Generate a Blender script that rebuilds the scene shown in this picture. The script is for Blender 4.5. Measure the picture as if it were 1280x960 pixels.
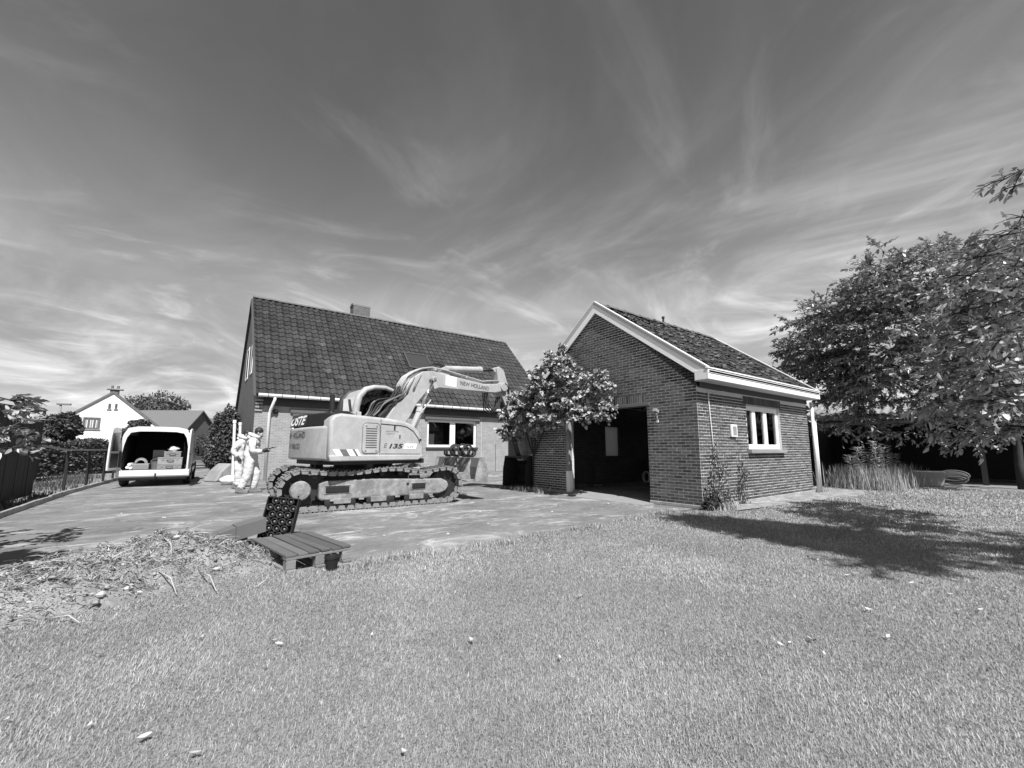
import bpy, bmesh, math, random
import numpy as np
from mathutils import Vector, Matrix, Euler

R = math.radians
for o in list(bpy.data.objects):
    bpy.data.objects.remove(o, do_unlink=True)
SC = bpy.context.scene
COL = SC.collection
random.seed(11)
RNG = np.random.default_rng(11)

# ------------------------------------------------------------------ camera
# World axes follow the two parallel buildings: +X along the house ridge, +Y from the garage towards the house.
AZ = R(53.4316); PITCH = R(7.552)
cam_d = bpy.data.cameras.new('camera')
cam = bpy.data.objects.new('camera', cam_d); COL.objects.link(cam)
cam_d.sensor_width = 36.0
cam_d.lens = 528.0 / 1280.0 * 36.0
cam_d.shift_y = 12.0 / 1280.0
cam_d.clip_end = 2000.0
cam_d.clip_start = 0.05
cam.location = (0, 0, 1.2)
fwd = Vector((math.cos(AZ) * math.cos(PITCH), math.sin(AZ) * math.cos(PITCH), math.sin(PITCH)))
cam.rotation_euler = fwd.to_track_quat('-Z', 'Y').to_euler()
SC.camera = cam

# ------------------------------------------------------------------ light
SUN_TRAVEL = Vector((0.42, 1.5, -2.1)).normalized()
sun_el = math.asin(-SUN_TRAVEL.z)
sun_az = math.atan2(-SUN_TRAVEL.x, -SUN_TRAVEL.y)
sd = bpy.data.lights.new('sun', 'SUN'); so = bpy.data.objects.new('sun', sd); COL.objects.link(so)
sd.energy = 5.0; sd.angle = R(0.55); sd.color = (1, 1, 1)
so.rotation_euler = SUN_TRAVEL.to_track_quat('-Z', 'Y').to_euler()
so.location = (-10, -20, 30)

W = bpy.data.worlds.new('World'); SC.world = W; W.use_nodes = True
wt = W.node_tree; wt.nodes.clear()
def wn(t, **k):
    n = wt.nodes.new(t)
    for a, b in k.items(): setattr(n, a, b)
    return n
def math_node(tree, op, a, b=None, clamp=False):
    n = tree.nodes.new('ShaderNodeMath'); n.operation = op; n.use_clamp = clamp
    for i, v in enumerate((a, b)):
        if v is None: continue
        if isinstance(v, (int, float)): n.inputs[i].default_value = v
        else: tree.links.new(v, n.inputs[i])
    return n.outputs[0]
sky = wn('ShaderNodeTexSky', sky_type='NISHITA')
sky.sun_disc = False; sky.sun_elevation = sun_el; sky.sun_rotation = sun_az
sky.altitude = 20; sky.air_density = 1.0; sky.dust_density = 1.0; sky.ozone_density = 1.2
sep = wn('ShaderNodeSeparateColor'); wt.links.new(sky.outputs[0], sep.inputs[0])
# black-and-white film behind a light red filter: mostly red and green, little blue
bw = math_node(wt, 'ADD', math_node(wt, 'MULTIPLY', sep.outputs[0], 0.78),
               math_node(wt, 'MULTIPLY', sep.outputs[1], 0.24))
bw = math_node(wt, 'ADD', bw, math_node(wt, 'MULTIPLY', sep.outputs[2], 0.01))
tc = wn('ShaderNodeTexCoord')
sx = wn('ShaderNodeSeparateXYZ'); wt.links.new(tc.outputs['Generated'], sx.inputs[0])
zc = math_node(wt, 'ADD', math_node(wt, 'MAXIMUM', sx.outputs[2], 0.0), 0.10)
cx = math_node(wt, 'DIVIDE', sx.outputs[0], zc); cy = math_node(wt, 'DIVIDE', sx.outputs[1], zc)
cmb = wn('ShaderNodeCombineXYZ'); wt.links.new(cx, cmb.inputs[0]); wt.links.new(cy, cmb.inputs[1])
def cloud(rot, scale, nscale, detail, rough, dist, lo, hi, seed):
    mp = wn('ShaderNodeMapping'); mp.vector_type = 'TEXTURE'
    wt.links.new(cmb.outputs[0], mp.inputs[0])
    mp.inputs['Rotation'].default_value = (0, 0, rot)
    mp.inputs['Scale'].default_value = scale
    mp.inputs['Location'].default_value = (seed, seed * 0.7, 0)
    n = wn('ShaderNodeTexNoise'); n.inputs['Scale'].default_value = nscale
    n.inputs['Detail'].default_value = detail; n.inputs['Roughness'].default_value = rough
    n.inputs['Distortion'].default_value = dist
    wt.links.new(mp.outputs[0], n.inputs['Vector'])
    m = wn('ShaderNodeMapRange'); m.interpolation_type = 'SMOOTHSTEP'
    m.inputs['From Min'].default_value = lo; m.inputs['From Max'].default_value = hi
    wt.links.new(n.outputs['Fac'], m.inputs['Value'])
    return m.outputs[0]
big = cloud(AZ + R(10), (2.4, 1.7, 1), 0.55, 3, 0.55, 0.5, 0.30, 0.58, 3.1)
streak = cloud(AZ + R(35), (1.5, 1.0, 1), 1.0, 9, 0.58, 1.3, 0.38, 0.82, 1.7)
wisp = cloud(AZ - R(40), (1.25, 0.85, 1), 1.3, 9, 0.58, 1.9, 0.50, 0.84, 5.3)
veil = cloud(AZ + R(5), (2.2, 1.9, 1), 0.45, 5, 0.6, 0.4, 0.20, 0.80, 7.9)
cl = math_node(wt, 'ADD', math_node(wt, 'MULTIPLY', math_node(wt, 'MULTIPLY', big, streak), 0.95),
               math_node(wt, 'MULTIPLY', wisp, 0.60))
cl = math_node(wt, 'ADD', cl, math_node(wt, 'MULTIPLY', veil, 0.42))
# thin cirrus looks denser the longer the sight line through it
path_len = math_node(wt, 'MINIMUM', math_node(wt, 'POWER', math_node(wt, 'DIVIDE', 0.34, zc), 2.6), 0.62)
cl = math_node(wt, 'MULTIPLY', math_node(wt, 'ADD', cl, 0.13), path_len)
mixc = math_node(wt, 'ADD', bw, math_node(wt, 'MULTIPLY', cl, 13.5))
cc = wn('ShaderNodeCombineColor')
for i in range(3): wt.links.new(mixc, cc.inputs[i])
bg = wn('ShaderNodeBackground'); bg.inputs['Strength'].default_value = 0.05
wt.links.new(cc.outputs[0], bg.inputs[0])
wo = wn('ShaderNodeOutputWorld'); wt.links.new(bg.outputs[0], wo.inputs[0])

SC.view_settings.view_transform = 'Standard'
SC.view_settings.look = 'None'
SC.view_settings.exposure = 0.62
SC.view_settings.gamma = 1.0
SC.view_settings.use_curve_mapping = False
SC.render.engine = 'CYCLES'
SC.cycles.max_bounces = 6
SC.cycles.transparent_max_bounces = 12

# ------------------------------------------------------------------ helpers
H = 1.2
_fh = np.array([math.cos(AZ), math.sin(AZ), 0]); _r = np.array([math.sin(AZ), -math.cos(AZ), 0]); _u = np.array([0, 0, 1.])
_fw = _fh * math.cos(PITCH) + _u * math.sin(PITCH); _cu = _u * math.cos(PITCH) - _fh * math.sin(PITCH)
def _ray(x, y): return _r * (x - 640) / 528. - _cu * (y - 492) / 528. + _fw
def ground(x, y, z=0.0):
    d = _ray(x, y); t = (z - H) / d[2]; return Vector((d[0] * t, d[1] * t, z))
def at_dist(x, y, dist):
    """point on the sight line of a pixel, at a horizontal distance judged from what it touches"""
    d = _ray(x, y); t = dist / math.hypot(d[0], d[1]); return Vector((d[0] * t, d[1] * t, H + d[2] * t))
def project(P):
    v = np.asarray(P, float) - np.array([0, 0, H]); w = v @ _fw
    return 640 + 528 * (v @ _r) / w, 492 - 528 * (v @ _cu) / w

def tag(o, label=None, cat=None, group=None, kind=None):
    if label: o['label'] = label
    if cat: o['category'] = cat
    if group: o['group'] = group
    if kind: o['kind'] = kind
    return o
def thing(name, loc, rz, label, cat, group=None):
    o = bpy.data.objects.new(name, None); COL.objects.link(o)
    o.location = loc; o.rotation_euler = (0, 0, rz); o.empty_display_size = 0.2
    return tag(o, label, cat, group)
def link(name, me, parent=None, loc=None, rot=None):
    o = bpy.data.objects.new(name, me); COL.objects.link(o)
    if parent: o.parent = parent
    if loc is not None: o.location = loc
    if rot is not None: o.rotation_euler = rot
    return o
def copy_tree(o, parent=None):
    c = o.copy(); COL.objects.link(c); c.parent = parent
    for ch in o.children: copy_tree(ch, c)
    return c

class MB:
    def __init__(s): s.v = []; s.f = []; s.t = []; s.cur = 0.5
    def add(s, vs, fs, tone=None):
        b = len(s.v); s.v.extend(tuple(v) for v in vs)
        for f in fs:
            s.f.append(tuple(b + i for i in f)); s.t.append(s.cur if tone is None else tone)
        return s
    def box(s, c, size, rot=None, taper=(1, 1), tone=None):
        hx, hy, hz = size[0] / 2, size[1] / 2, size[2] / 2
        vs = []
        for z, (tx, ty) in ((-hz, (1, 1)), (hz, taper)):
            for x, y in ((-hx, -hy), (hx, -hy), (hx, hy), (-hx, hy)):
                vs.append(Vector((x * tx, y * ty, z)))
        if rot is not None:
            M = rot if isinstance(rot, Matrix) else Euler(rot).to_matrix()
            vs = [M @ v for v in vs]
        c = Vector(c); vs = [v + c for v in vs]
        return s.add(vs, [(3, 2, 1, 0), (4, 5, 6, 7), (0, 1, 5, 4), (1, 2, 6, 5), (2, 3, 7, 6), (3, 0, 4, 7)], tone)
    def span(s, a, b, tone=None):
        a = Vector(a); b = Vector(b)
        lo = Vector([min(a[i], b[i]) for i in range(3)]); hi = Vector([max(a[i], b[i]) for i in range(3)])
        return s.box((lo + hi) / 2, hi - lo, tone=tone)
    def beam(s, a, b, w, h, up=(0, 0, 1), tone=None):
        a = Vector(a); b = Vector(b); d = b - a; L = d.length; x = d.normalized(); upv = Vector(up)
        y = upv.cross(x)
        if y.length < 1e-4: y = Vector((0, 1, 0)).cross(x)
        y.normalize(); z = x.cross(y)
        M = Matrix((x, y, z)).transposed()
        return s.box((a + b) / 2, (L, w, h), M, tone=tone)
    def tube(s, pts, rad, n=8, cap=True, tone=None):
        pts = [Vector(p) for p in pts]
        rs = rad if isinstance(rad, (list, tuple)) else [rad] * len(pts)
        vs = []; prev = None
        for i, p in enumerate(pts):
            t = (pts[min(i + 1, len(pts) - 1)] - pts[max(i - 1, 0)]).normalized()
            if prev is None:
                a = Vector((0, 0, 1)) if abs(t.z) < 0.9 else Vector((1, 0, 0))
                x = t.cross(a).normalized()
            else:
                x = prev - t * prev.dot(t)
                x = x.normalized() if x.length > 1e-6 else t.orthogonal().normalized()
            prev = x; y = t.cross(x)
            for k in range(n):
                a = 2 * math.pi * k / n
                vs.append(p + (x * math.cos(a) + y * math.sin(a)) * rs[i])
        fs = []
        for i in range(len(pts) - 1):
            for k in range(n):
                k2 = (k + 1) % n
                fs.append((i * n + k, i * n + k2, (i + 1) * n + k2, (i + 1) * n + k))
        if cap:
            fs.append(tuple(range(n - 1, -1, -1))); fs.append(tuple((len(pts) - 1) * n + k for k in range(n)))
        return s.add(vs, fs, tone)
    def prism(s, prof, a0, a1, axis='y', tone=None):
        """extrude a closed 2-D profile; axis y: profile (x,z); axis z: profile (x,y); axis x: profile (y,z)"""
        n = len(prof); vs = []
        for a in (a0, a1):
            for p, q in prof:
                vs.append({'y': (p, a, q), 'z': (p, q, a), 'x': (a, p, q)}[axis])
        fs = [tuple(range(n)), tuple(range(2 * n - 1, n - 1, -1))]
        for i in range(n):
            j = (i + 1) % n; fs.append((j, i, n + i, n + j))
        return s.add(vs, fs, tone)
    def lathe(s, prof, c=(0, 0, 0), n=16, axis='z', tone=None):
        vs = []; c = Vector(c)
        for r, h in prof:
            for k in range(n):
                a = 2 * math.pi * k / n; u, w = r * math.cos(a), r * math.sin(a)
                vs.append(c + Vector({'z': (u, w, h), 'y': (u, h, w), 'x': (h, u, w)}[axis]))
        fs = []
        for i in range(len(prof) - 1):
            for k in range(n):
                k2 = (k + 1) % n; fs.append((i * n + k, i * n + k2, (i + 1) * n + k2, (i + 1) * n + k))
        fs.append(tuple(range(n))); fs.append(tuple((len(prof) - 1) * n + k for k in range(n)))
        return s.add(vs, fs, tone)
    def blob(s, c, rad, n=10, m=7, jit=0.0, tone=None, rnd=random):
        vs = []; c = Vector(c); rad = Vector(rad) if not isinstance(rad, (int, float)) else Vector((rad,) * 3)
        for i in range(1, m):
            th = math.pi * i / m
            for k in range(n):
                a = 2 * math.pi * k / n; j = 1 + rnd.uniform(-jit, jit)
                vs.append(c + Vector((math.sin(th) * math.cos(a) * rad.x, math.sin(th) * math.sin(a) * rad.y, math.cos(th) * rad.z)) * j)
        top = len(vs); vs.append(c + Vector((0, 0, rad.z))); vs.append(c - Vector((0, 0, rad.z)))
        fs = []
        for i in range(m - 2):
            for k in range(n):
                k2 = (k + 1) % n; fs.append((i * n + k, (i + 1) * n + k, (i + 1) * n + k2, i * n + k2))
        for k in range(n):
            k2 = (k + 1) % n; fs.append((top, k, k2)); fs.append((top + 1, (m - 2) * n + k2, (m - 2) * n + k))
        return s.add(vs, fs, tone)
    def mesh(s, name, mat=None, smooth=False, recalc=True):
        me = bpy.data.meshes.new(name); me.from_pydata(s.v, [], s.f)
        if recalc:
            bm = bmesh.new(); bm.from_mesh(me); bmesh.ops.recalc_face_normals(bm, faces=bm.faces); bm.to_mesh(me); bm.free()
        at = me.attributes.new('tone', 'FLOAT', 'FACE'); at.data.foreach_set('value', s.t)
        if smooth: me.shade_smooth()
        if mat: me.materials.append(mat)
        me.update(); return me
    def build(s, name, mat, parent=None, smooth=False, bevel=0, seg=2, auto=None, loc=None, rot=None):
        o = link(name, s.mesh(name, mat, smooth or auto is not None), parent, loc, rot)
        if bevel:
            m = o.modifiers.new('bevel', 'BEVEL'); m.width = bevel; m.segments = seg; m.limit_method = 'ANGLE'; m.angle_limit = R(35)
            m.harden_normals = False
        if auto is not None:
            o.data.set_sharp_from_angle(angle=R(auto))
        return o

# ------------------------------------------------------------------ materials (all neutral: the photograph is black and white)
MATS = {}
def nodes_of(m):
    m.use_nodes = True; return m.node_tree
def mat(name, v=0.4, rough=0.7, var=0.12, scale=6.0, bump=0.0, bscale=40.0, metal=0.0, spec=0.4, tone=0.0,
        stretch=None, coat=0.0, detail=5, blotch=0.0, blscale=1.2, trans=0.0, world=False):
    m = bpy.data.materials.new(name); t = nodes_of(m); b = t.nodes['Principled BSDF']
    b.inputs['Roughness'].default_value = rough; b.inputs['Metallic'].default_value = metal
    b.inputs['Specular IOR Level'].default_value = spec; b.inputs['Coat Weight'].default_value = coat
    tcn = t.nodes.new('ShaderNodeTexCoord'); vec = tcn.outputs['Object']
    if world: vec = t.nodes.new('ShaderNodeNewGeometry').outputs['Position']
    if stretch:
        mp = t.nodes.new('ShaderNodeMapping'); mp.inputs['Scale'].default_value = stretch
        t.links.new(vec, mp.inputs[0]); vec = mp.outputs[0]
    n = t.nodes.new('ShaderNodeTexNoise'); n.inputs['Scale'].default_value = scale; n.inputs['Detail'].default_value = detail
    n.inputs['Roughness'].default_value = 0.62
    t.links.new(vec, n.inputs['Vector'])
    f = math_node(t, 'MULTIPLY', math_node(t, 'SUBTRACT', n.outputs['Fac'], 0.5), 2 * var * 2)
    f = math_node(t, 'ADD', f, 1.0)
    if blotch:
        n2 = t.nodes.new('ShaderNodeTexNoise'); n2.inputs['Scale'].default_value = blscale; n2.inputs['Detail'].default_value = 6
        n2.inputs['Roughness'].default_value = 0.7; t.links.new(vec, n2.inputs['Vector'])
        mr = t.nodes.new('ShaderNodeMapRange'); mr.inputs['From Min'].default_value = 0.42; mr.inputs['From Max'].default_value = 0.62
        mr.inputs['To Min'].default_value = 1 - blotch; mr.inputs['To Max'].default_value = 1 + blotch
        t.links.new(n2.outputs['Fac'], mr.inputs['Value']); f = math_node(t, 'MULTIPLY', f, mr.outputs[0])
    if tone:
        a = t.nodes.new('ShaderNodeAttribute'); a.attribute_name = 'tone'
        g = math_node(t, 'ADD', math_node(t, 'MULTIPLY', math_node(t, 'SUBTRACT', a.outputs['Fac'], 0.5), 2 * tone), 1.0)
        f = math_node(t, 'MULTIPLY', f, g)
    f = math_node(t, 'MULTIPLY', f, v)
    f = math_node(t, 'MINIMUM', math_node(t, 'MAXIMUM', f, 0.005), 0.9)
    c = t.nodes.new('ShaderNodeCombineColor')
    for i in range(3): t.links.new(f, c.inputs[i])
    t.links.new(c.outputs[0], b.inputs['Base Color'])
    if bump:
        nb = t.nodes.new('ShaderNodeTexNoise'); nb.inputs['Scale'].default_value = bscale; nb.inputs['Detail'].default_value = 6
        t.links.new(vec, nb.inputs['Vector'])
        bp = t.nodes.new('ShaderNodeBump'); bp.inputs['Strength'].default_value = min(1.0, bump); bp.inputs['Distance'].default_value = 0.02
        t.links.new(nb.outputs['Fac'], bp.inputs['Height']); t.links.new(bp.outputs[0], b.inputs['Normal'])
    if trans:
        tr = t.nodes.new('ShaderNodeBsdfTranslucent'); t.links.new(c.outputs[0], tr.inputs[0])
        mx = t.nodes.new('ShaderNodeMixShader'); mx.inputs[0].default_value = trans
        out = t.nodes['Material Output']
        t.links.new(b.outputs[0], mx.inputs[1]); t.links.new(tr.outputs[0], mx.inputs[2]); t.links.new(mx.outputs[0], out.inputs[0])
    MATS[name] = m; return m
def brick_mat(name, v1, v2, mortar, bw_=0.21, rh=0.065, ms=0.010, axis='xz', bump=0.6):
    """brick courses too fine to tell apart at this distance"""
    m = bpy.data.materials.new(name); t = nodes_of(m); b = t.nodes['Principled BSDF']
    b.inputs['Roughness'].default_value = 0.85; b.inputs['Specular IOR Level'].default_value = 0.25
    tcn = t.nodes.new('ShaderNodeTexCoord'); s = t.nodes.new('ShaderNodeSeparateXYZ'); t.links.new(tcn.outputs['Object'], s.inputs[0])
    c = t.nodes.new('ShaderNodeCombineXYZ')
    idx = {'x': 0, 'y': 1, 'z': 2}
    t.links.new(s.outputs[idx[axis[0]]], c.inputs[0]); t.links.new(s.outputs[idx[axis[1]]], c.inputs[1])
    br = t.nodes.new('ShaderNodeTexBrick'); t.links.new(c.outputs[0], br.inputs['Vector'])
    br.inputs['Scale'].default_value = 1; br.inputs['Brick Width'].default_value = bw_; br.inputs['Row Height'].default_value = rh
    br.inputs['Mortar Size'].default_value = ms; br.inputs['Mortar Smooth'].default_value = 0.2
    br.inputs['Color1'].default_value = (v1, v1, v1, 1); br.inputs['Color2'].default_value = (v2, v2, v2, 1)
    br.inputs['Mortar'].default_value = (mortar, mortar, mortar, 1)
    n = t.nodes.new('ShaderNodeTexNoise'); n.inputs['Scale'].default_value = 2.2; n.inputs['Detail'].default_value = 7
    t.links.new(tcn.outputs['Object'], n.inputs['Vector'])
    mr = t.nodes.new('ShaderNodeMapRange'); mr.inputs['To Min'].default_value = 0.75; mr.inputs['To Max'].default_value = 1.22
    t.links.new(n.outputs['Fac'], mr.inputs['Value'])
    vm = t.nodes.new('ShaderNodeVectorMath'); vm.operation = 'SCALE'
    t.links.new(br.outputs['Color'], vm.inputs[0]); t.links.new(mr.outputs[0], vm.inputs['Scale'])
    t.links.new(vm.outputs[0], b.inputs['Base Color'])
    bp = t.nodes.new('ShaderNodeBump'); bp.inputs['Strength'].default_value = bump; bp.inputs['Distance'].default_value = 0.01
    bp.invert = True
    t.links.new(br.outputs['Fac'], bp.inputs['Height']); t.links.new(bp.outputs[0], b.inputs['Normal'])
    return m
def glass_mat(name, tint=0.9, refl=1.5):
    m = bpy.data.materials.new(name); t = nodes_of(m); t.nodes.clear()
    out = t.nodes.new('ShaderNodeOutputMaterial'); mx = t.nodes.new('ShaderNodeMixShader')
    tr = t.nodes.new('ShaderNodeBsdfTransparent'); tr.inputs[0].default_value = (tint, tint, tint, 1)
    gl = t.nodes.new('ShaderNodeBsdfGlossy'); gl.inputs['Roughness'].default_value = 0.02; gl.inputs['Color'].default_value = (1, 1, 1, 1)
    fr = t.nodes.new('ShaderNodeFresnel'); fr.inputs[0].default_value = refl
    t.links.new(fr.outputs[0], mx.inputs[0]); t.links.new(tr.outputs[0], mx.inputs[1]); t.links.new(gl.outputs[0], mx.inputs[2])
    t.links.new(mx.outputs[0], out.inputs[0]); return m

M_WHITE = mat('white_paint', 0.78, 0.45, 0.03, 3, 0.05, 30, spec=0.5)
M_WHITE_WORN = mat('worn_white_paint', 0.78, 0.6, 0.12, 5, 0.15, 30, blotch=0.12, blscale=4)
M_TRIM = mat('aged_white_trim', 0.7, 0.5, 0.07, 4, 0.05, 30)
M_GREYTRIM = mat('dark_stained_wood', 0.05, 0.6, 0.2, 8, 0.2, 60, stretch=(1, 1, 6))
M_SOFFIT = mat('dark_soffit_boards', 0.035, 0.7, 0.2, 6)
M_MORTAR = mat('mortar', 0.56, 0.95, 0.2, 20, 0.5, 90)
M_BRICK = mat('garage_brick', 0.08, 0.88, 0.25, 14, 0.45, 70, tone=0.62, spec=0.25, world=True)
M_PLINTH = mat('plinth_cement', 0.3, 0.9, 0.2, 5, 0.3, 40, blotch=0.15)
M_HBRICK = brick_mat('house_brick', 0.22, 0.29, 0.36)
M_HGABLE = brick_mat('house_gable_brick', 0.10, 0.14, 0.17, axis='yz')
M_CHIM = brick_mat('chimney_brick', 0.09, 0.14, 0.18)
M_TILE = mat('clay_pantile', 0.036, 0.55, 0.22, 9, 0.25, 50, tone=0.5, spec=0.4, blotch=0.2, blscale=0.7)
M_MOSSTILE = mat('mossy_roof_tile', 0.038, 0.9, 0.3, 12, 0.8, 30, tone=0.35, blotch=0.4, blscale=3)
M_RIDGE = mat('ridge_tile_clay', 0.10, 0.75, 0.25, 10, 0.3, 40, tone=0.4)
M_CONC = mat('driveway_concrete', 0.235, 0.9, 0.1, 3, 0.25, 80)
M_SOIL = mat('bare_soil', 0.22, 0.97, 0.3, 7, 0.8, 25, blotch=0.2)
M_LAWN = mat('lawn_earth', 0.21, 0.97, 0.3, 30, 0.9, 60, blotch=0.12, blscale=0.8)
M_FIELD = mat('far_grassland', 0.11, 0.95, 0.25, 2, 0.4, 10, blotch=0.2, blscale=0.3)
M_BLADE = mat('grass_blade', 0.375, 0.6, 0.0, 1, tone=0.5, spec=0.3, trans=0.25, blotch=0.14, blscale=0.55)
M_PALEBLADE = mat('dry_grass_blade', 0.36, 0.7, 0.0, 1, tone=0.5, spec=0.2, trans=0.2)
M_LEAF = mat('tree_leaf', 0.32, 0.36, 0.05, 5, tone=0.8, spec=0.55, trans=0.15)
M_VINE = mat('vine_leaf', 0.31, 0.5, 0.05, 5, tone=0.85, spec=0.4, trans=0.1)
M_HEDGE = mat('hedge_leaf', 0.085, 0.55, 0.05, 5, tone=0.5, spec=0.35, trans=0.15)
M_BARK = mat('bark', 0.035, 0.9, 0.3, 10, 0.8, 40, stretch=(1, 1, 0.3))
M_TWIG = mat('pale_twig', 0.3, 0.85, 0.2, 12, 0.3, 50, tone=0.4)
M_PAINT = mat('machine_paint', 0.36, 0.45, 0.08, 5, 0.04, 20, spec=0.45, blotch=0.09, blscale=3.5, detail=8)
M_PAINT_DUSTY = mat('dusty_machine_paint', 0.22, 0.75, 0.2, 9, 0.2, 50, blotch=0.3, blscale=5, detail=8)
M_STEEL = mat('worn_track_steel', 0.21, 0.55, 0.2, 9, 0.25, 60, metal=0.15, tone=0.3)
M_DARK = mat('dark_greasy_steel', 0.022, 0.55, 0.3, 9, 0.2, 50)
M_RUBBER = mat('black_rubber', 0.02, 0.6, 0.2, 8, 0.1, 60)
M_BLACK = mat('matt_black', 0.012, 0.75, 0.2, 6)
M_CHROME = mat('cylinder_rod', 0.75, 0.12, 0.02, 3, metal=1.0)
M_STICK_W = mat('white_sticker', 0.8, 0.4, 0.02, 3)
M_STICK_K = mat('black_lettering', 0.03, 0.45, 0.05, 3)
M_STICK_G = mat('grey_lettering', 0.12, 0.45, 0.05, 3)
M_STICK_P = mat('pale_lettering', 0.62, 0.4, 0.03, 3)
M_WOOD = mat('weathered_wood', 0.10, 0.85, 0.25, 9, 0.4, 60, stretch=(1, 9, 9), tone=0.35)
M_WOODX = mat('sawn_wood_end', 0.2, 0.85, 0.2, 12, 0.3, 60, tone=0.3)
M_VANW = mat('van_white_paint', 0.66, 0.25, 0.02, 2, coat=0.4, spec=0.5)
M_VANG = mat('van_side_paint', 0.74, 0.3, 0.03, 2, coat=0.3)
M_LIGHTR = mat('tail_lamp_plastic', 0.06, 0.25, 0.1, 9, spec=0.6)
M_CLOTH = mat('white_coverall', 0.55, 0.85, 0.05, 9, 0.5, 24)
M_SKIN = mat('skin', 0.36, 0.55, 0.05, 20)
M_HAIR = mat('dark_hair', 0.02, 0.5, 0.3, 40, 0.5, 90)
M_SHOE = mat('work_boot', 0.16, 0.8, 0.2, 12)
M_GLOVE = mat('dark_glove', 0.035, 0.7, 0.2, 15)
M_MID = mat('mid_grey_plastic', 0.2, 0.5, 0.08, 6)
M_LIGHTGREY = mat('light_grey_sheet', 0.27, 0.6, 0.12, 4, 0.1, 20, blotch=0.12)
M_RENDER = mat('white_render', 0.8, 0.9, 0.03, 2, 0.1, 40)
M_FARROOF = mat('far_tiled_roof', 0.13, 0.85, 0.2, 8, 0.4, 20, stretch=(1, 1, 4))
M_CORR = mat('corrugated_sheet', 0.22, 0.7, 0.2, 5, 0.1, 30, blotch=0.2)
M_DEADLEAF = mat('dry_pale_leaf', 0.46, 0.7, 0.1, 20, tone=0.4, trans=0.2)
M_BRIGHTCONC = mat('pale_paving', 0.4, 0.9, 0.15, 4, 0.3, 50, blotch=0.15)
G_WIN = glass_mat('window_glass', 0.85)
G_CAB = glass_mat('cab_glass', 0.28)
M_FROST = mat('frosted_pane', 0.6, 0.6, 0.03, 3, trans=0.85)

# ------------------------------------------------------------------ generic builders
def sheet(name, pts, z, m, kind='structure', sub=0):
    mb = MB(); mb.add([(p[0], p[1], z) for p in pts], [tuple(range(len(pts)))])
    o = mb.build(name, m); o['kind'] = kind
    return o
def wall_mesh(L, Ht, T, openings):
    """upright wall in local x (length), y (thickness, outer face y=0, inner y=T), z; openings (x0,x1,z0,z1)"""
    xs = sorted({0, L, *[o[0] for o in openings], *[o[1] for o in openings]})
    zs = sorted({0, Ht, *[o[2] for o in openings], *[o[3] for o in openings]})
    def solid(i, k):
        if i < 0 or k < 0 or i >= len(xs) - 1 or k >= len(zs) - 1: return False
        cx_, cz_ = (xs[i] + xs[i + 1]) / 2, (zs[k] + zs[k + 1]) / 2
        return not any(o[0] < cx_ < o[1] and o[2] < cz_ < o[3] for o in openings)
    mb = MB()
    for i in range(len(xs) - 1):
        for k in range(len(zs) - 1):
            if not solid(i, k): continue
            a, b, c, d = xs[i], xs[i + 1], zs[k], zs[k + 1]
            mb.add([(a, 0, c), (b, 0, c), (b, 0, d), (a, 0, d)], [(0, 1, 2, 3)])
            mb.add([(a, T, c), (b, T, c), (b, T, d), (a, T, d)], [(3, 2, 1, 0)])
            if not solid(i - 1, k): mb.add([(a, 0, c), (a, T, c), (a, T, d), (a, 0, d)], [(3, 2, 1, 0)])
            if not solid(i + 1, k): mb.add([(b, 0, c), (b, T, c), (b, T, d), (b, 0, d)], [(0, 1, 2, 3)])
            if not solid(i, k - 1): mb.add([(a, 0, c), (b, 0, c), (b, T, c), (a, T, c)], [(3, 2, 1, 0)])
            if not solid(i, k + 1): mb.add([(a, 0, d), (b, 0, d), (b, T, d), (a, T, d)], [(0, 1, 2, 3)])
    return mb
def tiles(name, m, parent, P0, U, V, nu, nv, tw, th, wave=0.03, lift=0.022, seg=6, jit=0.004, brightp=0.02, seed=5, phase=0.0):
    """overlapping roof tiles: U along the eave, V up the slope"""
    rnd = random.Random(seed); U = Vector(U).normalized(); V = Vector(V).normalized(); N = U.cross(V)
    if N.z < 0: N = -N
    P0 = Vector(P0); mb = MB()
    for r in range(nv):
        for c in range(nu):
            dz = rnd.uniform(-jit, jit); du = rnd.uniform(-jit, jit); dv = rnd.uniform(-jit, jit) * 1.5
            tone = min(1.0, max(0.0, rnd.gauss(0.45, 0.17)))
            if rnd.random() < brightp: tone = 1.45
            vs = []
            for e, (vv, off) in enumerate(((r * th + dv, lift), ((r + 1) * th * 1.0 + 0.03, 0.0))):
                for k in range(seg + 1):
                    q = k / seg; w = wave * (0.5 + 0.5 * math.cos(2 * math.pi * (q + phase))) if wave else 0
                    vs.append(P0 + U * ((c + q) * tw + du) + V * vv + N * (w + off + dz + 0.004))
            fs = [(k, k + 1, seg + 2 + k, seg + 1 + k) for k in range(seg)]
            b = len(vs)
            for k in range(seg + 1): vs.append(vs[k] - N * (lift + 0.008))
            fs += [(b + k, b + k + 1, k + 1, k) for k in range(seg)]
            mb.add(vs, fs, tone)
    me = mb.mesh(name, m, smooth=False, recalc=False)
    o = link(name, me, parent); o['kind'] = 'stuff'
    return o
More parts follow.
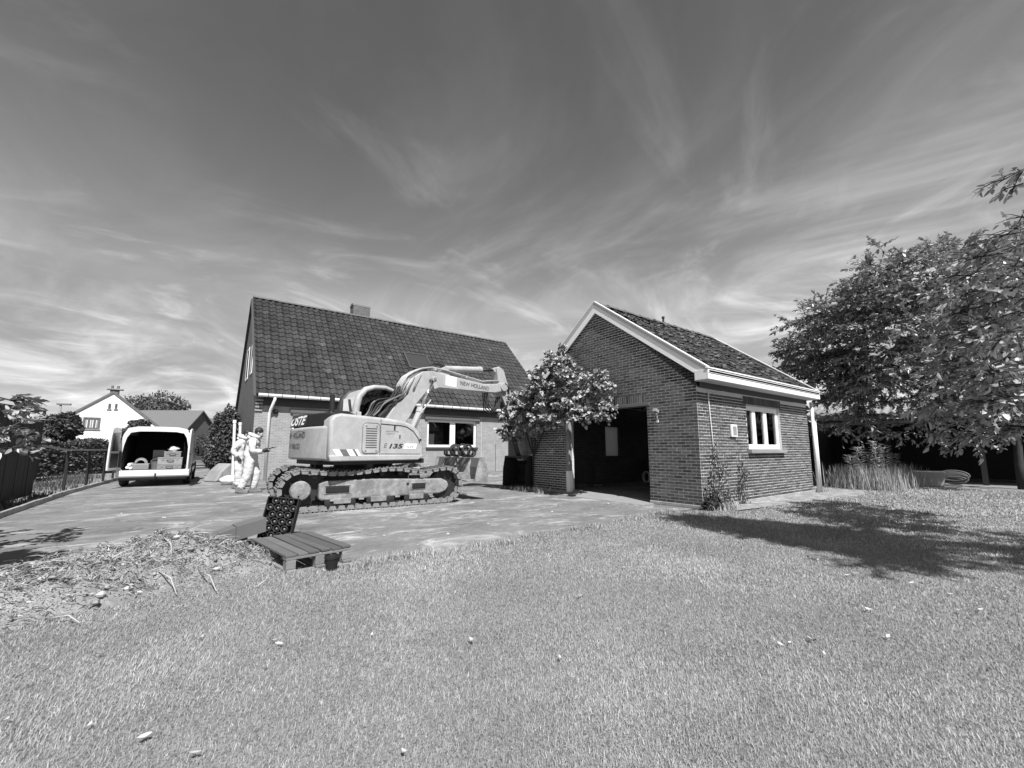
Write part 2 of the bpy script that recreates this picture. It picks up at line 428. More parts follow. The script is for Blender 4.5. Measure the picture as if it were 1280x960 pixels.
def brick_field(parent, wall, face, x0, x1, z0, z1, skip, keep_px, proud=0.007, bl=0.21, course=0.065, joint=0.017, seed=1, brmat=None):
    """bricks laid in stretcher bond on a wall face. face: function (u, z, depth) -> world point. The ones that show largest
    become objects of their own, the rest one mesh."""
    rnd = random.Random(seed); rest = MB(); singles = []
    rows = int((z1 - z0) / course)
    for r in range(rows):
        zc_ = z0 + (r + 0.5) * course
        u = x0 - (0.5 * (bl) if r % 2 else 0) - rnd.uniform(0, 0.012)
        while u < x1:
            a, b = max(u, x0) + joint / 2, min(u + bl, x1) - joint / 2
            u += bl
            if b - a < 0.03: continue
            segs = [(a, b)]
            for (sa, sb, sz0, sz1) in skip:
                if sz0 < zc_ < sz1:
                    ns = []
                    for (p, q) in segs:
                        if q <= sa or p >= sb: ns.append((p, q)); continue
                        if p < sa: ns.append((p, sa - 0.002))
                        if q > sb: ns.append((sb + 0.002, q))
                    segs = ns
            for (p, q) in segs:
                if q - p < 0.03: continue
                mid = ((p + q) / 2, zc_)
                if not wall(mid[0], mid[1]): continue
                tone = min(1.0, max(0.0, rnd.gauss(0.48, 0.2))); pr = proud + rnd.uniform(-0.003, 0.003)
                singles.append((p, q, zc_, tone, pr))
    singles.sort(key=lambda s: keep_px(s))
    return singles

def box_between(mb, P, U, V, N, u0, u1, v0, v1, n0, n1, tone=None):
    vs = []
    for n_ in (n0, n1):
        for (u_, v_) in ((u0, v0), (u1, v0), (u1, v1), (u0, v1)):
            vs.append(P + U * u_ + V * v_ + N * n_)
    mb.add(vs, [(3, 2, 1, 0), (4, 5, 6, 7), (0, 1, 5, 4), (1, 2, 6, 5), (2, 3, 7, 6), (3, 0, 4, 7)], tone)

def window(parent, name, x0, x1, z0, z1, ypl, splits, fr=0.07, depth=0.07, mframe=M_WHITE, mul=0.1, glass=True, sill=True, sillm=M_GREYTRIM):
    """window in a wall facing -y; coordinates in the parent's frame. ypl is the frame's outer face"""
    f = MB()
    f.span((x0, ypl, z0), (x0 + fr, ypl + depth, z1)); f.span((x1 - fr, ypl, z0), (x1, ypl + depth, z1))
    f.span((x0 + fr, ypl, z0), (x1 - fr, ypl + depth, z0 + fr)); f.span((x0 + fr, ypl, z1 - fr), (x1 - fr, ypl + depth, z1))
    w = f.build(name, mframe, parent, bevel=0.008)
    edges = [x0 + fr] + [s for sp in splits for s in (sp - mul / 2, sp + mul / 2)] + [x1 - fr]
    for sp in splits:
        m = MB(); m.span((sp - mul / 2, ypl - 0.004, z0 + fr), (sp + mul / 2, ypl + depth - 0.01, z1 - fr)); m.build('mullion', mframe, w, bevel=0.006)
    if glass:
        for i in range(0, len(edges), 2):
            g = MB(); g.span((edges[i], ypl + 0.03, z0 + fr), (edges[i + 1], ypl + 0.036, z1 - fr)); g.build('pane', G_WIN, w)
    if sill:
        s = MB(); s.span((x0 - 0.06, ypl - 0.16, z0 - 0.09), (x1 + 0.06, ypl + 0.02, z0 - 0.004)); s.build('sill', sillm, w, bevel=0.008)
    return w

# ------------------------------------------------------------------ the setting
gnd = MB()
gnd.add([(-600, -400, -0.012), (600, -400, -0.012), (600, 900, -0.012), (-600, 900, -0.012)], [(0, 1, 2, 3)])
g_o = gnd.build('ground', M_FIELD); g_o['kind'] = 'structure'

# driveway: concrete yard between house, garage and boundary fence, running out past the van to the street
lawn_edge = [ground(*p) for p in ((200, 706), (300, 704), (372, 716), (430, 713), (500, 697), (560, 690), (640, 678), (740, 660), (800, 648), (838, 640))]
drv_pts = [(-2.72, 6.2)] + [(p.x, p.y) for p in lawn_edge] + [(8.27, 4.9), (8.31, 10.2), (10.5, 10.4), (18, 14), (18, 19.2), (1.9, 19.39), (1.9, 46), (-2.0, 46), (-2.4, 22), (-2.66, 17), (-2.68, 11.5)]
drive = MB(); drive.add([(x, y, 0.0) for x, y in drv_pts], [tuple(range(len(drv_pts)))])
dm = drive.mesh('driveway', None); bm_ = bmesh.new(); bm_.from_mesh(dm); bmesh.ops.triangulate(bm_, faces=bm_.faces); bm_.to_mesh(dm); bm_.free()
def concrete_mat():
    m = bpy.data.materials.new('dusty_concrete'); t = nodes_of(m); b = t.nodes['Principled BSDF']
    b.inputs['Roughness'].default_value = 0.92; b.inputs['Specular IOR Level'].default_value = 0.2
    tcn = t.nodes.new('ShaderNodeTexCoord')
    def noise(scale, st, det, rot=0.0, dist=0.0, rg=0.6):
        mp = t.nodes.new('ShaderNodeMapping'); mp.inputs['Scale'].default_value = st; mp.inputs['Rotation'].default_value = (0, 0, rot)
        t.links.new(tcn.outputs['Object'], mp.inputs[0])
        n = t.nodes.new('ShaderNodeTexNoise'); n.inputs['Scale'].default_value = scale; n.inputs['Detail'].default_value = det
        n.inputs['Distortion'].default_value = dist; n.inputs['Roughness'].default_value = rg
        t.links.new(mp.outputs[0], n.inputs['Vector']); return n.outputs['Fac']
    def rng(v, a, b_, c, d):
        mr = t.nodes.new('ShaderNodeMapRange'); mr.inputs['From Min'].default_value = a; mr.inputs['From Max'].default_value = b_
        mr.inputs['To Min'].default_value = c; mr.inputs['To Max'].default_value = d; t.links.new(v, mr.inputs['Value']); return mr.outputs[0]
    base = rng(noise(0.9, (1, 1, 1), 8, rg=0.68), 0.28, 0.72, 0.115, 0.215)
    # pale dust dragged along by the machine's tracks
    dust = rng(noise(0.9, (0.9, 1.7, 1), 9, rot=R(14), dist=1.0, rg=0.7), 0.52, 0.66, 0.0, 0.2)
    dust2 = rng(noise(2.0, (0.7, 1.8, 1), 9, rot=R(-6), dist=1.2, rg=0.72), 0.57, 0.69, 0.0, 0.26)
    stain = rng(noise(0.55, (1, 1.4, 1), 6, rg=0.6), 0.56, 0.72, 1.0, 0.66)
    fine = math_node(t, 'MULTIPLY', rng(noise(60, (1, 1, 1), 3), 0.3, 0.7, 0.8, 1.2), rng(noise(7, (1, 1.5, 1), 8, rg=0.75), 0.3, 0.7, 0.78, 1.22))
    vo = t.nodes.new('ShaderNodeTexVoronoi'); vo.feature = 'DISTANCE_TO_EDGE'; vo.inputs['Scale'].default_value = 0.42
    wv_ = t.nodes.new('ShaderNodeTexNoise'); wv_.inputs['Scale'].default_value = 1.6; wv_.inputs['Detail'].default_value = 6
    t.links.new(tcn.outputs['Object'], wv_.inputs['Vector'])
    va = t.nodes.new('ShaderNodeVectorMath'); va.operation = 'ADD'; t.links.new(tcn.outputs['Object'], va.inputs[0]); t.links.new(wv_.outputs['Color'], va.inputs[1])
    t.links.new(va.outputs[0], vo.inputs['Vector'])
    crack = rng(vo.outputs['Distance'], 0.0, 0.008, 0.72, 1.0)
    v = math_node(t, 'MULTIPLY', math_node(t, 'ADD', math_node(t, 'ADD', base, dust), dust2), crack)
    v = math_node(t, 'MULTIPLY', math_node(t, 'MULTIPLY', v, stain), fine)
    c = t.nodes.new('ShaderNodeCombineColor')
    for i in range(3): t.links.new(v, c.inputs[i])
    t.links.new(c.outputs[0], b.inputs['Base Color'])
    bp = t.nodes.new('ShaderNodeBump'); bp.inputs['Strength'].default_value = 0.5; bp.inputs['Distance'].default_value = 0.01
    t.links.new(noise(35, (1, 1, 1), 6), bp.inputs['Height']); t.links.new(bp.outputs[0], b.inputs['Normal'])
    return m
M_DRIVE = concrete_mat(); dm.materials.append(M_DRIVE)
drv = link('driveway', dm); drv['kind'] = 'structure'
# lawn earth under the grass
lawn_poly = [(-14, 5.2), (-2.2, 5.6)] + [(p.x, p.y) for p in lawn_edge] + [(8.3, 4.62), (8.6, 4.1), (14.6, 3.9), (15.2, 5.0), (21.5, 5.6), (24, 1), (30, -4), (30, -30), (-14, -30)]
lm = MB(); lm.add([(x, y, 0.004) for x, y in lawn_poly], [tuple(range(len(lawn_poly)))])
lme = lm.mesh('lawn', M_LAWN); bm_ = bmesh.new(); bm_.from_mesh(lme); bmesh.ops.triangulate(bm_, faces=bm_.faces); bm_.to_mesh(lme); bm_.free()
lawn = link('lawn', lme); lawn['kind'] = 'structure'
# trodden pale strip along the garage side
path = MB(); pp = [(8.25, 4.74), (8.7, 4.25), (9.8, 4.12), (12, 3.95), (14.2, 3.6), (16.2, 4.1), (16.3, 6.2), (14.1, 6.2), (14.1, 4.74)]
path.add([(x, y, 0.009) for x, y in pp], [tuple(range(len(pp)))])
p_o = path.build('path', mat('trodden_earth', 0.25, 0.95, 0.25, 5, 0.4, 40, blotch=0.25, blscale=2.5)); p_o['kind'] = 'structure'
# planting bed between kerb and boundary fence
bed = MB(); bp_ = [(-2.75, 6.5), (-2.75, 17), (-2.5, 22), (-2.2, 40), (-9, 40), (-9, 6.5)]
bed.add([(x, y, -0.004) for x, y in bp_], [tuple(range(len(bp_)))])
b_o = bed.build('planting_bed', M_SOIL); b_o['kind'] = 'structure'
kb = MB(); kpts = [(-2.70, 6.3), (-2.70, 11.5), (-2.70, 17), (-2.45, 22), (-2.05, 40)]
for i in range(len(kpts) - 1):
    (x0, y0), (x1, y1) = kpts[i], kpts[i + 1]
    L_ = math.hypot(x1 - x0, y1 - y0); n_ = max(1, int(L_ / 1.0))
    for k in range(n_):
        a = (k + 0.006) / n_; b = (k + 0.994) / n_
        kb.beam((x0 + (x1 - x0) * a, y0 + (y1 - y0) * a, 0.03 + random.uniform(-.012, .012)), (x0 + (x1 - x0) * b, y0 + (y1 - y0) * b, 0.03 + random.uniform(-.012, .012)), 0.06, 0.16)
k_o = kb.build('kerb', M_PLINTH, bevel=0.01); k_o['kind'] = 'structure'

# ------------------------------------------------------------------ house
def build_house():
    X0, X1, Y0, Y1, WX = 1.75, 17.3, 19.4, 29.0, 14.12
    h = thing('house', (X0, Y0, 0), 0, 'long brick house with steep clay tiled roof behind the excavator', 'house')
    EZ, EY = 3.42, -0.32; RY, RZ = 4.8, 8.85          # local eave and ridge
    L = X1 - X0; WL = WX - X0
    win = [(7.4, 10.27, 1.32, 2.7), (1.35, 4.4, 1.32, 2.74)]
    wm = wall_mesh(WL, 3.3, 0.3, win)
    w = wm.build('front_wall', M_HBRICK, h)
    for s in (11.27 - 0.06, 10.62):   # movement joints seen as thin dark lines
        pass
    j = MB(); j.span((10.57, -0.006, 0.1), (10.585, 0.004, 2.9)); j.build('movement_joint', M_MORTAR, w)
    j = MB(); j.tube([(11.5, -0.02, 0.05), (11.5, -0.02, 1.5)], 0.014, 6); j.build('cable_conduit', M_STICK_G, w)
    # left gable with its wall up to the ridge
    g = MB(); prof = [(0.002, 0), (9.6, 0), (9.6, 3.3), (RY, RZ - 0.12), (0.002, 3.3)]
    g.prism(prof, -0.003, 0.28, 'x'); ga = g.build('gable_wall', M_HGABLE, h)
    for (ya, yb) in ((2.55, 3.3), (4.5, 5.6)):   # white framed upper windows with shutters, seen edge-on
        f = MB(); za, zb = 4.6, 6.2
        f.span((-0.03, ya, za), (-0.004, ya + 0.09, zb)); f.span((-0.03, yb - 0.09, za), (-0.004, yb, zb))
        f.span((-0.03, ya + 0.09, za), (-0.004, yb - 0.09, za + 0.09)); f.span((-0.03, ya + 0.09, zb - 0.09), (-0.004, yb - 0.09, zb))
        fr = f.build('window', M_WHITE, ga, bevel=0.006)
        p = MB(); p.span((-0.02, ya + 0.09, za + 0.09), (-0.008, yb - 0.09, zb - 0.09)); p.build('pane', M_BLACK, fr)
    # right part: recessed porch in shade
    b = MB(); b.span((WL, 2.6, 0), (L - 0.2, 2.8, 3.3)); b.span((L - 0.45, 0.0, 0), (L - 0.2, 2.6, 3.3)); b.span((WL - 0.3, 0.3, 0), (WL, 2.6, 3.3))
    b.build('porch_wall', M_HBRICK, h)
    b = MB(); b.span((0.3, 9.3, 0), (L - 0.2, 9.6, 3.3)); b.span((L - 0.5, 2.8, 0), (L - 0.2, 9.3, 3.3)); b.build('rear_wall', M_HBRICK, h)
    rg = MB(); rg.prism([(0, 3.3), (9.6, 3.3), (RY, RZ - 0.12)], L - 0.4, L - 0.15, 'x'); rg.build('far_gable_wall', M_HGABLE, h)
    c = MB(); c.span((0.3, 0.3, 3.28), (L - 0.4, 9.3, 3.3)); c.build('ceiling', M_SOFFIT, h)
    fl = MB(); fl.span((0.3, 0.3, 0.0), (L - 0.5, 9.2, 0.05)); fl.build('floor', M_SOFFIT, h)
    # roof: deck, tiles, ridge
    deck = MB(); slope = math.atan2(RZ - EZ, RY - EY)
    for (ya, za, yb, zb) in ((EY, EZ - 0.07, RY, RZ - 0.07), (9.9, EZ - 0.07, RY, RZ - 0.07)):
        deck.add([(-0.03, ya, za), (L, ya, za), (L, yb, zb), (-0.03, yb, zb), (-0.03, ya, za - 0.1), (L, ya, za - 0.1), (L, yb, zb - 0.1), (-0.03, yb, zb - 0.1)],
                 [(0, 1, 2, 3), (7, 6, 5, 4), (0, 4, 5, 1), (1, 5, 6, 2), (3, 7, 4, 0)])
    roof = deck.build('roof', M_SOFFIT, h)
    V = Vector((0, RY - EY, RZ - EZ)); sl = V.length
    nu = 52; tw = (L + 0.06) / nu; nv = 21; th = sl / nv
    tiles('roof_tiles', M_TILE, roof, (-0.04, EY - 0.04, EZ - 0.10), (1, 0, 0), V, nu, nv, tw, th, wave=0.07, lift=0.035, seed=3, brightp=0.008)
    V2 = Vector((0, RY - 9.9, RZ - EZ))
    tiles('roof_tiles', M_TILE, roof, (-0.04, 9.94, EZ - 0.10), (1, 0, 0), V2, nu, nv, tw, V2.length / nv, wave=0.045, lift=0.03, seg=3, seed=4)
    rt = MB(); prof = [(0.15 * math.cos(a), 0.12 * math.sin(a)) for a in [math.pi * k / 6 for k in range(7)]]
    vs = []; L0 = 0.40
    for e, s in ((0, 1.0), (L0, 0.9)):
        for (yy, zz) in prof: vs.append((e, yy * s, zz * s))
    rt.add(vs, [(k, k + 1, 8 + k, 7 + k) for k in range(6)])
    rme = rt.mesh('ridge_tile', M_RIDGE, smooth=True)
    n = int(L / 0.37)
    for k in range(n + 1): link('ridge_tile', rme, roof, (k * L / (n + 1) - 0.03, RY, RZ - 0.06 + random.uniform(-.008, .008)))
    # verge boards
    vb = MB()
    for (ya, za) in ((EY, EZ), (9.9, EZ)):
        vb.beam((-0.045, ya, za - 0.14), (-0.045, RY, RZ - 0.14), 0.03, 0.14, up=(1, 0, 0))
    vb.build('verge_board', M_GREYTRIM, roof)
    # skylight
    sk0 = Vector((7.05, 1.75, 0)); U = Vector((1, 0, 0)); Vn = V.normalized(); N = U.cross(Vn)
    def rp(y): return EZ + (y - EY) * (RZ - EZ) / (RY - EY)
    P = Vector((7.03, 1.62, rp(1.62)))
    sk = MB(); wv, hv = 1.42, 1.42
    for (a, b_, c_, d) in ((0, wv, 0, .09), (0, wv, hv - .09, hv), (0, .09, .09, hv - .09), (wv - .09, wv, .09, hv - .09)):
        box_between(sk, P, U, Vn, N, a, b_, c_, d, -0.02, 0.10)
    s = sk.build('skylight', M_GREYTRIM, roof, bevel=0.01)
    gl = MB(); box_between(gl, P, U, Vn, N, .09, wv - .09, .09, hv - .09, 0.06, 0.066); gl.build('pane', mat('skylight_glass', 0.045, 0.08, 0.05, 2, spec=0.6), s)
    # eaves: frieze, soffit, gutter with joints, downpipe
    fz = MB(); fz.span((0.2, -0.03, 2.95), (WL + 3.0, -0.004, 3.28)); fz.build('frieze_shade_board', M_GREYTRIM, h)  # dark frieze, its tone also taking in the shade under the eave
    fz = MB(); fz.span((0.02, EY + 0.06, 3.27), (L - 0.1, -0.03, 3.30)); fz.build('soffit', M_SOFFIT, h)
    gt = MB(); gp = []
    prof = [(-0.07, 0.06), (-0.075, 0.0), (-0.05, -0.055), (0, -0.07), (0.05, -0.055), (0.07, 0.0), (0.07, 0.06), (0.055, 0.06), (0.045, -0.02), (0, -0.05), (-0.045, -0.02), (-0.058, 0.06)]
    gt.prism([(EY - 0.05 + a, EZ - 0.09 + b_) for a, b_ in prof], 0.04, L - 0.05, 'x')
    gut = gt.build('gutter', M_WHITE, h, auto=50)
    for k in range(32):
        q = MB(); x = 0.38 + k * 0.48
        q.prism([(EY - 0.05 + a * 1.06, EZ - 0.09 + b_ * 1.06) for a, b_ in prof], x - 0.012, x + 0.012, 'x')
        q.build('gutter_bracket', M_STICK_G, gut)
    dp = MB(); dp.tube([(0.62, EY - 0.04, EZ - 0.15), (0.62, EY - 0.04, EZ - 0.25), (0.52, -0.16, 2.78), (0.50, -0.08, 2.62), (0.50, -0.08, 0.0)], 0.055, 10)
    dpo = dp.build('downpipe', M_WHITE, h, smooth=True)
    hp = MB(); hp.blob((0.72, -0.05, 2.72), 0.10, 10, 7); hp.build('wall_fitting', M_BLACK, h)
    # corbelled brick corner
    for k in range(5):
        q = MB(); q.span((0.0 - 0.012, -0.06 - 0.045 * k, 2.72 + 0.13 * k), (0.24, -0.004, 2.79 + 0.13 * k)); q.build('corbel_brick', M_HBRICK, h)
    # windows
    ww = window(h, 'window', 7.4, 10.27, 1.32, 2.7, 0.08, [8.86], 0.12, 0.08, mul=0.3)
    bd = MB(); bd.span((7.53, 0.14, 1.44), (7.85, 0.16, 1.98)); bd.build('white_board', M_WHITE, ww)
    wl = window(h, 'window', 1.35, 4.4, 1.32, 2.74, 0.08, [2.9], 0.12, 0.08, mul=0.2)
    for (a, b_) in ((7.24, 10.44), (1.25, 4.56)):
        q = MB(); q.span((a, -0.1, 2.705), (b_, 0.05, 2.86)); q.build('lintel', mat('lintel_wood', 0.10, 0.8, 0.2, 8, 0.2, 40, stretch=(8, 1, 1)), h, bevel=0.006)
    cur = MB(); cur.span((7.5, 0.6, 1.3), (8.6, 0.62, 2.5)); cur.build('interior_panel', M_SOFFIT, ww)
    # chimney
    cx0, cx1 = 4.85, 5.8
    q = MB(); q.span((cx0, RY - 0.1, RZ - 0.7), (cx1, RY + 0.55, RZ + 0.55)); ch = q.build('chimney', M_CHIM, roof)
    # curved cowl over the stack
    cow = MB(); cp = [(0.33 * math.cos(a), 0.30 * math.sin(a)) for a in [math.pi * k / 8 for k in range(9)]]
    vs = []
    for e in (cx0 - 0.03, cx1 + 0.03):
        for (yy, zz) in cp: vs.append((e, RY + 0.22 + yy, RZ + 0.552 + zz * 0.55))
    cow.add(vs, [(k, k + 1, 10 + k, 9 + k) for k in range(8)] + [tuple(range(9)), tuple(range(17, 8, -1))])
    cow.build('cowl', M_STICK_G, ch)
    return h
build_house()

# ------------------------------------------------------------------ garage
M_DKBRICK = brick_mat('garage_shade_brick', 0.06, 0.09, 0.12)  # darkened brick copy: shade of the garage interior put into the colour
def build_garage():
    FX, BX, SY, LY, AY = 8.3, 14.15, 4.72, 10.15, 7.41
    g = thing('garage', (FX, SY, 0), 0, 'small brick garage with open dark doorway and mossy tiled gable roof', 'garage')
    WH = 2.5; W_ = LY - SY; D_ = BX - FX; ay = AY - SY
    EY, EZ = 4.4 - SY, 2.86; RZ = 5.08; sl = (RZ - EZ) / (ay - EY)
    mo = 0.007
    # ---- front wall (faces -x): local y runs along it
    d0, d1, dz0, dz1 = 1.24, 3.86, 0.0, 2.28
    fw = wall_mesh(W_, WH, 0.22, [(d0, d1, -0.01, dz1)])
    rot = Matrix.Rotation(math.pi / 2, 4, 'Z') @ Matrix.Scale(-1, 4, (0, 1, 0))   # x->y, y->x
    fv = [(y + mo, max(x, mo), z) for (x, y, z) in fw.v]; fw.v = fv
    gp = [(mo, WH), (W_, WH), (ay, RZ - 0.12)]
    fw.prism([(p[0], p[1]) for p in gp], mo, 0.22 + mo, 'x')
    front = fw.build('front_wall', M_MORTAR, g)
    sw = wall_mesh(D_, WH, 0.22, [(2.14, 3.99, 1.2, 2.27)])
    sw.v = [(max(x, 0.2285), y + mo, z) for (x, y, z) in sw.v]
    side = sw.build('side_wall', M_MORTAR, g)
    # bricks
    def in_front(u, z):
        if u > d0 - 0.0 and u < d1 + 0.0 and z < dz1 + 0.22: return False
        lim = WH + (min(u, W_ - u)) * sl * 0.94 if z > WH else 99
        top = EZ + (u - EY) * sl if u < ay else EZ + (2 * ay - EY - u) * sl
        return z < top - 0.13
    fs = brick_field(front, in_front, None, 0.004, W_, 0.07, 5.0, [(d0, d1, 0, dz1 + 0.215)], lambda s: (s[0] + s[1]) / 2 + abs(s[2] - 1.2) * 0.6, seed=2)
    ss = brick_field(side, lambda u, z: True, None, 0.004, D_, 0.07, 2.47, [(2.14, 3.99, 1.2, 2.27), (2.0, 4.1, 2.27, 2.46)], lambda s: s[0] + abs(s[2] - 1.2) * 0.6, seed=4)
    vari = {}
    def bmesh_for(tone, axis):
        q = min(7, max(0, int(tone * 8)))
        if (q, axis) not in vari:
            m = MB(); Lb, Hb, Db = 0.193, 0.047, 0.05
            m.box((0, 0, 0), (Lb, Db, Hb) if axis == 'x' else (Db, Lb, Hb), tone=(q + 0.5) / 8)
            vari[(q, axis)] = m.mesh('brick', M_BRICK)
        return vari[(q, axis)]
    for lst, par, axis, nkeep in ((fs, front, 'y', 240), (ss, side, 'x', 150)):
        rest = MB(); kept = 0
        for (p, q, zc_, tone, pr) in lst:
            c = (p + q) / 2; hb = 0.0235
            if kept < nkeep and q - p > 0.184:
                off = mo - pr + 0.025
                link('brick', bmesh_for(tone, axis), par, (c, off, zc_) if axis == 'x' else (off, c, zc_), (0, 0, random.uniform(-.004, .004)))
                kept += 1
            else:
                if axis == 'x': rest.span((p, mo - pr, zc_ - hb), (q, mo + 0.02, zc_ + hb), tone)
                else: rest.span((mo - pr, p, zc_ - hb), (mo + 0.02, q, zc_ + hb), tone)
        o = link('bricks', rest.mesh('bricks', M_BRICK), par); o['kind'] = 'stuff'
    # soldier courses
    for k in range(int((d1 - d0) / 0.065)):
        q = MB(); y = d0 + 0.005 + k * 0.065; q.span((mo - 0.008, y, dz1 + 0.012), (mo + 0.03, y + 0.047, dz1 + 0.205), random.gauss(0.5, 0.2)); q.build('soldier_brick', M_BRICK, front)
    for k in range(int(2.08 / 0.065)):
        q = MB(); x = 2.01 + k * 0.065; q.span((x, mo - 0.008, 2.275), (x + 0.047, mo + 0.03, 2.465), random.gauss(0.6, 0.2)); q.build('soldier_brick', M_BRICK, side)
    # plinth
    for a, b_ in (((-0.03, -0.03, 0), (D_, -0.001, 0.075)), ((-0.03, 0.0, 0), (-0.001, d0, 0.075)), ((-0.03, d1, 0), (-0.001, W_, 0.075))):
        p = MB(); p.span(a, b_); p.build('plinth', M_PLINTH, g, bevel=0.01)
    # other walls, floor, lintel
    b = wall_mesh(W_ - 0.45, WH + .004, 0.2, [(4.2, 4.85, 1.0, 2.05)])
    b.v = [(D_ - 0.2 + y, 0.225 + x, z) for (x, y, z) in b.v]; b.prism([(0.225, WH), (W_ - 0.225, WH), (ay, RZ - 0.25)], D_ - 0.2, D_, 'x')
    bo = b.build('rear_wall', M_SOFFIT, g)  # near-black wall, interior shade put into its colour
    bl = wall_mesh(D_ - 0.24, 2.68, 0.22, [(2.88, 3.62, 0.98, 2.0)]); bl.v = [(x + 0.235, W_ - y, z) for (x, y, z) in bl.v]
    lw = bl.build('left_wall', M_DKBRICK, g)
    inr = MB(); inr.span((0.3, W_ - 0.232, 0.0), (2.55, W_ - 0.222, 0.95)); inr.build('wall_lining', mat('shade_dark_lining', 0.07, 0.9, 0.2, 3, blotch=0.2), lw)  # lining kept dark so its colour carries the shade of the room
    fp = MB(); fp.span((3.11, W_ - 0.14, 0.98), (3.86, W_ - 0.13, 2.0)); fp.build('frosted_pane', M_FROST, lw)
    fl = MB(); fl.span((0.25, 0.25, 0.01), (D_ - 0.25, W_ - 0.25, 0.05)); fl.build('floor', M_SOIL, g)
    th = MB(); th.add([(-0.42, d0 - 0.1, 0.006), (0.3, d0 - 0.1, 0.02), (0.3, d1 + 0.2, 0.10), (-0.42, d1 + 0.2, 0.01), (-0.42, d0 - 0.1, -0.02), (0.3, d0 - 0.1, -0.02), (0.3, d1 + 0.2, -0.02), (-0.42, d1 + 0.2, -0.02)],
                     [(0, 1, 2, 3), (0, 4, 5, 1), (1, 5, 6, 2), (2, 6, 7, 3), (3, 7, 4, 0)])
    th.build('threshold', M_CONC, g)
    li = MB(); li.span((-0.02, d0 - 0.08, dz1 - 0.07), (0.24, d1 + 0.12, dz1 + 0.004)); li.build('lintel', M_STICK_G, g, bevel=0.006)
    # left door post, flaking white paint on its foot
    po = MB(); po.span((-0.05, d1 - 0.09, 0.62), (0.07, d1 + 0.03, 2.2)); post = po.build('door_post', mat('bare_post_wood', 0.22, 0.8, 0.25, 6, 0.3, 40), g, bevel=0.01)
    po = MB(); po.span((-0.055, d1 - 0.095, 0.05), (0.075, d1 + 0.035, 0.62)); po.build('painted_foot', M_WHITE_WORN, post, bevel=0.01)
    # ---- roof
    V = Vector((0, ay - EY, RZ - EZ)); ov = 0.065
    dk = MB(); x0, x1 = -ov + 0.02, D_ + 0.1; fy = 2 * ay - EY
    for ye in (EY, fy):
        dk.add([(x0, ye, EZ - 0.05), (x1, ye, EZ - 0.05), (x1, ay, RZ - 0.05), (x0, ay, RZ - 0.05), (x0, ye, EZ - 0.12), (x1, ye, EZ - 0.12), (x1, ay, RZ - 0.12), (x0, ay, RZ - 0.12)],
               [(0, 1, 2, 3), (7, 6, 5, 4), (0, 4, 5, 1), (1, 5, 6, 2), (3, 7, 4, 0)])
    roof = dk.build('roof', M_SOFFIT, g)
    nu = 25; tw = (x1 - x0) / nu; nv = 13
    tiles('roof_tiles', M_MOSSTILE, roof, (x0, EY + 0.02, EZ - 0.045), (1, 0, 0), V, nu, nv, tw, (V.length - 0.02) / nv, wave=0.02, lift=0.018, seg=4, jit=0.008, brightp=0.03, seed=8)
    V2 = Vector((0, ay - fy, RZ - EZ))
    tiles('roof_tiles', M_MOSSTILE, roof, (x0, fy - 0.02, EZ - 0.045), (1, 0, 0), V2, nu, nv, tw, V2.length / nv, wave=0.02, lift=0.018, seg=3, jit=0.008, seed=9)
    # moss cushions on the slope
    ms = MB(); rr = random.Random(21); Vn = V.normalized(); N = Vector((0, -Vn.z, Vn.y))
    for k in range(420):
        u = rr.uniform(0.05, x1 - 0.2); v = rr.uniform(0.05, V.length - 0.05); s = rr.uniform(0.015, 0.05)
        ms.blob(Vector((u, EY, EZ)) + Vn * v + N * 0.0, (s * 1.6, s * 1.4, s * 0.8), 6, 4, 0.25, rr.random(), rr)
    mo_ = ms.build('moss', mat('moss', 0.09, 0.98, 0.3, 30, tone=0.8), roof); mo_['kind'] = 'stuff'
    rt = MB(); prof = [(0.11 * math.cos(a), 0.09 * math.sin(a)) for a in [math.pi * k / 5 for k in range(6)]]
    vs = [(e, yy * s, zz * s) for e, s in ((0, 1.0), (0.36, 0.92)) for (yy, zz) in prof]
    rt.add(vs, [(k, k + 1, 7 + k, 6 + k) for k in range(5)]); rme = rt.mesh('ridge_tile', M_RIDGE, True)
    for k in range(17): link('ridge_tile', rme, roof, (x0 + 0.1 + k * 0.35, ay, RZ - 0.05 + random.uniform(-.01, .01)))
    vt = MB(); vt.tube([(3.05, ay, RZ - 0.02), (3.05, ay, RZ + 0.16)], 0.03, 8); vt.tube([(3.05, ay, RZ + 0.16), (3.05, ay, RZ + 0.22)], 0.045, 8); vt.blob((3.05, ay, RZ), (0.09, 0.09, 0.04), 8, 5)
    vt.build('vent_pipe', M_DARK, roof)
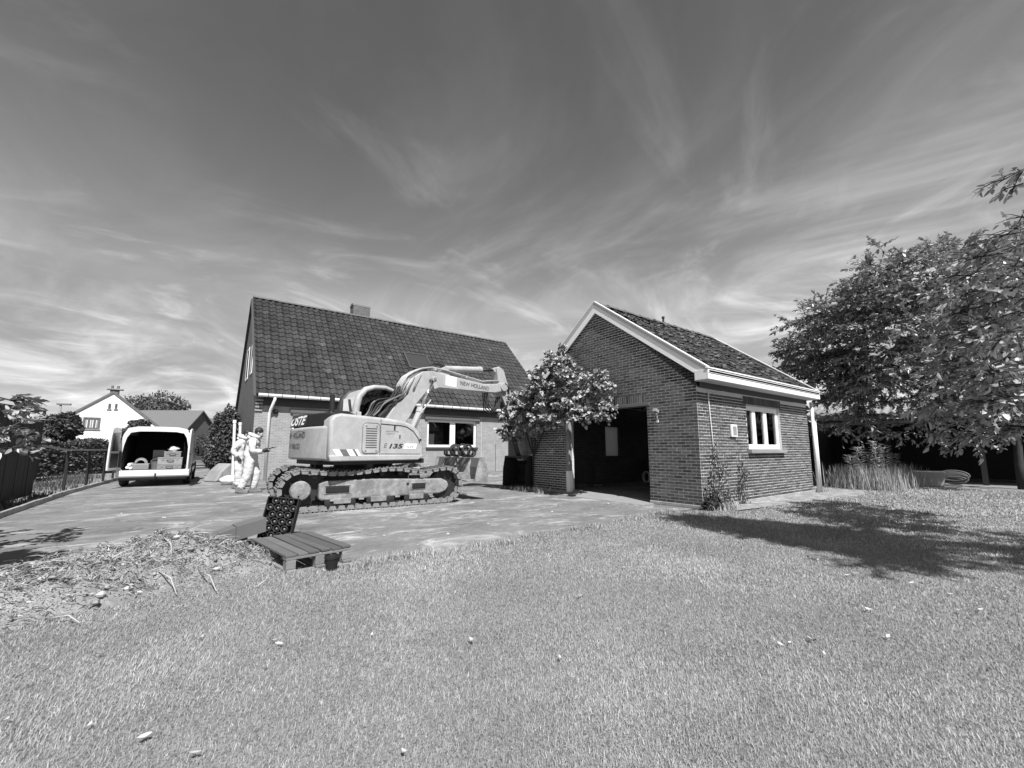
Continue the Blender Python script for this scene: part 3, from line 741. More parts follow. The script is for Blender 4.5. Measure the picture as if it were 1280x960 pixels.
    # bargeboards with a stepped profile, both verges
    for xb, xd in ((-ov, 1), (x1 - 0.02, -1)):
        for sgn in (1, -1):
            ye = EY + 0.02 if sgn > 0 else fy - 0.02
            a = Vector((0, ye, EZ + 0.02)); bb = Vector((0, ay, RZ + 0.035))
            dn = (bb - a).normalized(); nr = Vector((0, -dn.z, dn.y)) if sgn > 0 else Vector((0, dn.z, -dn.y))
            if nr.z < 0: nr = -nr
            main = None
            for nm, top, bot, thick, out, m in (('bargeboard', -0.085, -0.25, 0.035, 0.0, M_WHITE), ('barge_moulding', -0.055, -0.08, 0.05, -0.010, M_STICK_P), ('verge_trim', -0.016, -0.045, 0.06, -0.016, M_STICK_P), ('verge_cap', 0.012, -0.008, 0.10, -0.026, M_WHITE)):
                q = MB(); vs = []
                for xx in (xb + out * xd, xb + (out + thick) * xd):
                    for (P, off) in ((a, top), (bb, top), (bb, bot), (a, bot)):
                        # mitre at the ridge: measure the offset straight down there
                        w = P + (Vector((0, 0, off / dn.y * (1 if sgn > 0 else -1))) if P is bb else nr * off)
                        if P is bb: w = P + Vector((0, 0, off / abs(dn.y)))
                        vs.append((xx, w.y, w.z))
                q.add(vs, [(0, 1, 2, 3), (7, 6, 5, 4), (0, 4, 5, 1), (1, 5, 6, 2), (2, 6, 7, 3), (3, 7, 4, 0)])
                o = q.build(nm, m, roof if main is None else main)
                if main is None: main = o
    # boxed eave on the sunny side
    for yy, s in ((EY, 1), (fy, -1)):
        q = MB(); a, b_ = sorted((yy, yy + s * 0.035)); q.span((-ov - 0.02, a, 2.625), (x1 + 0.03, b_, 2.835)); fas = q.build('fascia', M_WHITE, roof, bevel=0.006)
        q = MB(); a, b_ = sorted((yy - s * 0.015, yy + s * 0.05)); q.span((-ov - 0.035, a, 2.84), (x1 + 0.04, b_, 2.872)); q.build('fascia_cap', M_WHITE, fas, bevel=0.005)
        q = MB(); a, b_ = sorted((yy - s * 0.008, yy - s * 0.001)); q.span((-ov - 0.02, a, 2.755), (x1 + 0.03, b_, 2.765)); q.build('fascia_line', M_TRIM, fas)
        q = MB(); a, b_ = sorted((yy + s * 0.036, 0.0 if s > 0 else W_)); q.span((-ov + 0.01, a, 2.62), (x1, b_, 2.645)); q.build('soffit', M_TRIM, roof)
        for xe in (-ov - 0.018, x1 + 0.005):
            q = MB(); a, b_ = sorted((yy + s * 0.037, yy + s * 0.30)); q.span((xe, a, 2.627), (xe + 0.02, b_, 2.83)); q.build('eave_return', M_TRIM, fas, bevel=0.004)
    fz = MB(); fz.span((0.1, -0.02, 2.5), (D_, -0.002, 2.62)); fz.build('frieze_shade_board', M_GREYTRIM, g)  # dark strip stands in for the eave's shadow on the wall
    # window on the side wall, pale boards standing behind the glass
    w = window(g, 'window', 2.14, 3.99, 1.205, 2.262, 0.065, [2.635, 3.255], 0.12, 0.06, mul=0.17, sillm=M_LIGHTGREY)
    for (xa, zt, tone) in ((2.34, 1.98, 0), (2.95, 2.0, 0)):
        q = MB(); q.span((xa, 0.14, 1.22), (xa + 0.15, 0.16, zt)); q.build('white_board', M_WHITE, w)
    q = MB(); q.span((3.5, 0.24, 1.22), (3.75, 0.26, 2.2)); q.build('grey_board', M_MID, w)
    # meter box
    q = MB(); q.span((1.28, -0.05, 1.48), (1.54, -0.002, 1.76)); mb_ = q.build('meter_box', M_WHITE, g, bevel=0.012)
    q = MB(); q.span((1.33, -0.056, 1.52), (1.49, -0.05, 1.72)); q.build('meter_door', M_LIGHTGREY, mb_, bevel=0.003)
    # downpipes at the far corner
    for (xx, r_, zt) in ((D_ + 0.02, 0.045, 2.55), (D_ + 0.17, 0.035, 2.0)):
        q = MB(); q.tube([(xx, -0.12, zt), (xx, -0.12, 0.05)], r_, 10); q.build('downpipe', M_TRIM, g, smooth=True)
    # cable run from soffit down the near corner
    q = MB(); q.tube([(1.1, -0.02, 2.49), (0.75, -0.02, 2.45), (0.5, -0.02, 2.47), (0.42, -0.02, 2.44), (0.42, -0.02, 2.2), (0.47, -0.02, 1.6), (0.5, -0.025, 0.9)], 0.012, 6); q.build('cable', M_TRIM, g, smooth=True)
    return g
build_garage()

# ------------------------------------------------------------------ lettering
def text_part(body, height, width, m, parent, fn, name='lettering', shear=0.0, bold=0.0):
    """flat printed lettering; fn maps (x, y) in the text plane to the parent's frame"""
    cu = bpy.data.curves.new('lettering', 'FONT'); cu.body = body; cu.size = 1.0; cu.shear = shear; cu.offset = bold
    ob = bpy.data.objects.new('lettering_source', cu); COL.objects.link(ob)
    bpy.context.view_layer.update()
    me = bpy.data.meshes.new_from_object(ob.evaluated_get(bpy.context.evaluated_depsgraph_get()))
    bpy.data.objects.remove(ob, do_unlink=True); bpy.data.curves.remove(cu)
    xs = [v.co.x for v in me.vertices]; ys = [v.co.y for v in me.vertices]
    x0, x1, y0, y1 = min(xs), max(xs), min(ys), max(ys)
    for v in me.vertices:
        v.co = fn((v.co.x - x0) / (x1 - x0) * width, (v.co.y - y0) / (y1 - y0) * height)
    me.materials.clear(); me.materials.append(m); me.update()
    return link(name, me, parent)

# ------------------------------------------------------------------ excavator
def build_excavator():
    ex = thing('excavator', (3.205, 10.085, 0), R(-3), 'pale tracked excavator with folded boom parked on the concrete yard', 'excavator')
    UA = R(11)
    # ---- tracks
    def track_path():
        pts = []
        zc_, r_ = 0.42, 0.385; xr, xf = -1.49, 1.50
        top = [(1.50, 0.805), (1.2, 0.77), (0.95, 0.735), (0.7, 0.765), (0.45, 0.81), (0.2, 0.815), (-0.05, 0.80), (-0.35, 0.765), (-0.65, 0.745), (-0.95, 0.75), (-1.28, 0.785), (-1.49, 0.805)]
        n = 24
        for k in range(30): pts.append((xr + (xf - xr) * k / 30, zc_ - r_))
        for k in range(n): a = -math.pi / 2 + math.pi * k / n; pts.append((xf + r_ * math.cos(a), zc_ + r_ * math.sin(a)))
        for i in range(len(top) - 1):
            for k in range(4): q = k / 4; pts.append((top[i][0] * (1 - q) + top[i + 1][0] * q, top[i][1] * (1 - q) + top[i + 1][1] * q))
        for k in range(n): a = math.pi / 2 + math.pi * k / n; pts.append((xr + r_ * math.cos(a), zc_ + r_ * math.sin(a)))
        return pts
    path_ = track_path(); P = path_ + [path_[0]]
    seg = [math.dist(P[i], P[i + 1]) for i in range(len(P) - 1)]; tot = sum(seg)
    def along(s):
        s %= tot; i = 0
        while s > seg[i]: s -= seg[i]; i += 1
        q = s / seg[i]; x = P[i][0] + (P[i + 1][0] - P[i][0]) * q; z = P[i][1] + (P[i + 1][1] - P[i][1]) * q
        return x, z, math.atan2(P[i + 1][1] - P[i][1], P[i + 1][0] - P[i][0])
    ns = 50; pitch = tot / ns
    sh = MB()
    sh.span((-pitch * 0.44, -0.25, -0.012), (pitch * 0.44, 0.25, 0.008))
    for gx in (-0.05, 0.01): sh.box((gx, 0, -0.022), (0.016, 0.5, 0.024))
    for yy in (-0.235, 0.235): sh.prism([(-pitch * 0.46, 0.0), (pitch * 0.40, 0.0), (pitch * 0.26, 0.068), (-pitch * 0.32, 0.068)], yy - 0.008, yy + 0.008, 'y')
    sh.box((-pitch * 0.46, 0, -0.024), (0.016, 0.5, 0.03))
    shm = sh.mesh('track_shoe', M_STEEL)
    lk = MB()
    for yy in (-0.09, 0.09):
        lk.prism([(-pitch * 0.55, 0.012), (pitch * 0.5, 0.012), (pitch * 0.5, 0.05), (pitch * 0.2, 0.075), (-pitch * 0.25, 0.075), (-pitch * 0.55, 0.05)], yy - 0.018, yy + 0.018, 'y')
    lkm = lk.mesh('track_link', M_STEEL)
    for side_ in (-1, 1):
        y0 = side_ * 1.0
        fr = MB()
        prof = [(-1.16, 0.25), (-1.12, 0.21), (1.36, 0.22), (1.52, 0.27), (1.60, 0.38), (1.56, 0.48), (1.42, 0.55), (0.6, 0.57), (-0.2, 0.60), (-1.06, 0.585), (-1.16, 0.53)]
        fr.prism(prof, y0 - 0.17 * 1, y0 + 0.17, 'y'); f = fr.build('track_frame', M_PAINT_DUSTY, ex, bevel=0.03)
        out = y0 + side_ * 0.172
        for (a, b, c, d) in ((-1.04, -0.60, 0.36, 0.47), (0.72, 1.02, 0.36, 0.455)):
            q = MB(); q.span((a, out - 0.03, c), (b, out + 0.004, d)); q.build('frame_slot', M_BLACK, f, bevel=0.01)
            q = MB(); q.tube([(a - 0.02, out, c - 0.02), (b + 0.02, out, c - 0.02), (b + 0.02, out, d + 0.02), (a - 0.02, out, d + 0.02), (a - 0.02, out, c - 0.02)], 0.012, 6); q.build('slot_rim', M_PAINT_DUSTY, f)
        q = MB(); q.lathe([(0.03, -0.004), (0.03, 0.004)], (0.62, out, 0.46), 10, 'y'); q.build('grease_hole', M_BLACK, f)
        for k, rx in enumerate((-0.95, -0.55, -0.15, 0.25, 0.65, 1.05)):
            q = MB(); q.lathe([(0.06, -0.16), (0.095, -0.15), (0.095, -0.09), (0.07, -0.08), (0.07, 0.08), (0.095, 0.09), (0.095, 0.15), (0.06, 0.16)], (rx, y0, 0.165), 14, 'y'); q.build('track_roller', M_DARK, f, auto=40)
        for rx in (-0.72, 0.0, 0.82):
            q = MB(); q.prism([(rx - 0.16, 0.13), (rx + 0.16, 0.13), (rx + 0.17, 0.24), (rx - 0.17, 0.24)], out - 0.02, out + 0.015, 'y'); q.build('roller_guard', M_PAINT_DUSTY, f, bevel=0.012)
        for rx in (-0.35, 0.4, 1.15, -0.9):
            q = MB(); q.span((rx - 0.05, out - 0.02, 0.19), (rx + 0.05, out + 0.01, 0.225)); q.build('frame_foot', M_PAINT_DUSTY, f, bevel=0.005)
        for rx in (0.08, 0.48):
            q = MB(); q.lathe([(0.05, -0.1), (0.05, 0.1)], (rx, y0, 0.69), 12, 'y'); q.build('carrier_roller', M_DARK, f)
        # sprocket with travel motor cover
        sp = MB(); teeth = []
        for k in range(42):
            a = 2 * math.pi * k / 42; r_ = 0.315 if k % 2 else 0.355; teeth.append((-1.49 + r_ * math.cos(a), 0.42 + r_ * math.sin(a)))
        sp.prism(teeth, y0 - 0.03, y0 + 0.03, 'y'); s_ = sp.build('sprocket', M_DARK, ex)
        mc = MB(); mc.lathe([(0.185, 0.0), (0.185, 0.10), (0.165, 0.125), (0.10, 0.135), (0.02, 0.135)] if side_ > 0 else [(0.185, 0.0), (0.185, -0.10), (0.165, -0.125), (0.10, -0.135), (0.02, -0.135)], (-1.49, y0 + side_ * 0.08, 0.42), 28, 'y')
        c_ = mc.build('motor_cover', M_PAINT_DUSTY, s_, auto=35)
        for k in range(1):
            a = 4.4; q = MB(); q.lathe([(0.016, -0.012), (0.016, 0.012)], (-1.49 + 0.1 * math.cos(a), y0 + side_ * 0.213, 0.42 + 0.1 * math.sin(a)), 6, 'y'); q.build('bolt', M_DARK, s_)
        idl = MB(); idl.lathe([(0.10, -0.09), (0.30, -0.08), (0.33, -0.05), (0.33, 0.05), (0.30, 0.08), (0.10, 0.09)], (1.50, y0, 0.42), 26, 'y'); idl.build('idler', M_DARK, ex, auto=40)
        fk = MB(); fk.prism([(1.2, 0.30), (1.5, 0.36), (1.55, 0.42), (1.5, 0.48), (1.2, 0.5)], y0 + side_ * 0.11, y0 + side_ * 0.15, 'y'); fk.build('idler_fork', M_PAINT_DUSTY, ex, bevel=0.01)
        tr = MB()   # link chain as the track's own mesh
        chain = None
        for k in range(ns):
            x, z, a = along((k + 0.5) * pitch)
            nrm = (math.sin(a), -math.cos(a))     # outward
            M = Euler((0, -a, 0)).to_matrix()
            vs = [M @ Vector(v.co) + Vector((x, y0, z)) for v in lkm.vertices]
            tr.add(vs, [tuple(p.vertices) for p in lkm.polygons], random.random())
        chain = tr.build('track', M_STEEL, ex)
        chain['kind'] = 'stuff'
        for k in range(ns):
            x, z, a = along((k + 0.5) * pitch)
            link('track_shoe', shm, chain, (x, y0, z), (0, -a, 0))
    cf = MB(); cf.prism([(-0.75, -0.85), (0.75, -0.85), (0.5, -0.4), (0.55, 0.0), (0.5, 0.4), (0.75, 0.85), (-0.75, 0.85), (-0.5, 0.4), (-0.55, 0), (-0.5, -0.4)], 0.45, 0.72, 'z'); cf.build('cross_frame', M_DARK, ex, bevel=0.02)
    tt = MB(); tt.lathe([(0.55, 0.72), (0.62, 0.74), (0.62, 0.90), (0.56, 0.94)], (0, 0, 0), 28); tt.build('slew_ring', M_DARK, ex, auto=40)
    # ---- dozer blade
    bl = MB(); bp_ = [(2.42, 0.42), (2.50, 0.44), (2.46, 0.60), (2.44, 0.78), (2.50, 1.0), (2.42, 1.0), (2.37, 0.78), (2.38, 0.6)]
    bl.prism(bp_, -1.25, 1.25, 'y'); bld = bl.build('dozer_blade', M_STICK_G, ex, bevel=0.006)
    for yy in (-1.262, 1.242):
        q = MB(); q.prism([(2.22, 0.46), (2.58, 0.40), (2.60, 0.62), (2.50, 1.02), (2.36, 1.02), (2.27, 0.7)], yy, yy + 0.02, 'y'); q.build('blade_end_plate', M_PAINT_DUSTY, bld)
    for yy in (-0.72, 0.0, 0.72):
        q = MB(); q.prism([(2.40, 0.98), (2.30, 0.8), (2.16, 0.58), (2.05, 0.46), (2.40, 0.46)], yy - 0.012, yy + 0.012, 'y'); q.build('blade_gusset', M_PAINT_DUSTY, bld)
    q = MB(); q.span((2.10, -1.1, 0.44), (2.42, 1.1, 0.47)); q.build('blade_shelf', M_PAINT_DUSTY, bld, bevel=0.006)
    for yy in (-0.55, 0.55):
        q = MB(); q.beam((0.9, yy * 0.9, 0.52), (2.38, yy, 0.56), 0.12, 0.16); q.build('blade_arm', M_PAINT_DUSTY, ex, bevel=0.015)
    q = MB(); q.tube([(0.9, 0, 0.68), (1.6, 0, 0.72)], 0.07, 12); cy_ = q.build('blade_cylinder', M_PAINT_DUSTY, ex, auto=40)
    q = MB(); q.tube([(1.6, 0, 0.72), (2.36, 0, 0.78)], 0.035, 10); q.build('cylinder_rod', M_CHROME, cy_, smooth=True)

    # ---- upper structure (turned against the tracks)
    def up(mb, name, m, parent=None, **k):
        o = mb.build(name, m, parent or ex, **k)
        if parent is None: o.rotation_euler = (0, 0, UA); o.location = (0.12, -0.08, 0)
        return o
    YN = -1.2
    d = MB(); d.prism([(-1.3, -1.05), (0.75, -1.05), (0.95, -0.4), (0.95, 1.15), (-1.2, 1.15), (-1.45, 0.6), (-1.45, -0.6)], 0.90, 1.0, 'z'); up(d, 'deck', M_DARK)
    hood = MB()
    hood.prism([(-1.46, 1.06), (-1.42, 0.97), (0.50, 0.97), (0.62, 1.03), (0.65, 1.10), (0.645, 1.28), (0.60, 1.46), (0.50, 1.63), (0.36, 1.74), (0.18, 1.81), (-0.2, 1.86), (-1.25, 1.91), (-1.40, 1.87), (-1.465, 1.77)], YN, -0.30, 'y')
    hd = up(hood, 'engine_cover', M_PAINT, bevel=0.06, seg=4, auto=40)
    skirt = MB(); skirt.prism([(-1.44, 0.975), (0.50, 0.975), (0.60, 1.03), (0.63, 1.09), (-1.455, 1.09)], YN - 0.012, YN + 0.05, 'y'); up(skirt, 'side_skirt', M_PAINT, hd, bevel=0.02, seg=3, auto=40)
    yf = YN - 0.003
    def outline(pts, r_=0.006, nm='panel_gap', m=M_STICK_G):
        q = MB(); q.tube([(x, yf, z) for x, z in pts], r_, 5); up(q, nm, m, hd)
    outline([(-0.42, 1.0), (-0.42, 1.83)], 0.007)
    outline([(-0.42, 1.735), (0.06, 1.715), (0.2, 1.69), (0.36, 1.60), (0.48, 1.46), (0.535, 1.34)], 0.009, m=M_BLACK)
    outline([(-0.40, 1.115), (0.55, 1.105)], 0.006)
    # louvred panel
    def rr(x0, x1, z0, z1, r_):
        o_ = []
        for cx_, cz_, a0 in ((x1 - r_, z0 + r_, -90), (x1 - r_, z1 - r_, 0), (x0 + r_, z1 - r_, 90), (x0 + r_, z0 + r_, 180)):
            for k in range(5): a = R(a0 + k * 22.5); o_.append((cx_ + r_ * math.cos(a), cz_ + r_ * math.sin(a)))
        return o_
    pn = MB(); pn.prism(rr(-0.80, -0.45, 1.13, 1.73, 0.07), YN - 0.012, YN + 0.03, 'y'); pnl = up(pn, 'vent_panel', M_PAINT, hd, bevel=0.006)
    outline(rr(-0.815, -0.435, 1.115, 1.745, 0.08) + [rr(-0.815, -0.435, 1.115, 1.745, 0.08)[0]], 0.006)
    for k in range(9):
        z = 1.25 + k * 0.048; q = MB(); q.box((-0.625, YN - 0.016, z), (0.24, 0.02, 0.010), (R(-30), 0, 0)); up(q, 'louvre', M_MID, pnl)
    for (x, z) in ((-0.74, 1.68), (-0.51, 1.68), (-0.74, 1.18), (-0.51, 1.18)):
        q = MB(); q.lathe([(0.018, -0.006), (0.018, 0.004)], (x, YN - 0.014, z), 10, 'y'); up(q, 'latch', M_MID, pnl)
    for (x, z, w_, h_) in ((-0.10, 1.66, 0.03, 0.09), (0.03, 1.48, 0.02, 0.07), (0.545, 1.42, 0.045, 0.04)):
        q = MB(); q.box((x, YN - 0.008, z), (w_, 0.015, h_)); up(q, 'door_latch', M_BLACK, hd)
    q = MB(); q.box((-0.80, -0.95, 1.93), (0.09, 0.09, 0.10)); up(q, 'filler_cap', M_PAINT, hd, bevel=0.015)
    # side lettering and hazard stripe
    side = lambda x, z: (lambda a, b: Vector((x + a, YN - 0.0135, z + b)))
    sideh = lambda x, z: (lambda a, b: Vector((x + a, YN - 0.0050, z + b)))
    text_part('E', 0.085, 0.075, M_STICK_G, hd, sideh(-0.335, 1.245), shear=0.2)
    text_part('135', 0.10, 0.33, M_STICK_K, hd, sideh(-0.215, 1.225), shear=0.25, bold=0.03)
    q = MB(); q.add([(0.12, YN - 0.004, 1.215), (0.43, YN - 0.004, 1.215), (0.47, YN - 0.004, 1.33), (0.16, YN - 0.004, 1.33)], [(0, 1, 2, 3)]); up(q, 'sticker', M_STICK_W, hd)
    text_part('SR', 0.055, 0.17, M_STICK_G, hd, sideh(0.20, 1.232), shear=0.2)
    text_part('NEW HOLLAND', 0.022, 0.30, M_STICK_G, hd, sideh(-0.30, 1.575)); text_part('KOBELCO', 0.02, 0.18, M_STICK_G, hd, sideh(-0.28, 1.525))
    x = -1.40
    for k, (m_, w_) in enumerate(((M_STICK_W, 0.13), (M_STICK_G, 0.14), (M_STICK_W, 0.12), (M_STICK_G, 0.05), (M_STICK_W, 0.06))):
        q = MB(); q.add([(x + 0.08, YN - 0.0145, 1.075), (x + 0.08 + w_, YN - 0.0145, 1.075), (x + w_, YN - 0.0055, 1.205), (x, YN - 0.0055, 1.205)], [(0, 1, 2, 3)]); up(q, 'hazard_stripe', m_, hd); x += w_
    # counterweight
    pl = [(-0.95, -1.12), (-1.36, -1.14), (-1.46, -1.08), (-1.55, -0.85), (-1.60, -0.5), (-1.62, 0.0), (-1.60, 0.5), (-1.55, 0.85), (-1.42, 1.1), (-1.25, 1.2), (-0.95, 1.2)]
    cw = MB(); cw.prism(pl, 0.99, 1.66, 'z'); cwo = up(cw, 'counterweight', M_PAINT, bevel=0.05, seg=4, auto=40)
    def onrear(y0, z0):
        def fn(a, b):
            y = y0 - a; x = -1.625 + 0.075 * (abs(y) / 0.85) ** 2.0
            return Vector((x, y, z0 + b))
        return fn
    text_part('NEW HOLLAND', 0.115, 1.15, M_STICK_K, cwo, onrear(0.86, 1.44), bold=0.01); text_part('KOBELCO', 0.105, 0.75, M_STICK_K, cwo, onrear(0.70, 1.22), bold=0.01)
    q = MB(); q.box((-1.62, -0.02, 1.585), (0.004, 0.6, 0.006)); up(q, 'panel_line', M_MID, cwo)
    tp = MB(); tp.prism([(x * 0.965, y * 0.95) for x, y in pl], 1.66, 1.93, 'z'); tpo = up(tp, 'rear_grille', M_BLACK, cwo, bevel=0.03)
    q = MB(); q.add([(-1.585, 0.74, 1.685), (-1.575, -0.16, 1.685), (-1.555, -0.26, 1.94), (-1.56, 0.66, 1.94), (-1.57, 0.74, 1.68), (-1.56, -0.16, 1.68), (-1.54, -0.26, 1.94), (-1.545, 0.66, 1.94)], [(0, 1, 2, 3), (7, 6, 5, 4), (0, 4, 5, 1), (1, 5, 6, 2), (2, 6, 7, 3), (3, 7, 4, 0)])
    sg = up(q, 'sign_panel', M_STICK_K, cwo)
    text_part('OSTE', 0.20, 0.86, M_STICK_W, sg, lambda a, b: Vector((-1.59 + 0.03 * b / 0.2, 0.73 - a - 0.08 * b / 0.2, 1.71 + b)), shear=0.1, bold=0.035)
    ebox = MB(); ebox.span((-1.30, -0.98, 1.70), (-1.0, -0.42, 1.98)); up(ebox, 'exhaust_housing', M_BLACK, bevel=0.02)
    exs = MB(); exs.tube([(-1.22, -0.62, 1.9), (-1.22, -0.62, 2.12), (-1.23, -0.62, 2.33)], [0.055, 0.055, 0.048], 12); up(exs, 'exhaust_pipe', M_BLACK, auto=50)
    for yy in (-0.62, -0.85):
        q = MB(); q.blob((-1.32, yy, 1.93), 0.03, 8, 5); up(q, 'tail_bolt', M_CHROME)
    # underside clutter below the tail
    for k, (x, y) in enumerate(((-0.9, -0.3), (-0.7, 0.2), (-1.1, 0.5), (-0.4, -0.7), (-1.2, 0.0))):
        q = MB(); q.box((x, y, 0.86), (0.16, 0.12, 0.12)); up(q, 'chassis_block', M_PAINT_DUSTY if k % 2 else M_DARK, bevel=0.01)
    # ---- cab
    CY0, CY1 = 0.26, 1.18
    prof = [(-0.30, 1.45), (-0.32, 1.9), (-0.31, 2.2), (-0.25, 2.46), (-0.10, 2.64), (0.12, 2.72), (0.42, 2.735), (0.66, 2.67), (0.84, 2.50), (0.98, 2.15), (1.02, 1.7), (0.98, 1.3)]
    for yy in (CY0, CY1):
        near = yy == CY0
        c = MB(); c.tube([(x, yy, z) for x, z in prof], [0.085, 0.085, 0.085, 0.085, 0.075, 0.06, 0.055, 0.05, 0.045, 0.04, 0.04, 0.04], 12)
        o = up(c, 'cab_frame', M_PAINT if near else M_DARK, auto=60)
        c = MB(); c.prism([(-0.32, 1.2), (0.95, 1.2), (1.0, 1.92), (-0.32, 1.96)], yy - 0.025, yy + 0.025, 'y'); up(c, 'cab_panel', M_PAINT, o, bevel=0.02)
        c = MB(); c.prism([(-0.24, 1.96), (0.96, 1.92), (0.93, 2.15), (0.80, 2.46), (0.62, 2.61), (0.40, 2.67), (0.14, 2.65), (-0.05, 2.58), (-0.18, 2.42), (-0.23, 2.2)], yy - 0.006, yy + 0.006, 'y'); up(c, 'door_glass', G_CAB, o)
    rf = MB(); rp_ = [(-0.28, 2.44), (-0.12, 2.64), (0.12, 2.735), (0.42, 2.75), (0.66, 2.685)]
    rf.prism(rp_ + [(x, z - 0.06) for x, z in reversed(rp_)], CY0 + 0.02, CY1 - 0.02, 'y'); up(rf, 'cab_roof', M_PAINT, bevel=0.02, auto=40)
    bk = MB(); bk.span((-0.36, CY0, 1.2), (-0.30, CY1, 2.02)); up(bk, 'cab_rear_panel', M_PAINT, bevel=0.02)
    g1 = MB(); g1.add([(-0.345, CY0 + 0.08, 2.02), (-0.345, CY1 - 0.05, 2.02), (-0.29, CY1 - 0.05, 2.46), (-0.29, CY0 + 0.08, 2.46)], [(0, 1, 2, 3)]); up(g1, 'rear_glass', G_CAB)
    q = MB(); q.tube([(-0.36, 0.45, 2.05), (-0.33, 0.62, 2.28), (-0.31, 0.70, 2.42)], 0.018, 6); up(q, 'wiper_arm', M_BLACK)
    g2 = MB(); g2.add([(1.01, CY0 + 0.05, 1.4), (1.01, CY1 - 0.05, 1.4), (0.84, CY1 - 0.05, 2.5), (0.84, CY0 + 0.05, 2.5)], [(3, 2, 1, 0)]); up(g2, 'windscreen', G_CAB)
    fp = MB(); fp.span((0.93, CY0, 1.0), (0.99, CY1, 1.4)); up(fp, 'cab_front_panel', M_PAINT, bevel=0.01)
    st = MB(); st.box((0.35, 0.72, 1.62), (0.5, 0.5, 0.14)); st.box((0.10, 0.72, 1.98), (0.14, 0.5, 0.72), (0, R(-10), 0)); seat = up(st, 'seat', M_BLACK, bevel=0.04, seg=3)
    q = MB(); q.box((0.03, 0.72, 2.42), (0.09, 0.28, 0.18), (0, R(-10), 0)); up(q, 'headrest', M_BLACK, seat, bevel=0.03)
    q = MB(); q.tube([(-0.55, -0.42, 1.88), (-0.55, -0.42, 1.98)], 0.03, 8); up(q, 'mirror_stub', M_PAINT)
    q = MB(); q.tube([(-0.75, 0.2, 1.93), (-0.68, 0.2, 2.06), (-0.42, 0.24, 2.06), (-0.38, 0.24, 1.98)], 0.016, 6); up(q, 'handrail', M_CHROME)
    # ---- boom
    BY = 0.19
    bo = MB(); bpf = [(0.12, 1.45), (0.50, 1.50), (0.88, 2.02), (1.06, 2.36), (1.34, 2.68), (1.72, 2.82), (2.4, 2.855), (3.45, 2.87), (3.74, 2.875), (4.02, 2.95), (4.17, 3.06), (4.15, 3.17), (4.0, 3.21), (3.75, 3.15), (3.30, 3.10), (1.95, 3.21), (1.54, 3.25), (1.22, 3.20), (0.90, 2.98), (0.68, 2.66), (0.36, 2.12), (0.05, 1.62)]
    bo.prism(bpf, -BY, BY, 'y'); boom = up(bo, 'boom', M_PAINT, bevel=0.018, seg=3, auto=35)
    for sg_ in (-1, 1):
        q = MB(); q.prism([(1.72, 2.835), (3.7, 2.89), (3.95, 2.97), (4.10, 3.07), (4.08, 3.13), (3.3, 3.07), (1.95, 3.18), (1.5, 3.22)], sg_ * (BY + 0.002) - 0.004, sg_ * (BY + 0.002) + 0.004, 'y')
        up(q, 'boom_side_plate', M_PAINT, boom, bevel=0.003)
    yb = -BY - 0.0085
    bs = lambda x, z, sl: (lambda a, b: Vector((x + a, yb, z + b + sl * a)))
    q = MB(); q.add([(1.92, yb + 0.001, 2.92), (2.28, yb + 0.001, 2.90), (2.28, yb + 0.001, 3.17), (1.92, yb + 0.001, 3.20)], [(0, 1, 2, 3)]); up(q, 'sticker', M_STICK_W, boom)
    text_part('OSTE', 0.07, 0.28, M_STICK_P, boom, bs(1.96, 3.09, -0.05)); text_part('0475', 0.05, 0.22, M_STICK_P, boom, bs(2.0, 2.95, -0.03))
    text_part('NEW HOLLAND', 0.115, 1.06, M_STICK_K, boom, bs(2.42, 2.975, -0.055), bold=0.012)
    for yy in (-0.12, -0.04, 0.05, 0.13):
        q = MB(); q.tube([(0.62, yy, 2.62), (0.68, yy, 2.85), (0.80, yy, 3.04), (1.0, yy, 3.18), (1.22, yy, 3.29), (1.52, yy, 3.36), (1.95, yy, 3.34), (3.28, yy, 3.18), (3.5, yy, 3.22), (3.95, yy, 3.27)], 0.02, 7); up(q, 'hydraulic_pipe', M_PAINT, boom, smooth=True)
    for (x, z) in ((1.6, 3.33), (2.65, 3.26)):
        q = MB(); q.box((x, 0, z - 0.02), (0.06, 0.36, 0.06)); up(q, 'pipe_clamp', M_PAINT, boom)
    rng_ = random.Random(5)
    for k in range(15):    # hose bundle at the boom foot
        yy = rng_.uniform(-0.30, 0.22); s0 = rng_.uniform(-0.1, 0.25); s1 = rng_.uniform(0.55, 0.85)
        q = MB(); pts = [(s0 - 0.15, yy, 1.88 + rng_.uniform(0, .1)), (s0, yy + 0.03, 2.10), (s0 + 0.12, yy, 2.28 + rng_.uniform(-.05, .1)), ((s0 + s1) / 2 + 0.1, yy * 0.9, 2.38 + rng_.uniform(-.05, .1)), (s1 - 0.05, yy * 0.8, 2.55 + rng_.uniform(-.05, .1)), (s1, yy * 0.7, 2.75)]
        # smooth the run
        sm = []
        for i in range(len(pts) - 1):
            for j in range(4):
                t = j / 4; p0 = Vector(pts[max(i - 1, 0)]); p1 = Vector(pts[i]); p2 = Vector(pts[i + 1]); p3 = Vector(pts[min(i + 2, len(pts) - 1)])
                sm.append(0.5 * ((2 * p1) + (p2 - p0) * t + (2 * p0 - 5 * p1 + 4 * p2 - p3) * t * t + (3 * p1 - p0 - 3 * p2 + p3) * t ** 3))
        sm.append(Vector(pts[-1]))
        q.tube(sm, 0.022, 6); up(q, 'hydraulic_hose', M_RUBBER if k % 4 else M_STICK_G, smooth=True)
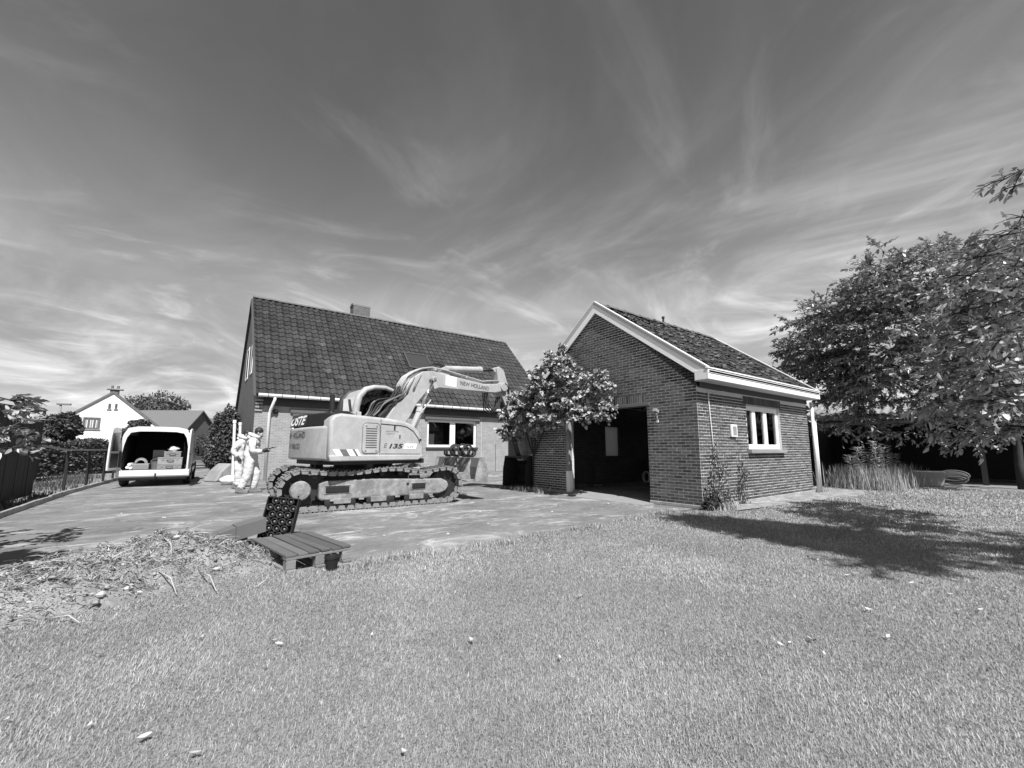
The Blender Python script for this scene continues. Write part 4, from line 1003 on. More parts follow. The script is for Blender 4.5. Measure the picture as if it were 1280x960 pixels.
    for k in range(9):     # thinner pale lines over the boom side
        a = rng_.uniform(0.55, 1.0); q = MB(); z0 = 2.25 + a * 0.45
        q.tube([(a, -BY - 0.02, z0), (a + 0.04, -BY - 0.05, z0 + 0.2), (a + 0.14, -BY - 0.03, z0 + 0.36), (a + 0.2, -BY - 0.01, z0 + 0.44)], 0.012, 5); up(q, 'control_line', M_STICK_G if k % 2 else M_PAINT, boom, smooth=True)
    for yy in (-0.36, 0.36):   # boom cylinders
        q = MB(); q.tube([(0.62, yy, 1.15), (0.78, yy, 1.55), (1.05, yy, 2.16)], 0.085, 14); q.tube([(1.03, yy, 2.11), (1.075, yy, 2.22)], 0.10, 14); c_ = up(q, 'boom_cylinder', M_PAINT, auto=40)
        q = MB(); q.tube([(1.06, yy, 2.19), (1.42, yy, 2.98)], 0.04, 12); up(q, 'cylinder_rod', M_CHROME, c_, smooth=True)
        q = MB(); q.tube([(0.80, yy - 0.09, 1.6), (0.98, yy - 0.09, 2.05), (1.30, yy - 0.09, 2.45)], 0.016, 6); up(q, 'hydraulic_pipe', M_PAINT, c_, smooth=True)
        q = MB(); q.lathe([(0.075, -0.06), (0.075, 0.06)], (1.43, yy, 3.0), 14, 'y'); up(q, 'rod_eye', M_PAINT, c_, bevel=0.01)
    q = MB(); q.lathe([(0.035, -0.45), (0.035, 0.45)], (1.43, 0, 3.0), 10, 'y'); up(q, 'boom_pin', M_STEEL, boom)
    q = MB(); q.prism([(1.75, 3.22), (2.15, 3.22), (2.08, 3.42), (2.0, 3.46), (1.92, 3.40)], -0.09, 0.09, 'y'); up(q, 'cylinder_bracket', M_PAINT, boom, bevel=0.01)
    q = MB(); q.tube([(2.02, 0, 3.40), (3.22, 0, 3.535)], 0.088, 14); q.tube([(3.2, 0, 3.53), (3.32, 0, 3.545)], 0.10, 14); ac = up(q, 'arm_cylinder', M_PAINT, auto=40)
    q = MB(); q.tube([(3.32, 0, 3.545), (3.82, 0, 3.60)], 0.038, 10); up(q, 'cylinder_rod', M_DARK, ac, smooth=True)
    q = MB(); q.lathe([(0.07, -0.07), (0.07, 0.07)], (3.85, 0, 3.60), 12, 'y'); up(q, 'rod_eye', M_PAINT, ac, bevel=0.01)
    for k in range(2):
        q = MB(); q.tube([(1.55, 0.1 * k, 3.36), (1.62, 0.1 * k, 3.5), (1.85, 0.1 * k, 3.52), (2.05, 0.1 * k, 3.46)], 0.018, 6); up(q, 'hydraulic_hose', M_RUBBER, ac, smooth=True)
    # arm and bucket
    ar = MB(); ar.prism([(3.86, 3.53), (3.84, 3.66), (3.95, 3.72), (4.14, 3.62), (4.27, 3.3), (4.52, 2.82), (4.78, 2.2), (5.22, 1.02), (5.16, 0.86), (4.98, 0.86), (4.46, 2.1), (4.10, 2.76), (3.93, 3.0), (3.93, 3.2)], -0.13, 0.13, 'y'); arm = up(ar, 'arm', M_PAINT, bevel=0.015, seg=3, auto=35)
    q = MB(); q.lathe([(0.13, -0.235), (0.13, 0.235)], (4.07, 0, 3.08), 18, 'y'); up(q, 'arm_pivot', M_PAINT, arm, bevel=0.015)
    for k in range(4):
        q = MB(); yy = -0.1 + 0.07 * k; q.tube([(3.5, yy, 2.87), (3.55, yy, 2.5 - 0.05 * k), (3.75, yy, 2.3), (3.98, yy, 2.5), (4.05, yy, 2.8)], 0.018, 6); up(q, 'hydraulic_hose', M_RUBBER, arm, smooth=True)
    q = MB(); q.tube([(4.1, -0.22, 3.2), (4.28, -0.2, 3.1), (4.3, -0.18, 2.8), (4.25, -0.16, 2.55)], 0.03, 7); up(q, 'hydraulic_hose', M_RUBBER, arm, smooth=True)
    q = MB(); q.prism([(4.16, 2.66), (5.0, 0.92), (4.96, 0.9), (4.12, 2.64)], -0.10, 0.10, 'y'); up(q, 'arm_inner_plate', M_DARK, arm)  # dark strip along the inner face of the arm
    bu = MB(); bprof = [(4.78, 1.0), (5.10, 1.02), (5.42, 0.78), (5.52, 0.45), (5.38, 0.14), (5.05, 0.015), (4.66, 0.05), (4.66, 0.085), (5.03, 0.06), (5.34, 0.18), (5.46, 0.46), (5.37, 0.74), (5.07, 0.965), (4.78, 0.95)]
    bu.prism(bprof, -0.5, 0.5, 'y'); bk_ = up(bu, 'bucket', M_DARK, bevel=0.006)
    for yy in (-0.515, 0.5):
        q = MB(); q.prism([(4.70, 0.06), (5.05, 0.03), (5.37, 0.16), (5.49, 0.46), (5.39, 0.75), (5.08, 0.98), (4.8, 0.98), (4.72, 0.6)], yy, yy + 0.015, 'y'); up(q, 'bucket_cheek', M_DARK, bk_)
    for k in range(5):
        q = MB(); q.box((4.60, -0.44 + 0.22 * k, 0.05), (0.16, 0.07, 0.045)); up(q, 'bucket_tooth', M_STEEL, bk_)
    return ex
build_excavator()

# coiled black hoses lying on the dozer blade
def on_ex(x, y, z):
    return Vector((3.205 + x + .052 * y, 10.085 + y - .052 * x, z))
hc = MB(); rr_ = random.Random(4)
for k in range(9):
    c = on_ex(2.42 + rr_.uniform(-.05, .05), 0.62 - 0.16 * k, 1.03); rad = rr_.uniform(0.10, 0.17); n = 14; tl = rr_.uniform(-0.4, 0.4)
    pts = [c + Vector((rad * math.cos(2 * math.pi * i / n), rad * math.sin(2 * math.pi * i / n) * math.sin(tl), rad * (1 + math.sin(2 * math.pi * i / n)) * math.cos(tl))) for i in range(n + 1)]
    hc.tube(pts, 0.028, 6)
o = hc.build('hose_coil', M_RUBBER, smooth=True); tag(o, 'tangle of black hose loops lying on the dozer blade', 'hose')
# ------------------------------------------------------------------ pallet, scrap and crate in front of the machine
def build_pallet():
    A = ground(300, 682, 0.16); B = ground(358, 696, 0.16); Cc = ground(437, 685, 0.16)
    ux = (Cc - B); Lx = ux.length; ux.normalize(); Ly = (A - B).length
    rz = math.atan2(ux.y, ux.x) + R(8)
    p = thing('pallet', (B.x, B.y, 0), rz, 'weathered grey wooden pallet lying at the lawn edge', 'pallet')
    Lx, Ly = 0.66, 1.16
    for k in range(6):
        w_ = [0.10, 0.095, 0.10, 0.09, 0.10, 0.095][k]; x = 0.05 + k * (Lx - 0.10) / 5
        q = MB(); q.box((x, Ly / 2, 0.158 + random.uniform(-.004, .004)), (w_, Ly, 0.024), (random.uniform(-.006, .006), 0, random.uniform(-.012, .012)), tone=random.random())
        q.build('top_plank', M_WOOD, p, bevel=0.004, rot=None)
    for yy in (0.05, Ly / 2, Ly - 0.05):
        q = MB(); q.box((Lx / 2, yy, 0.130), (Lx, 0.1, 0.024), tone=random.random()); q.build('cross_plank', M_WOODX, p, bevel=0.004)
        for xx in (0.05, Lx / 2, Lx - 0.05):
            q = MB(); q.box((xx, yy, 0.073), (0.09, 0.1, 0.088), (0, 0, random.uniform(-.05, .05)), tone=random.random()); q.build('block', M_WOODX, p, bevel=0.005)
    for xx in (0.05, Lx / 2, Lx - 0.05):
        q = MB(); q.box((xx, Ly / 2, 0.016), (0.09, Ly + 0.06, 0.024), tone=random.random()); q.build('bottom_plank', M_WOODX, p, bevel=0.004)
    return p
build_pallet()
# black tray of round sockets standing on edge between pallet and machine
def build_tray():
    base = ground(344, 674)
    tr = thing('socket_tray', (base.x, base.y, 0.0), R(-28), 'black plastic tray of round sockets standing on edge behind the pallet', 'tray')
    T = Matrix.Rotation(R(-13), 3, 'X') @ Matrix.Rotation(R(6), 3, 'Y')
    Wd, Hh, Dp = 0.40, 0.54, 0.10
    q = MB(); q.box(T @ Vector((0, 0.03, Hh / 2)), (Wd, 0.03, Hh), T); q.build('back_plate', M_BLACK, tr)
    for s in (-1, 1):
        q = MB(); q.box(T @ Vector((s * Wd / 2, -0.03, Hh / 2)), (0.012, Dp, Hh), T); q.build('tray_side', M_BLACK, tr)
    for z in (0.0, Hh):
        q = MB(); q.box(T @ Vector((0, -0.03, z)), (Wd, Dp, 0.012), T); q.build('tray_rim', M_BLACK, tr)
    nx, nz = 4, 6
    for r in range(nz):
        for c in range(nx - (r % 2)):
            x = -Wd / 2 + Wd * (c + 0.5 + 0.5 * (r % 2)) / nx; z = Hh * (r + 0.5) / nz
            m = MB(); n = 12; vs = []
            for (rd, dy) in ((0.046, 0.0), (0.046, -0.07), (0.036, -0.075), (0.034, -0.02)):
                for k in range(n): a = 2 * math.pi * k / n; vs.append(T @ Vector((x + rd * math.cos(a), dy, z + rd * math.sin(a))))
            fs = [(i * n + k, i * n + (k + 1) % n, (i + 1) * n + (k + 1) % n, (i + 1) * n + k) for i in range(3) for k in range(n)]
            m.add(vs, fs); so_ = m.build('socket', M_RUBBER, tr, smooth=True)
            m = MB(); m.blob(T @ Vector((x, -0.04, z)), 0.018, 6, 4); m.build('stud', M_STEEL, so_)
            for k in range(6):
                a = 2 * math.pi * k / 6
                m2 = MB(); m2.box(T @ Vector((x + 0.027 * math.cos(a), -0.03, z + 0.027 * math.sin(a))), (0.02, 0.04, 0.004), T @ Matrix.Rotation(-a, 3, 'Y')); m2.build('socket_rib', M_DARK, so_)
    return tr
build_tray()
# bent sheet-metal channel beside the pallet
def build_channel():
    a = ground(246, 691); b = ground(320, 681)
    d = (b - a); L = d.length; rz = math.atan2(d.y, d.x)
    ch = thing('steel_channel', (a.x, a.y, 0.0), rz, 'dark bent sheet metal channel propped beside the pallet', 'scrap metal')
    prof = [(0.0, -0.10), (0.0, 0.07), (0.26, 0.07), (0.26, -0.08), (0.245, -0.08), (0.245, 0.055), (0.015, 0.055), (0.015, -0.10)]
    for nm, x0, x1, z0, z1 in (('channel_end', -0.05, 0.20, 0.08, 0.12), ('channel_body', 0.204, L * 0.62, 0.12, 0.17), ('channel_tail', L * 0.62 + 0.004, L + 0.1, 0.18, 0.25)):
        q = MB(); vs = []
        for (x, z) in ((x0, z0), (x1, z1)):
            for (p, h) in prof: vs.append((x, p, z + h))
        n = len(prof); q.add(vs, [tuple(range(n)), tuple(range(2 * n - 1, n - 1, -1))] + [((i + 1) % n, i, n + i, n + (i + 1) % n) for i in range(n)])
        q.build(nm, M_STICK_G, ch)
    q = MB(); q.box((L * 0.55, 0.13, 0.06), (L * 0.6, 0.2, 0.12), (0, -0.06, 0)); q.build('bracket', M_BLACK, ch)
    return ch
build_channel()
sp = ground(243, 687); q = MB(); q.lathe([(0.055, 0.0), (0.075, 0.13), (0.08, 0.13), (0.08, 0.15), (0.068, 0.15), (0.05, 0.02)], (0, 0, 0), 14)
o = q.build('plant_pot', M_BLACK, auto=40, loc=(sp.x, sp.y, 0.03)); o.rotation_euler = (0.1, 0.1, 0); tag(o, 'small black plant pot beside the bent metal channel', 'pot')
sp = ground(414, 713); q = MB(); q.lathe([(0.05, 0.0), (0.068, 0.115), (0.073, 0.115), (0.073, 0.135), (0.062, 0.135), (0.045, 0.02)], (0, 0, 0), 14)
o = q.build('plant_pot', M_BLACK, auto=40, loc=(sp.x, sp.y, 0.004)); tag(o, 'small black plant pot in front of the pallet', 'pot')

# ------------------------------------------------------------------ van with open rear doors
def build_van():
    rl, rrr = ground(142, 611), ground(234, 605.5)
    c = (rl + rrr) / 2; fwd_ = Vector((math.cos(R(88)), math.sin(R(88)), 0))
    rz = math.atan2(fwd_.y, fwd_.x)
    van = thing('van', (c.x, c.y, 0), rz, 'white delivery van with its rear doors open showing tools', 'van')
    # local: x forward, y left, z up; rear plane at x=0
    W2 = 0.95; L = 4.9; Ht = 1.96
    # cross sections (half width, z) from sill to roof centre
    def section(x):
        f = 1.0; top = Ht; wb = W2
        if x > 3.2:   # windscreen and bonnet
            q = (x - 3.2) / (L - 3.2); top = Ht - (0.75 * min(1, q / 0.55) + 0.35 * max(0, (q - 0.55) / 0.45)); wb = W2 - 0.12 * q * q
        return [(wb * 0.93, 0.30), (wb * 0.985, 0.42), (wb, 0.70), (wb * 0.99, 1.05), (wb * 0.955, top * 0.70), (wb * 0.90, top * 0.86), (wb * 0.80, top * 0.965), (wb * 0.55, top * 0.995), (0, top)]
    xs = [0.0, 0.6, 1.4, 2.2, 3.0, 3.2, 3.5, 3.8, 4.1, 4.4, 4.7, 4.9]
    body = MB(); rows = []
    for x in xs:
        s = section(x); ring = [(x, -y, z) for y, z in s] + [(x, y, z) for y, z in reversed(s[:-1])]
        rows.append(ring)
    n = len(rows[0]); vs = [p for r_ in rows for p in r_]
    fs = [(i * n + k, i * n + k + 1, (i + 1) * n + k + 1, (i + 1) * n + k) for i in range(len(xs) - 1) for k in range(n - 1)]
    fs.append(tuple((len(xs) - 1) * n + k for k in range(n)))
    fs += [((i + 1) * n, i * n, i * n + n - 1, (i + 1) * n + n - 1) for i in range(len(xs) - 1)]
    body.add(vs, fs); bo = body.build('body', M_VANW, van, auto=40)
    sm = bo.modifiers.new('solid', 'SOLIDIFY'); sm.thickness = 0.03; sm.offset = -1
    # rear frame round the opening
    out = section(0.0); inn = [(y * 0.90 if z > 0.5 else y * 0.90, 0.52 + (z - 0.30) * (1.80 - 0.52) / (Ht - 0.30)) for y, z in out]
    fr = MB()
    ro = [(-0.012, -y, z) for y, z in out] + [(-0.012, y, z) for y, z in reversed(out[:-1])]; ri = [(-0.012, -y, z) for y, z in inn] + [(-0.012, y, z) for y, z in reversed(inn[:-1])]
    rb = [(0.08, p[1], p[2]) for p in ri]
    n = len(ro); fr.add(ro + ri + rb, [(k, k + 1, n + k + 1, n + k) for k in range(n - 1)] + [(n + k, n + k + 1, 2 * n + k + 1, 2 * n + k) for k in range(n - 1)] + [(n - 1, 0, n, 2 * n - 1), (2 * n - 1, n, 2 * n, 3 * n - 1)])
    fr.build('rear_frame', M_VANW, van, auto=40)
    # load floor
    q = MB(); q.span((0.0, -0.84, 0.50), (2.6, 0.84, 0.54)); q.build('load_floor', M_MID, van)
    q = MB(); q.span((2.55, -0.86, 0.5), (2.6, 0.86, 1.8)); q.build('bulkhead', M_BLACK, van)
    for s in (-1, 1):
        q = MB(); q.span((0.1, s * 0.82, 0.54), (2.5, s * 0.86, 1.75)); q.build('side_lining', M_BLACK, van)
    q = MB(); q.span((0.1, -0.8, 1.80), (2.5, 0.8, 1.84)); q.build('roof_lining', M_BLACK, van)
    # bumper, step, number plate carrier, tow hook
    q = MB(); q.prism([(0.05, 0.30), (-0.09, 0.31), (-0.12, 0.36), (-0.12, 0.50), (-0.09, 0.53), (0.05, 0.53)], -0.93, 0.93, 'y'); bmp = q.build('bumper', M_VANW, van, bevel=0.02, seg=3)
    q = MB(); q.prism([(0.04, 0.20), (-0.07, 0.22), (-0.09, 0.30), (0.04, 0.31)], -0.86, 0.86, 'y'); q.build('lower_valance', M_BLACK, bmp, bevel=0.02)
    q = MB(); q.tube([(0.0, -0.05, 0.30), (-0.18, -0.05, 0.28), (-0.20, -0.05, 0.38)], 0.022, 8); q.blob((-0.20, -0.05, 0.41), 0.03, 8, 6); q.build('tow_hook', M_DARK, van)
    q = MB(); q.tube([(0.6, 0.25, 0.26), (0.0, 0.3, 0.24), (-0.06, 0.3, 0.23)], 0.035, 8); q.build('exhaust', M_DARK, van)
    for s in (-1, 1):   # tail lamps
        q = MB(); q.prism([(0.02, 0.62), (-0.03, 0.64), (-0.035, 1.12), (0.0, 1.18), (0.05, 1.15), (0.05, 0.62)], s * 0.88 - 0.05, s * 0.88 + 0.05, 'y'); q.build('tail_lamp', M_LIGHTR, van, bevel=0.015)
    # open doors, swung back to about 95 degrees; left one shows its inner side
    for s, ang in ((1, R(8)), (-1, R(-3))):
        hinge = Vector((-0.03, s * 0.93, 0)); dr = MB(); wd = 0.80
        prof = [(0.0, 0.56), (wd * 0.98, 0.56), (wd, 0.75), (wd * 0.98, 1.2), (wd * 0.94, 1.6), (wd * 0.86, 1.84), (wd * 0.5, 1.90), (0.0, 1.88)]
        # profile runs backwards (-x) from the hinge
        dr.prism([(-a, b) for a, b in prof], -0.025, 0.025, 'y')
        d = dr.build('rear_door', M_VANW, van, bevel=0.02, seg=3, loc=hinge, rot=(0, 0, -s * ang))
        q = MB(); q.prism([(-wd * 0.12, 1.15), (-wd * 0.86, 1.15), (-wd * 0.80, 1.70), (-wd * 0.14, 1.74)], -s * 0.03 - 0.008, -s * 0.03 + 0.008, 'y'); q.build('window', M_LIGHTR, d)
        q = MB(); q.prism([(-wd * 0.12, 0.64), (-wd * 0.84, 0.64), (-wd * 0.86, 1.08), (-wd * 0.12, 1.08)], -s * 0.03 - 0.008, -s * 0.03 + 0.008, 'y'); q.build('door_lining', M_DARK, d)
        q = MB(); q.box((-wd * 0.8, s * 0.04, 1.05), (0.12, 0.03, 0.04)); q.build('handle', M_BLACK, d)
    # wheels
    for x in (0.95, 3.95):
        for s in (-1, 1):
            q = MB(); q.lathe([(0.20, -0.10), (0.30, -0.105), (0.325, -0.08), (0.325, 0.08), (0.30, 0.105), (0.20, 0.10)], (x, s * 0.84, 0.325), 24, 'y'); w = q.build('wheel', M_RUBBER, van, auto=40)
            q = MB(); q.lathe([(0.04, -0.112), (0.19, -0.108), (0.20, -0.09), (0.20, 0.09), (0.19, 0.108), (0.04, 0.112)], (x, s * 0.84, 0.325), 20, 'y'); q.build('rim', M_MID, w, auto=40)
            q = MB(); q.prism([(x + 0.40 * math.cos(a), 0.30 + 0.42 * math.sin(a)) for a in [math.pi * k / 10 for k in range(11)]], s * 0.75, s * 0.955, 'y'); q.build('wheel_arch', M_BLACK, van)
    for s in (-1, 1):
        q = MB(); q.box((3.55, s * 1.07, 1.16), (0.10, 0.17, 0.24)); q.tube([(3.6, s * 0.9, 1.08), (3.55, s * 1.02, 1.1)], 0.03, 6); q.build('wing_mirror', M_BLACK, van, bevel=0.03)
        q = MB(); q.prism([(2.4, 1.12), (3.25, 1.12), (3.55, 1.16), (3.3, 1.62), (2.45, 1.66)], s * 0.945 - 0.01, s * 0.945 + 0.01, 'y'); q.build('side_window', M_LIGHTR, van)
        q = MB(); q.span((0.35, s * 0.945, 0.60), (3.3, s * 0.968, 0.68)); q.build('side_rub_strip', M_BLACK, van)
    g_ = MB(); g_.add([(3.22, -0.75, 1.82), (3.22, 0.75, 1.82), (3.98, 0.8, 1.24), (3.98, -0.8, 1.24)], [(0, 1, 2, 3)]); g_.build('windscreen', M_LIGHTR, van)
    M4 = Matrix.Translation((c.x, c.y, 0)) @ Matrix.Rotation(rz, 4, 'Z')
    return lambda x, y, z: M4 @ Vector((x, y, z)), rz
vanpt, VRZ = build_van()
def cargo_box(name, x, y, z, sz, m, label, cat, rot=0.0, lid=None):
    p = vanpt(x, y, z); t_ = thing(name, p, VRZ + rot, label, cat)
    q = MB(); q.box((0, 0, sz[2] / 2), sz); q.build('case', m, t_, bevel=0.015)
    q = MB(); q.box((0, 0, sz[2] + 0.02), (sz[0] * 1.03, sz[1] * 1.03, 0.035)); q.build('lid', lid or m, t_, bevel=0.01)
    q = MB(); q.tube([(-sz[0] / 2 - 0.01, -0.09, sz[2] * 0.7), (-sz[0] / 2 - 0.05, -0.07, sz[2] * 0.75), (-sz[0] / 2 - 0.05, 0.07, sz[2] * 0.75), (-sz[0] / 2 - 0.01, 0.09, sz[2] * 0.7)], 0.012, 6); q.build('handle', M_BLACK, t_)
    for s in (-1, 1):
        q = MB(); q.box((-sz[0] / 2 - 0.006, s * sz[1] * 0.3, sz[2] * 0.92), (0.012, 0.05, 0.07)); q.build('latch', M_STEEL, t_)
    return t_
cargo_box('tool_case', 0.42, -0.36, 0.54, (0.45, 0.66, 0.12), M_MID, 'flat grey tool case on the van floor, bottom of its stack', 'tool case')
cargo_box('tool_case', 0.42, -0.36, 0.70, (0.45, 0.66, 0.20), M_LIGHTGREY, 'grey tool case in the middle of the stack in the van', 'tool case', 0.03)
cargo_box('tool_case', 0.46, -0.42, 0.94, (0.40, 0.46, 0.16), M_MID, 'smaller grey tool case on top of the stack in the van', 'tool case', -0.05, M_LIGHTGREY)
q = MB(); rr_ = random.Random(9)
q.blob(vanpt(0.5, -0.42, 1.22), (0.16, 0.22, 0.10), 12, 8, 0.22, 0.5, rr_); o = q.build('cloth_bundle', M_WHITE_WORN, smooth=True); tag(o, 'crumpled white cloth on top of the tool cases in the van', 'cloth')
q = MB()
for k in range(9):
    cen = vanpt(0.30 + 0.03 * k, 0.40, 0.74); rad = 0.12 + 0.012 * (k % 4); a0 = rr_.uniform(-.2, .2)
    ax = (vanpt(0, 1, 0) - vanpt(0, 0, 0)); q.tube([cen + ax * (rad * math.cos(2 * math.pi * i / 16)) + Vector((0, 0, rad * math.sin(2 * math.pi * i / 16) + a0 * 0.1)) for i in range(17)], 0.014, 5)
o = q.build('cable_coil', M_LIGHTGREY, smooth=True); tag(o, 'pale coiled cable standing in the van beside the tool cases', 'cable')
q = MB(); q.box((0, 0, 0.10), (0.5, 0.5, 0.20)); o = q.build('crate', M_MID, bevel=0.02, loc=vanpt(0.42, 0.42, 0.54), rot=(0, 0, VRZ)); tag(o, 'low grey crate under the cable coil in the van', 'crate')
q = MB(); q.box((0, 0, 0.0), (0.02, 0.34, 0.46)); o = q.build('board', M_LIGHTGREY, loc=vanpt(0.75, -0.02, 0.96), rot=(0, R(-14), VRZ)); tag(o, 'grey board leaning against the tool cases in the van', 'board')

bk = vanpt(0.34, 0.02, 0.54); t_ = thing('bucket', bk, 0, 'dark bucket standing between crate and tool cases in the van', 'bucket')
q = MB(); q.lathe([(0.10, 0.0), (0.13, 0.24), (0.135, 0.24), (0.135, 0.26), (0.12, 0.26), (0.09, 0.02)], (0, 0, 0), 14); q.build('tub', M_STICK_G, t_, auto=40)
q = MB(); q.tube([(0.13 * math.cos(a), 0.13 * math.sin(a) * .3, 0.25 + 0.10 * math.sin(a)) for a in [math.pi * k / 8 for k in range(9)]], .005, 5); q.build('handle', M_STEEL, t_)
for k, (y_, z_) in enumerate(((0.62, 0.55), (0.70, 0.57), (0.66, 0.66))):
    q = MB(); q.tube([vanpt(0.12, y_, z_ + .06), vanpt(1.2, y_ - .03, z_ + .07)], .045, 10); o = q.build('paper_roll', M_TRIM, smooth=False, auto=40); tag(o, 'pale paper roll lying along the left wall of the van', 'roll', 'paper rolls in the van')
for k, (y_, h_) in enumerate(((-0.70, 0.9), (-0.74, 0.75), (0.10, 0.62))):
    q = MB(); q.tube([vanpt(0.9, y_, 0.55), vanpt(1.15, y_ * .95, 0.55 + h_)], .02, 6); o = q.build('broomstick', M_WOODX); tag(o, 'wooden broomstick leaning up inside the van', 'broomstick', 'broomsticks in the van')
# ------------------------------------------------------------------ people
def skin_mesh(nodes, edges, m, name, subdiv=2, root=0, seed=0, crumple=0.0):
    """one continuous surface grown round a skeleton"""
    me = bpy.data.meshes.new(name); me.from_pydata([n[0] for n in nodes], edges, [])
    ob = bpy.data.objects.new(name, me); COL.objects.link(ob)
    sk = ob.modifiers.new('skin', 'SKIN'); sk.use_smooth_shade = True
    for i, n in enumerate(nodes):
        r_ = n[1]; me.skin_vertices[0].data[i].radius = r_ if isinstance(r_, tuple) else (r_, r_)
        me.skin_vertices[0].data[i].use_root = (i == root)
    sb = ob.modifiers.new('sub', 'SUBSURF'); sb.levels = subdiv; sb.render_levels = subdiv
    bpy.context.view_layer.update()
    res = bpy.data.meshes.new_from_object(ob.evaluated_get(bpy.context.evaluated_depsgraph_get()))
    bpy.data.objects.remove(ob, do_unlink=True); bpy.data.meshes.remove(me)
    if crumple:
        from mathutils import noise as mn
        o_ = Vector((seed * 3.7, seed * 1.9, 0))
        for v in res.vertices:
            p = v.co; q = Vector((p.x * 7 + p.z * 5, p.y * 7 - p.z * 4, p.z * 8 - p.x * 4)) + o_
            k = mn.noise(q) + 0.6 * (1 - 2 * abs(mn.noise(q * 1.9 + Vector((5, 2, 1))))) + 0.25 * mn.noise(q * 4)
            v.co += v.normal * k * crumple
    res.materials.clear(); res.materials.append(m); res.shade_smooth(); res.name = name
    return res
def build_person(loc, rz, label, pose, hood, device):
    """local: x forward (walking direction), y left"""
    pr = thing('person', loc, rz, label, 'person', None)
    J = pose
    sk = []; E_ = []
    def add(p, r_): sk.append((p, r_)); return len(sk) - 1
    pel = add(J['pelvis'], 0.125); sp_ = add(J['spine'], 0.13); chs = add(J['chest'], (0.165, 0.13)); nk = add(J['neck'], 0.06)
    hb = add(J['head0'], 0.075); hm = add(J['head1'], 0.092); ht = add(J['head2'], 0.072)
    E_ += [(pel, sp_), (sp_, chs), (chs, nk), (nk, hb), (hb, hm), (hm, ht)]
    hands = []
    for s in 'lr':
        sh_ = add(J['sh_' + s], 0.075); el = add(J['el_' + s], 0.048); wr = add(J['wr_' + s], 0.03); pa = add(J['pa_' + s], (0.042, 0.024))
        E_ += [(chs, sh_), (sh_, el), (el, wr), (wr, pa)]
        d = (Vector(J['pa_' + s]) - Vector(J['wr_' + s])).normalized(); sd_ = d.cross(Vector((0, 0, 1))).normalized(); dn = d.cross(sd_)
        for k, (off, ln) in enumerate(((-0.030, 0.065), (-0.010, 0.078), (0.010, 0.072), (0.028, 0.056))):
            b = Vector(J['pa_' + s]) + sd_ * off + d * 0.02
            f1 = add(tuple(b), 0.009); f2 = add(tuple(b + d * ln * 0.6 + dn * 0.012), 0.0085); f3 = add(tuple(b + d * ln * 0.85 + dn * 0.035), 0.0075); E_ += [(pa, f1), (f1, f2), (f2, f3)]
        b = Vector(J['pa_' + s]) - d * 0.02; th1 = add(tuple(b - sd_ * 0.035 + dn * 0.01), 0.011); th2 = add(tuple(b - sd_ * 0.05 + d * 0.04 + dn * 0.02), 0.009); E_ += [(pa, th1), (th1, th2)]
        hp = add(J['hip_' + s], 0.095); kn = add(J['kn_' + s], 0.058); an = add(J['an_' + s], 0.04); ft = add(J['ft_' + s], (0.04, 0.03)); E_ += [(pel, hp), (hp, kn), (kn, an), (an, ft)]
    body = link('body', skin_mesh(sk, E_, M_SKIN, 'body', 2), pr)
    if J.get('glove'):
        pass
    # coverall: same skeleton, looser, ends at neck, wrists and ankles
    ck = []; Ec = []
    def addc(p, r_): ck.append((p, r_)); return len(ck) - 1
    pel = addc(J['pelvis'], (0.205, 0.185)); sp_ = addc(J['spine'], (0.21, 0.185)); chs = addc(J['chest'], (0.235, 0.185)); up_ = addc(tuple(Vector(J['chest']) * 0.35 + Vector(J['neck']) * 0.65), (0.13, 0.11)); nk = addc(tuple(Vector(J['neck']) + Vector((0, 0, 0.01))), 0.085)
    Ec += [(pel, sp_), (sp_, chs), (chs, up_), (up_, nk)]
    for s in 'lr':
        L3 = lambda a, b, t: tuple(Vector(J[a]) * (1 - t) + Vector(J[b]) * t)
        sh_ = addc(J['sh_' + s], 0.108); um = addc(L3('sh_' + s, 'el_' + s, 0.5), 0.098); el = addc(J['el_' + s], 0.085); fm = addc(L3('el_' + s, 'wr_' + s, 0.55), 0.074); wr = addc(L3('el_' + s, 'wr_' + s, 0.97), 0.05)
        Ec += [(up_, sh_), (sh_, um), (um, el), (el, fm), (fm, wr)]
        hp = addc(J['hip_' + s], 0.135); tm = addc(L3('hip_' + s, 'kn_' + s, 0.5), 0.13); kn = addc(J['kn_' + s], 0.118); cm = addc(L3('kn_' + s, 'an_' + s, 0.55), 0.10); an = addc(L3('kn_' + s, 'an_' + s, 1.0), 0.082)
        Ec += [(pel, hp), (hp, tm), (tm, kn), (kn, cm), (cm, an)]
    link('coverall', skin_mesh(ck, Ec, M_CLOTH, 'coverall', 3, seed=7 if device else 9, crumple=0.015), pr)
    # hood rolled down behind the neck
    nkv = Vector(J['neck']); q = MB(); dirf = Vector((1, 0, 0))
    pts = []
    for k in range(13):
        a = R(-160 + k * 320 / 12); pts.append(nkv + Vector((-0.13 * math.cos(a) * 1.1 - 0.03, 0.125 * math.sin(a), 0.055 - 0.065 * math.cos(a) * -1 * 0.9)))
    q.tube(pts, [0.03] + [0.052] * 11 + [0.03], 8); q.blob(nkv + Vector((-0.15, 0, 0.02)), (0.085, 0.13, 0.075), 12, 8, 0.08); q.build('hood', M_CLOTH, pr, smooth=True)
    # hair and face
    hc_ = Vector(J['head1']); fw_ = Vector(J.get('face', (1, 0, -0.2))).normalized(); up2 = (Vector(J['head2']) - Vector(J['head0'])).normalized(); lf = up2.cross(fw_).normalized()
    q = MB(); vs_c = hc_ + up2 * 0.035 - fw_ * 0.018
    q.blob(vs_c, (0.112, 0.10, 0.118), 16, 10, 0.03); q.build('hair', M_HAIR, pr, smooth=True)
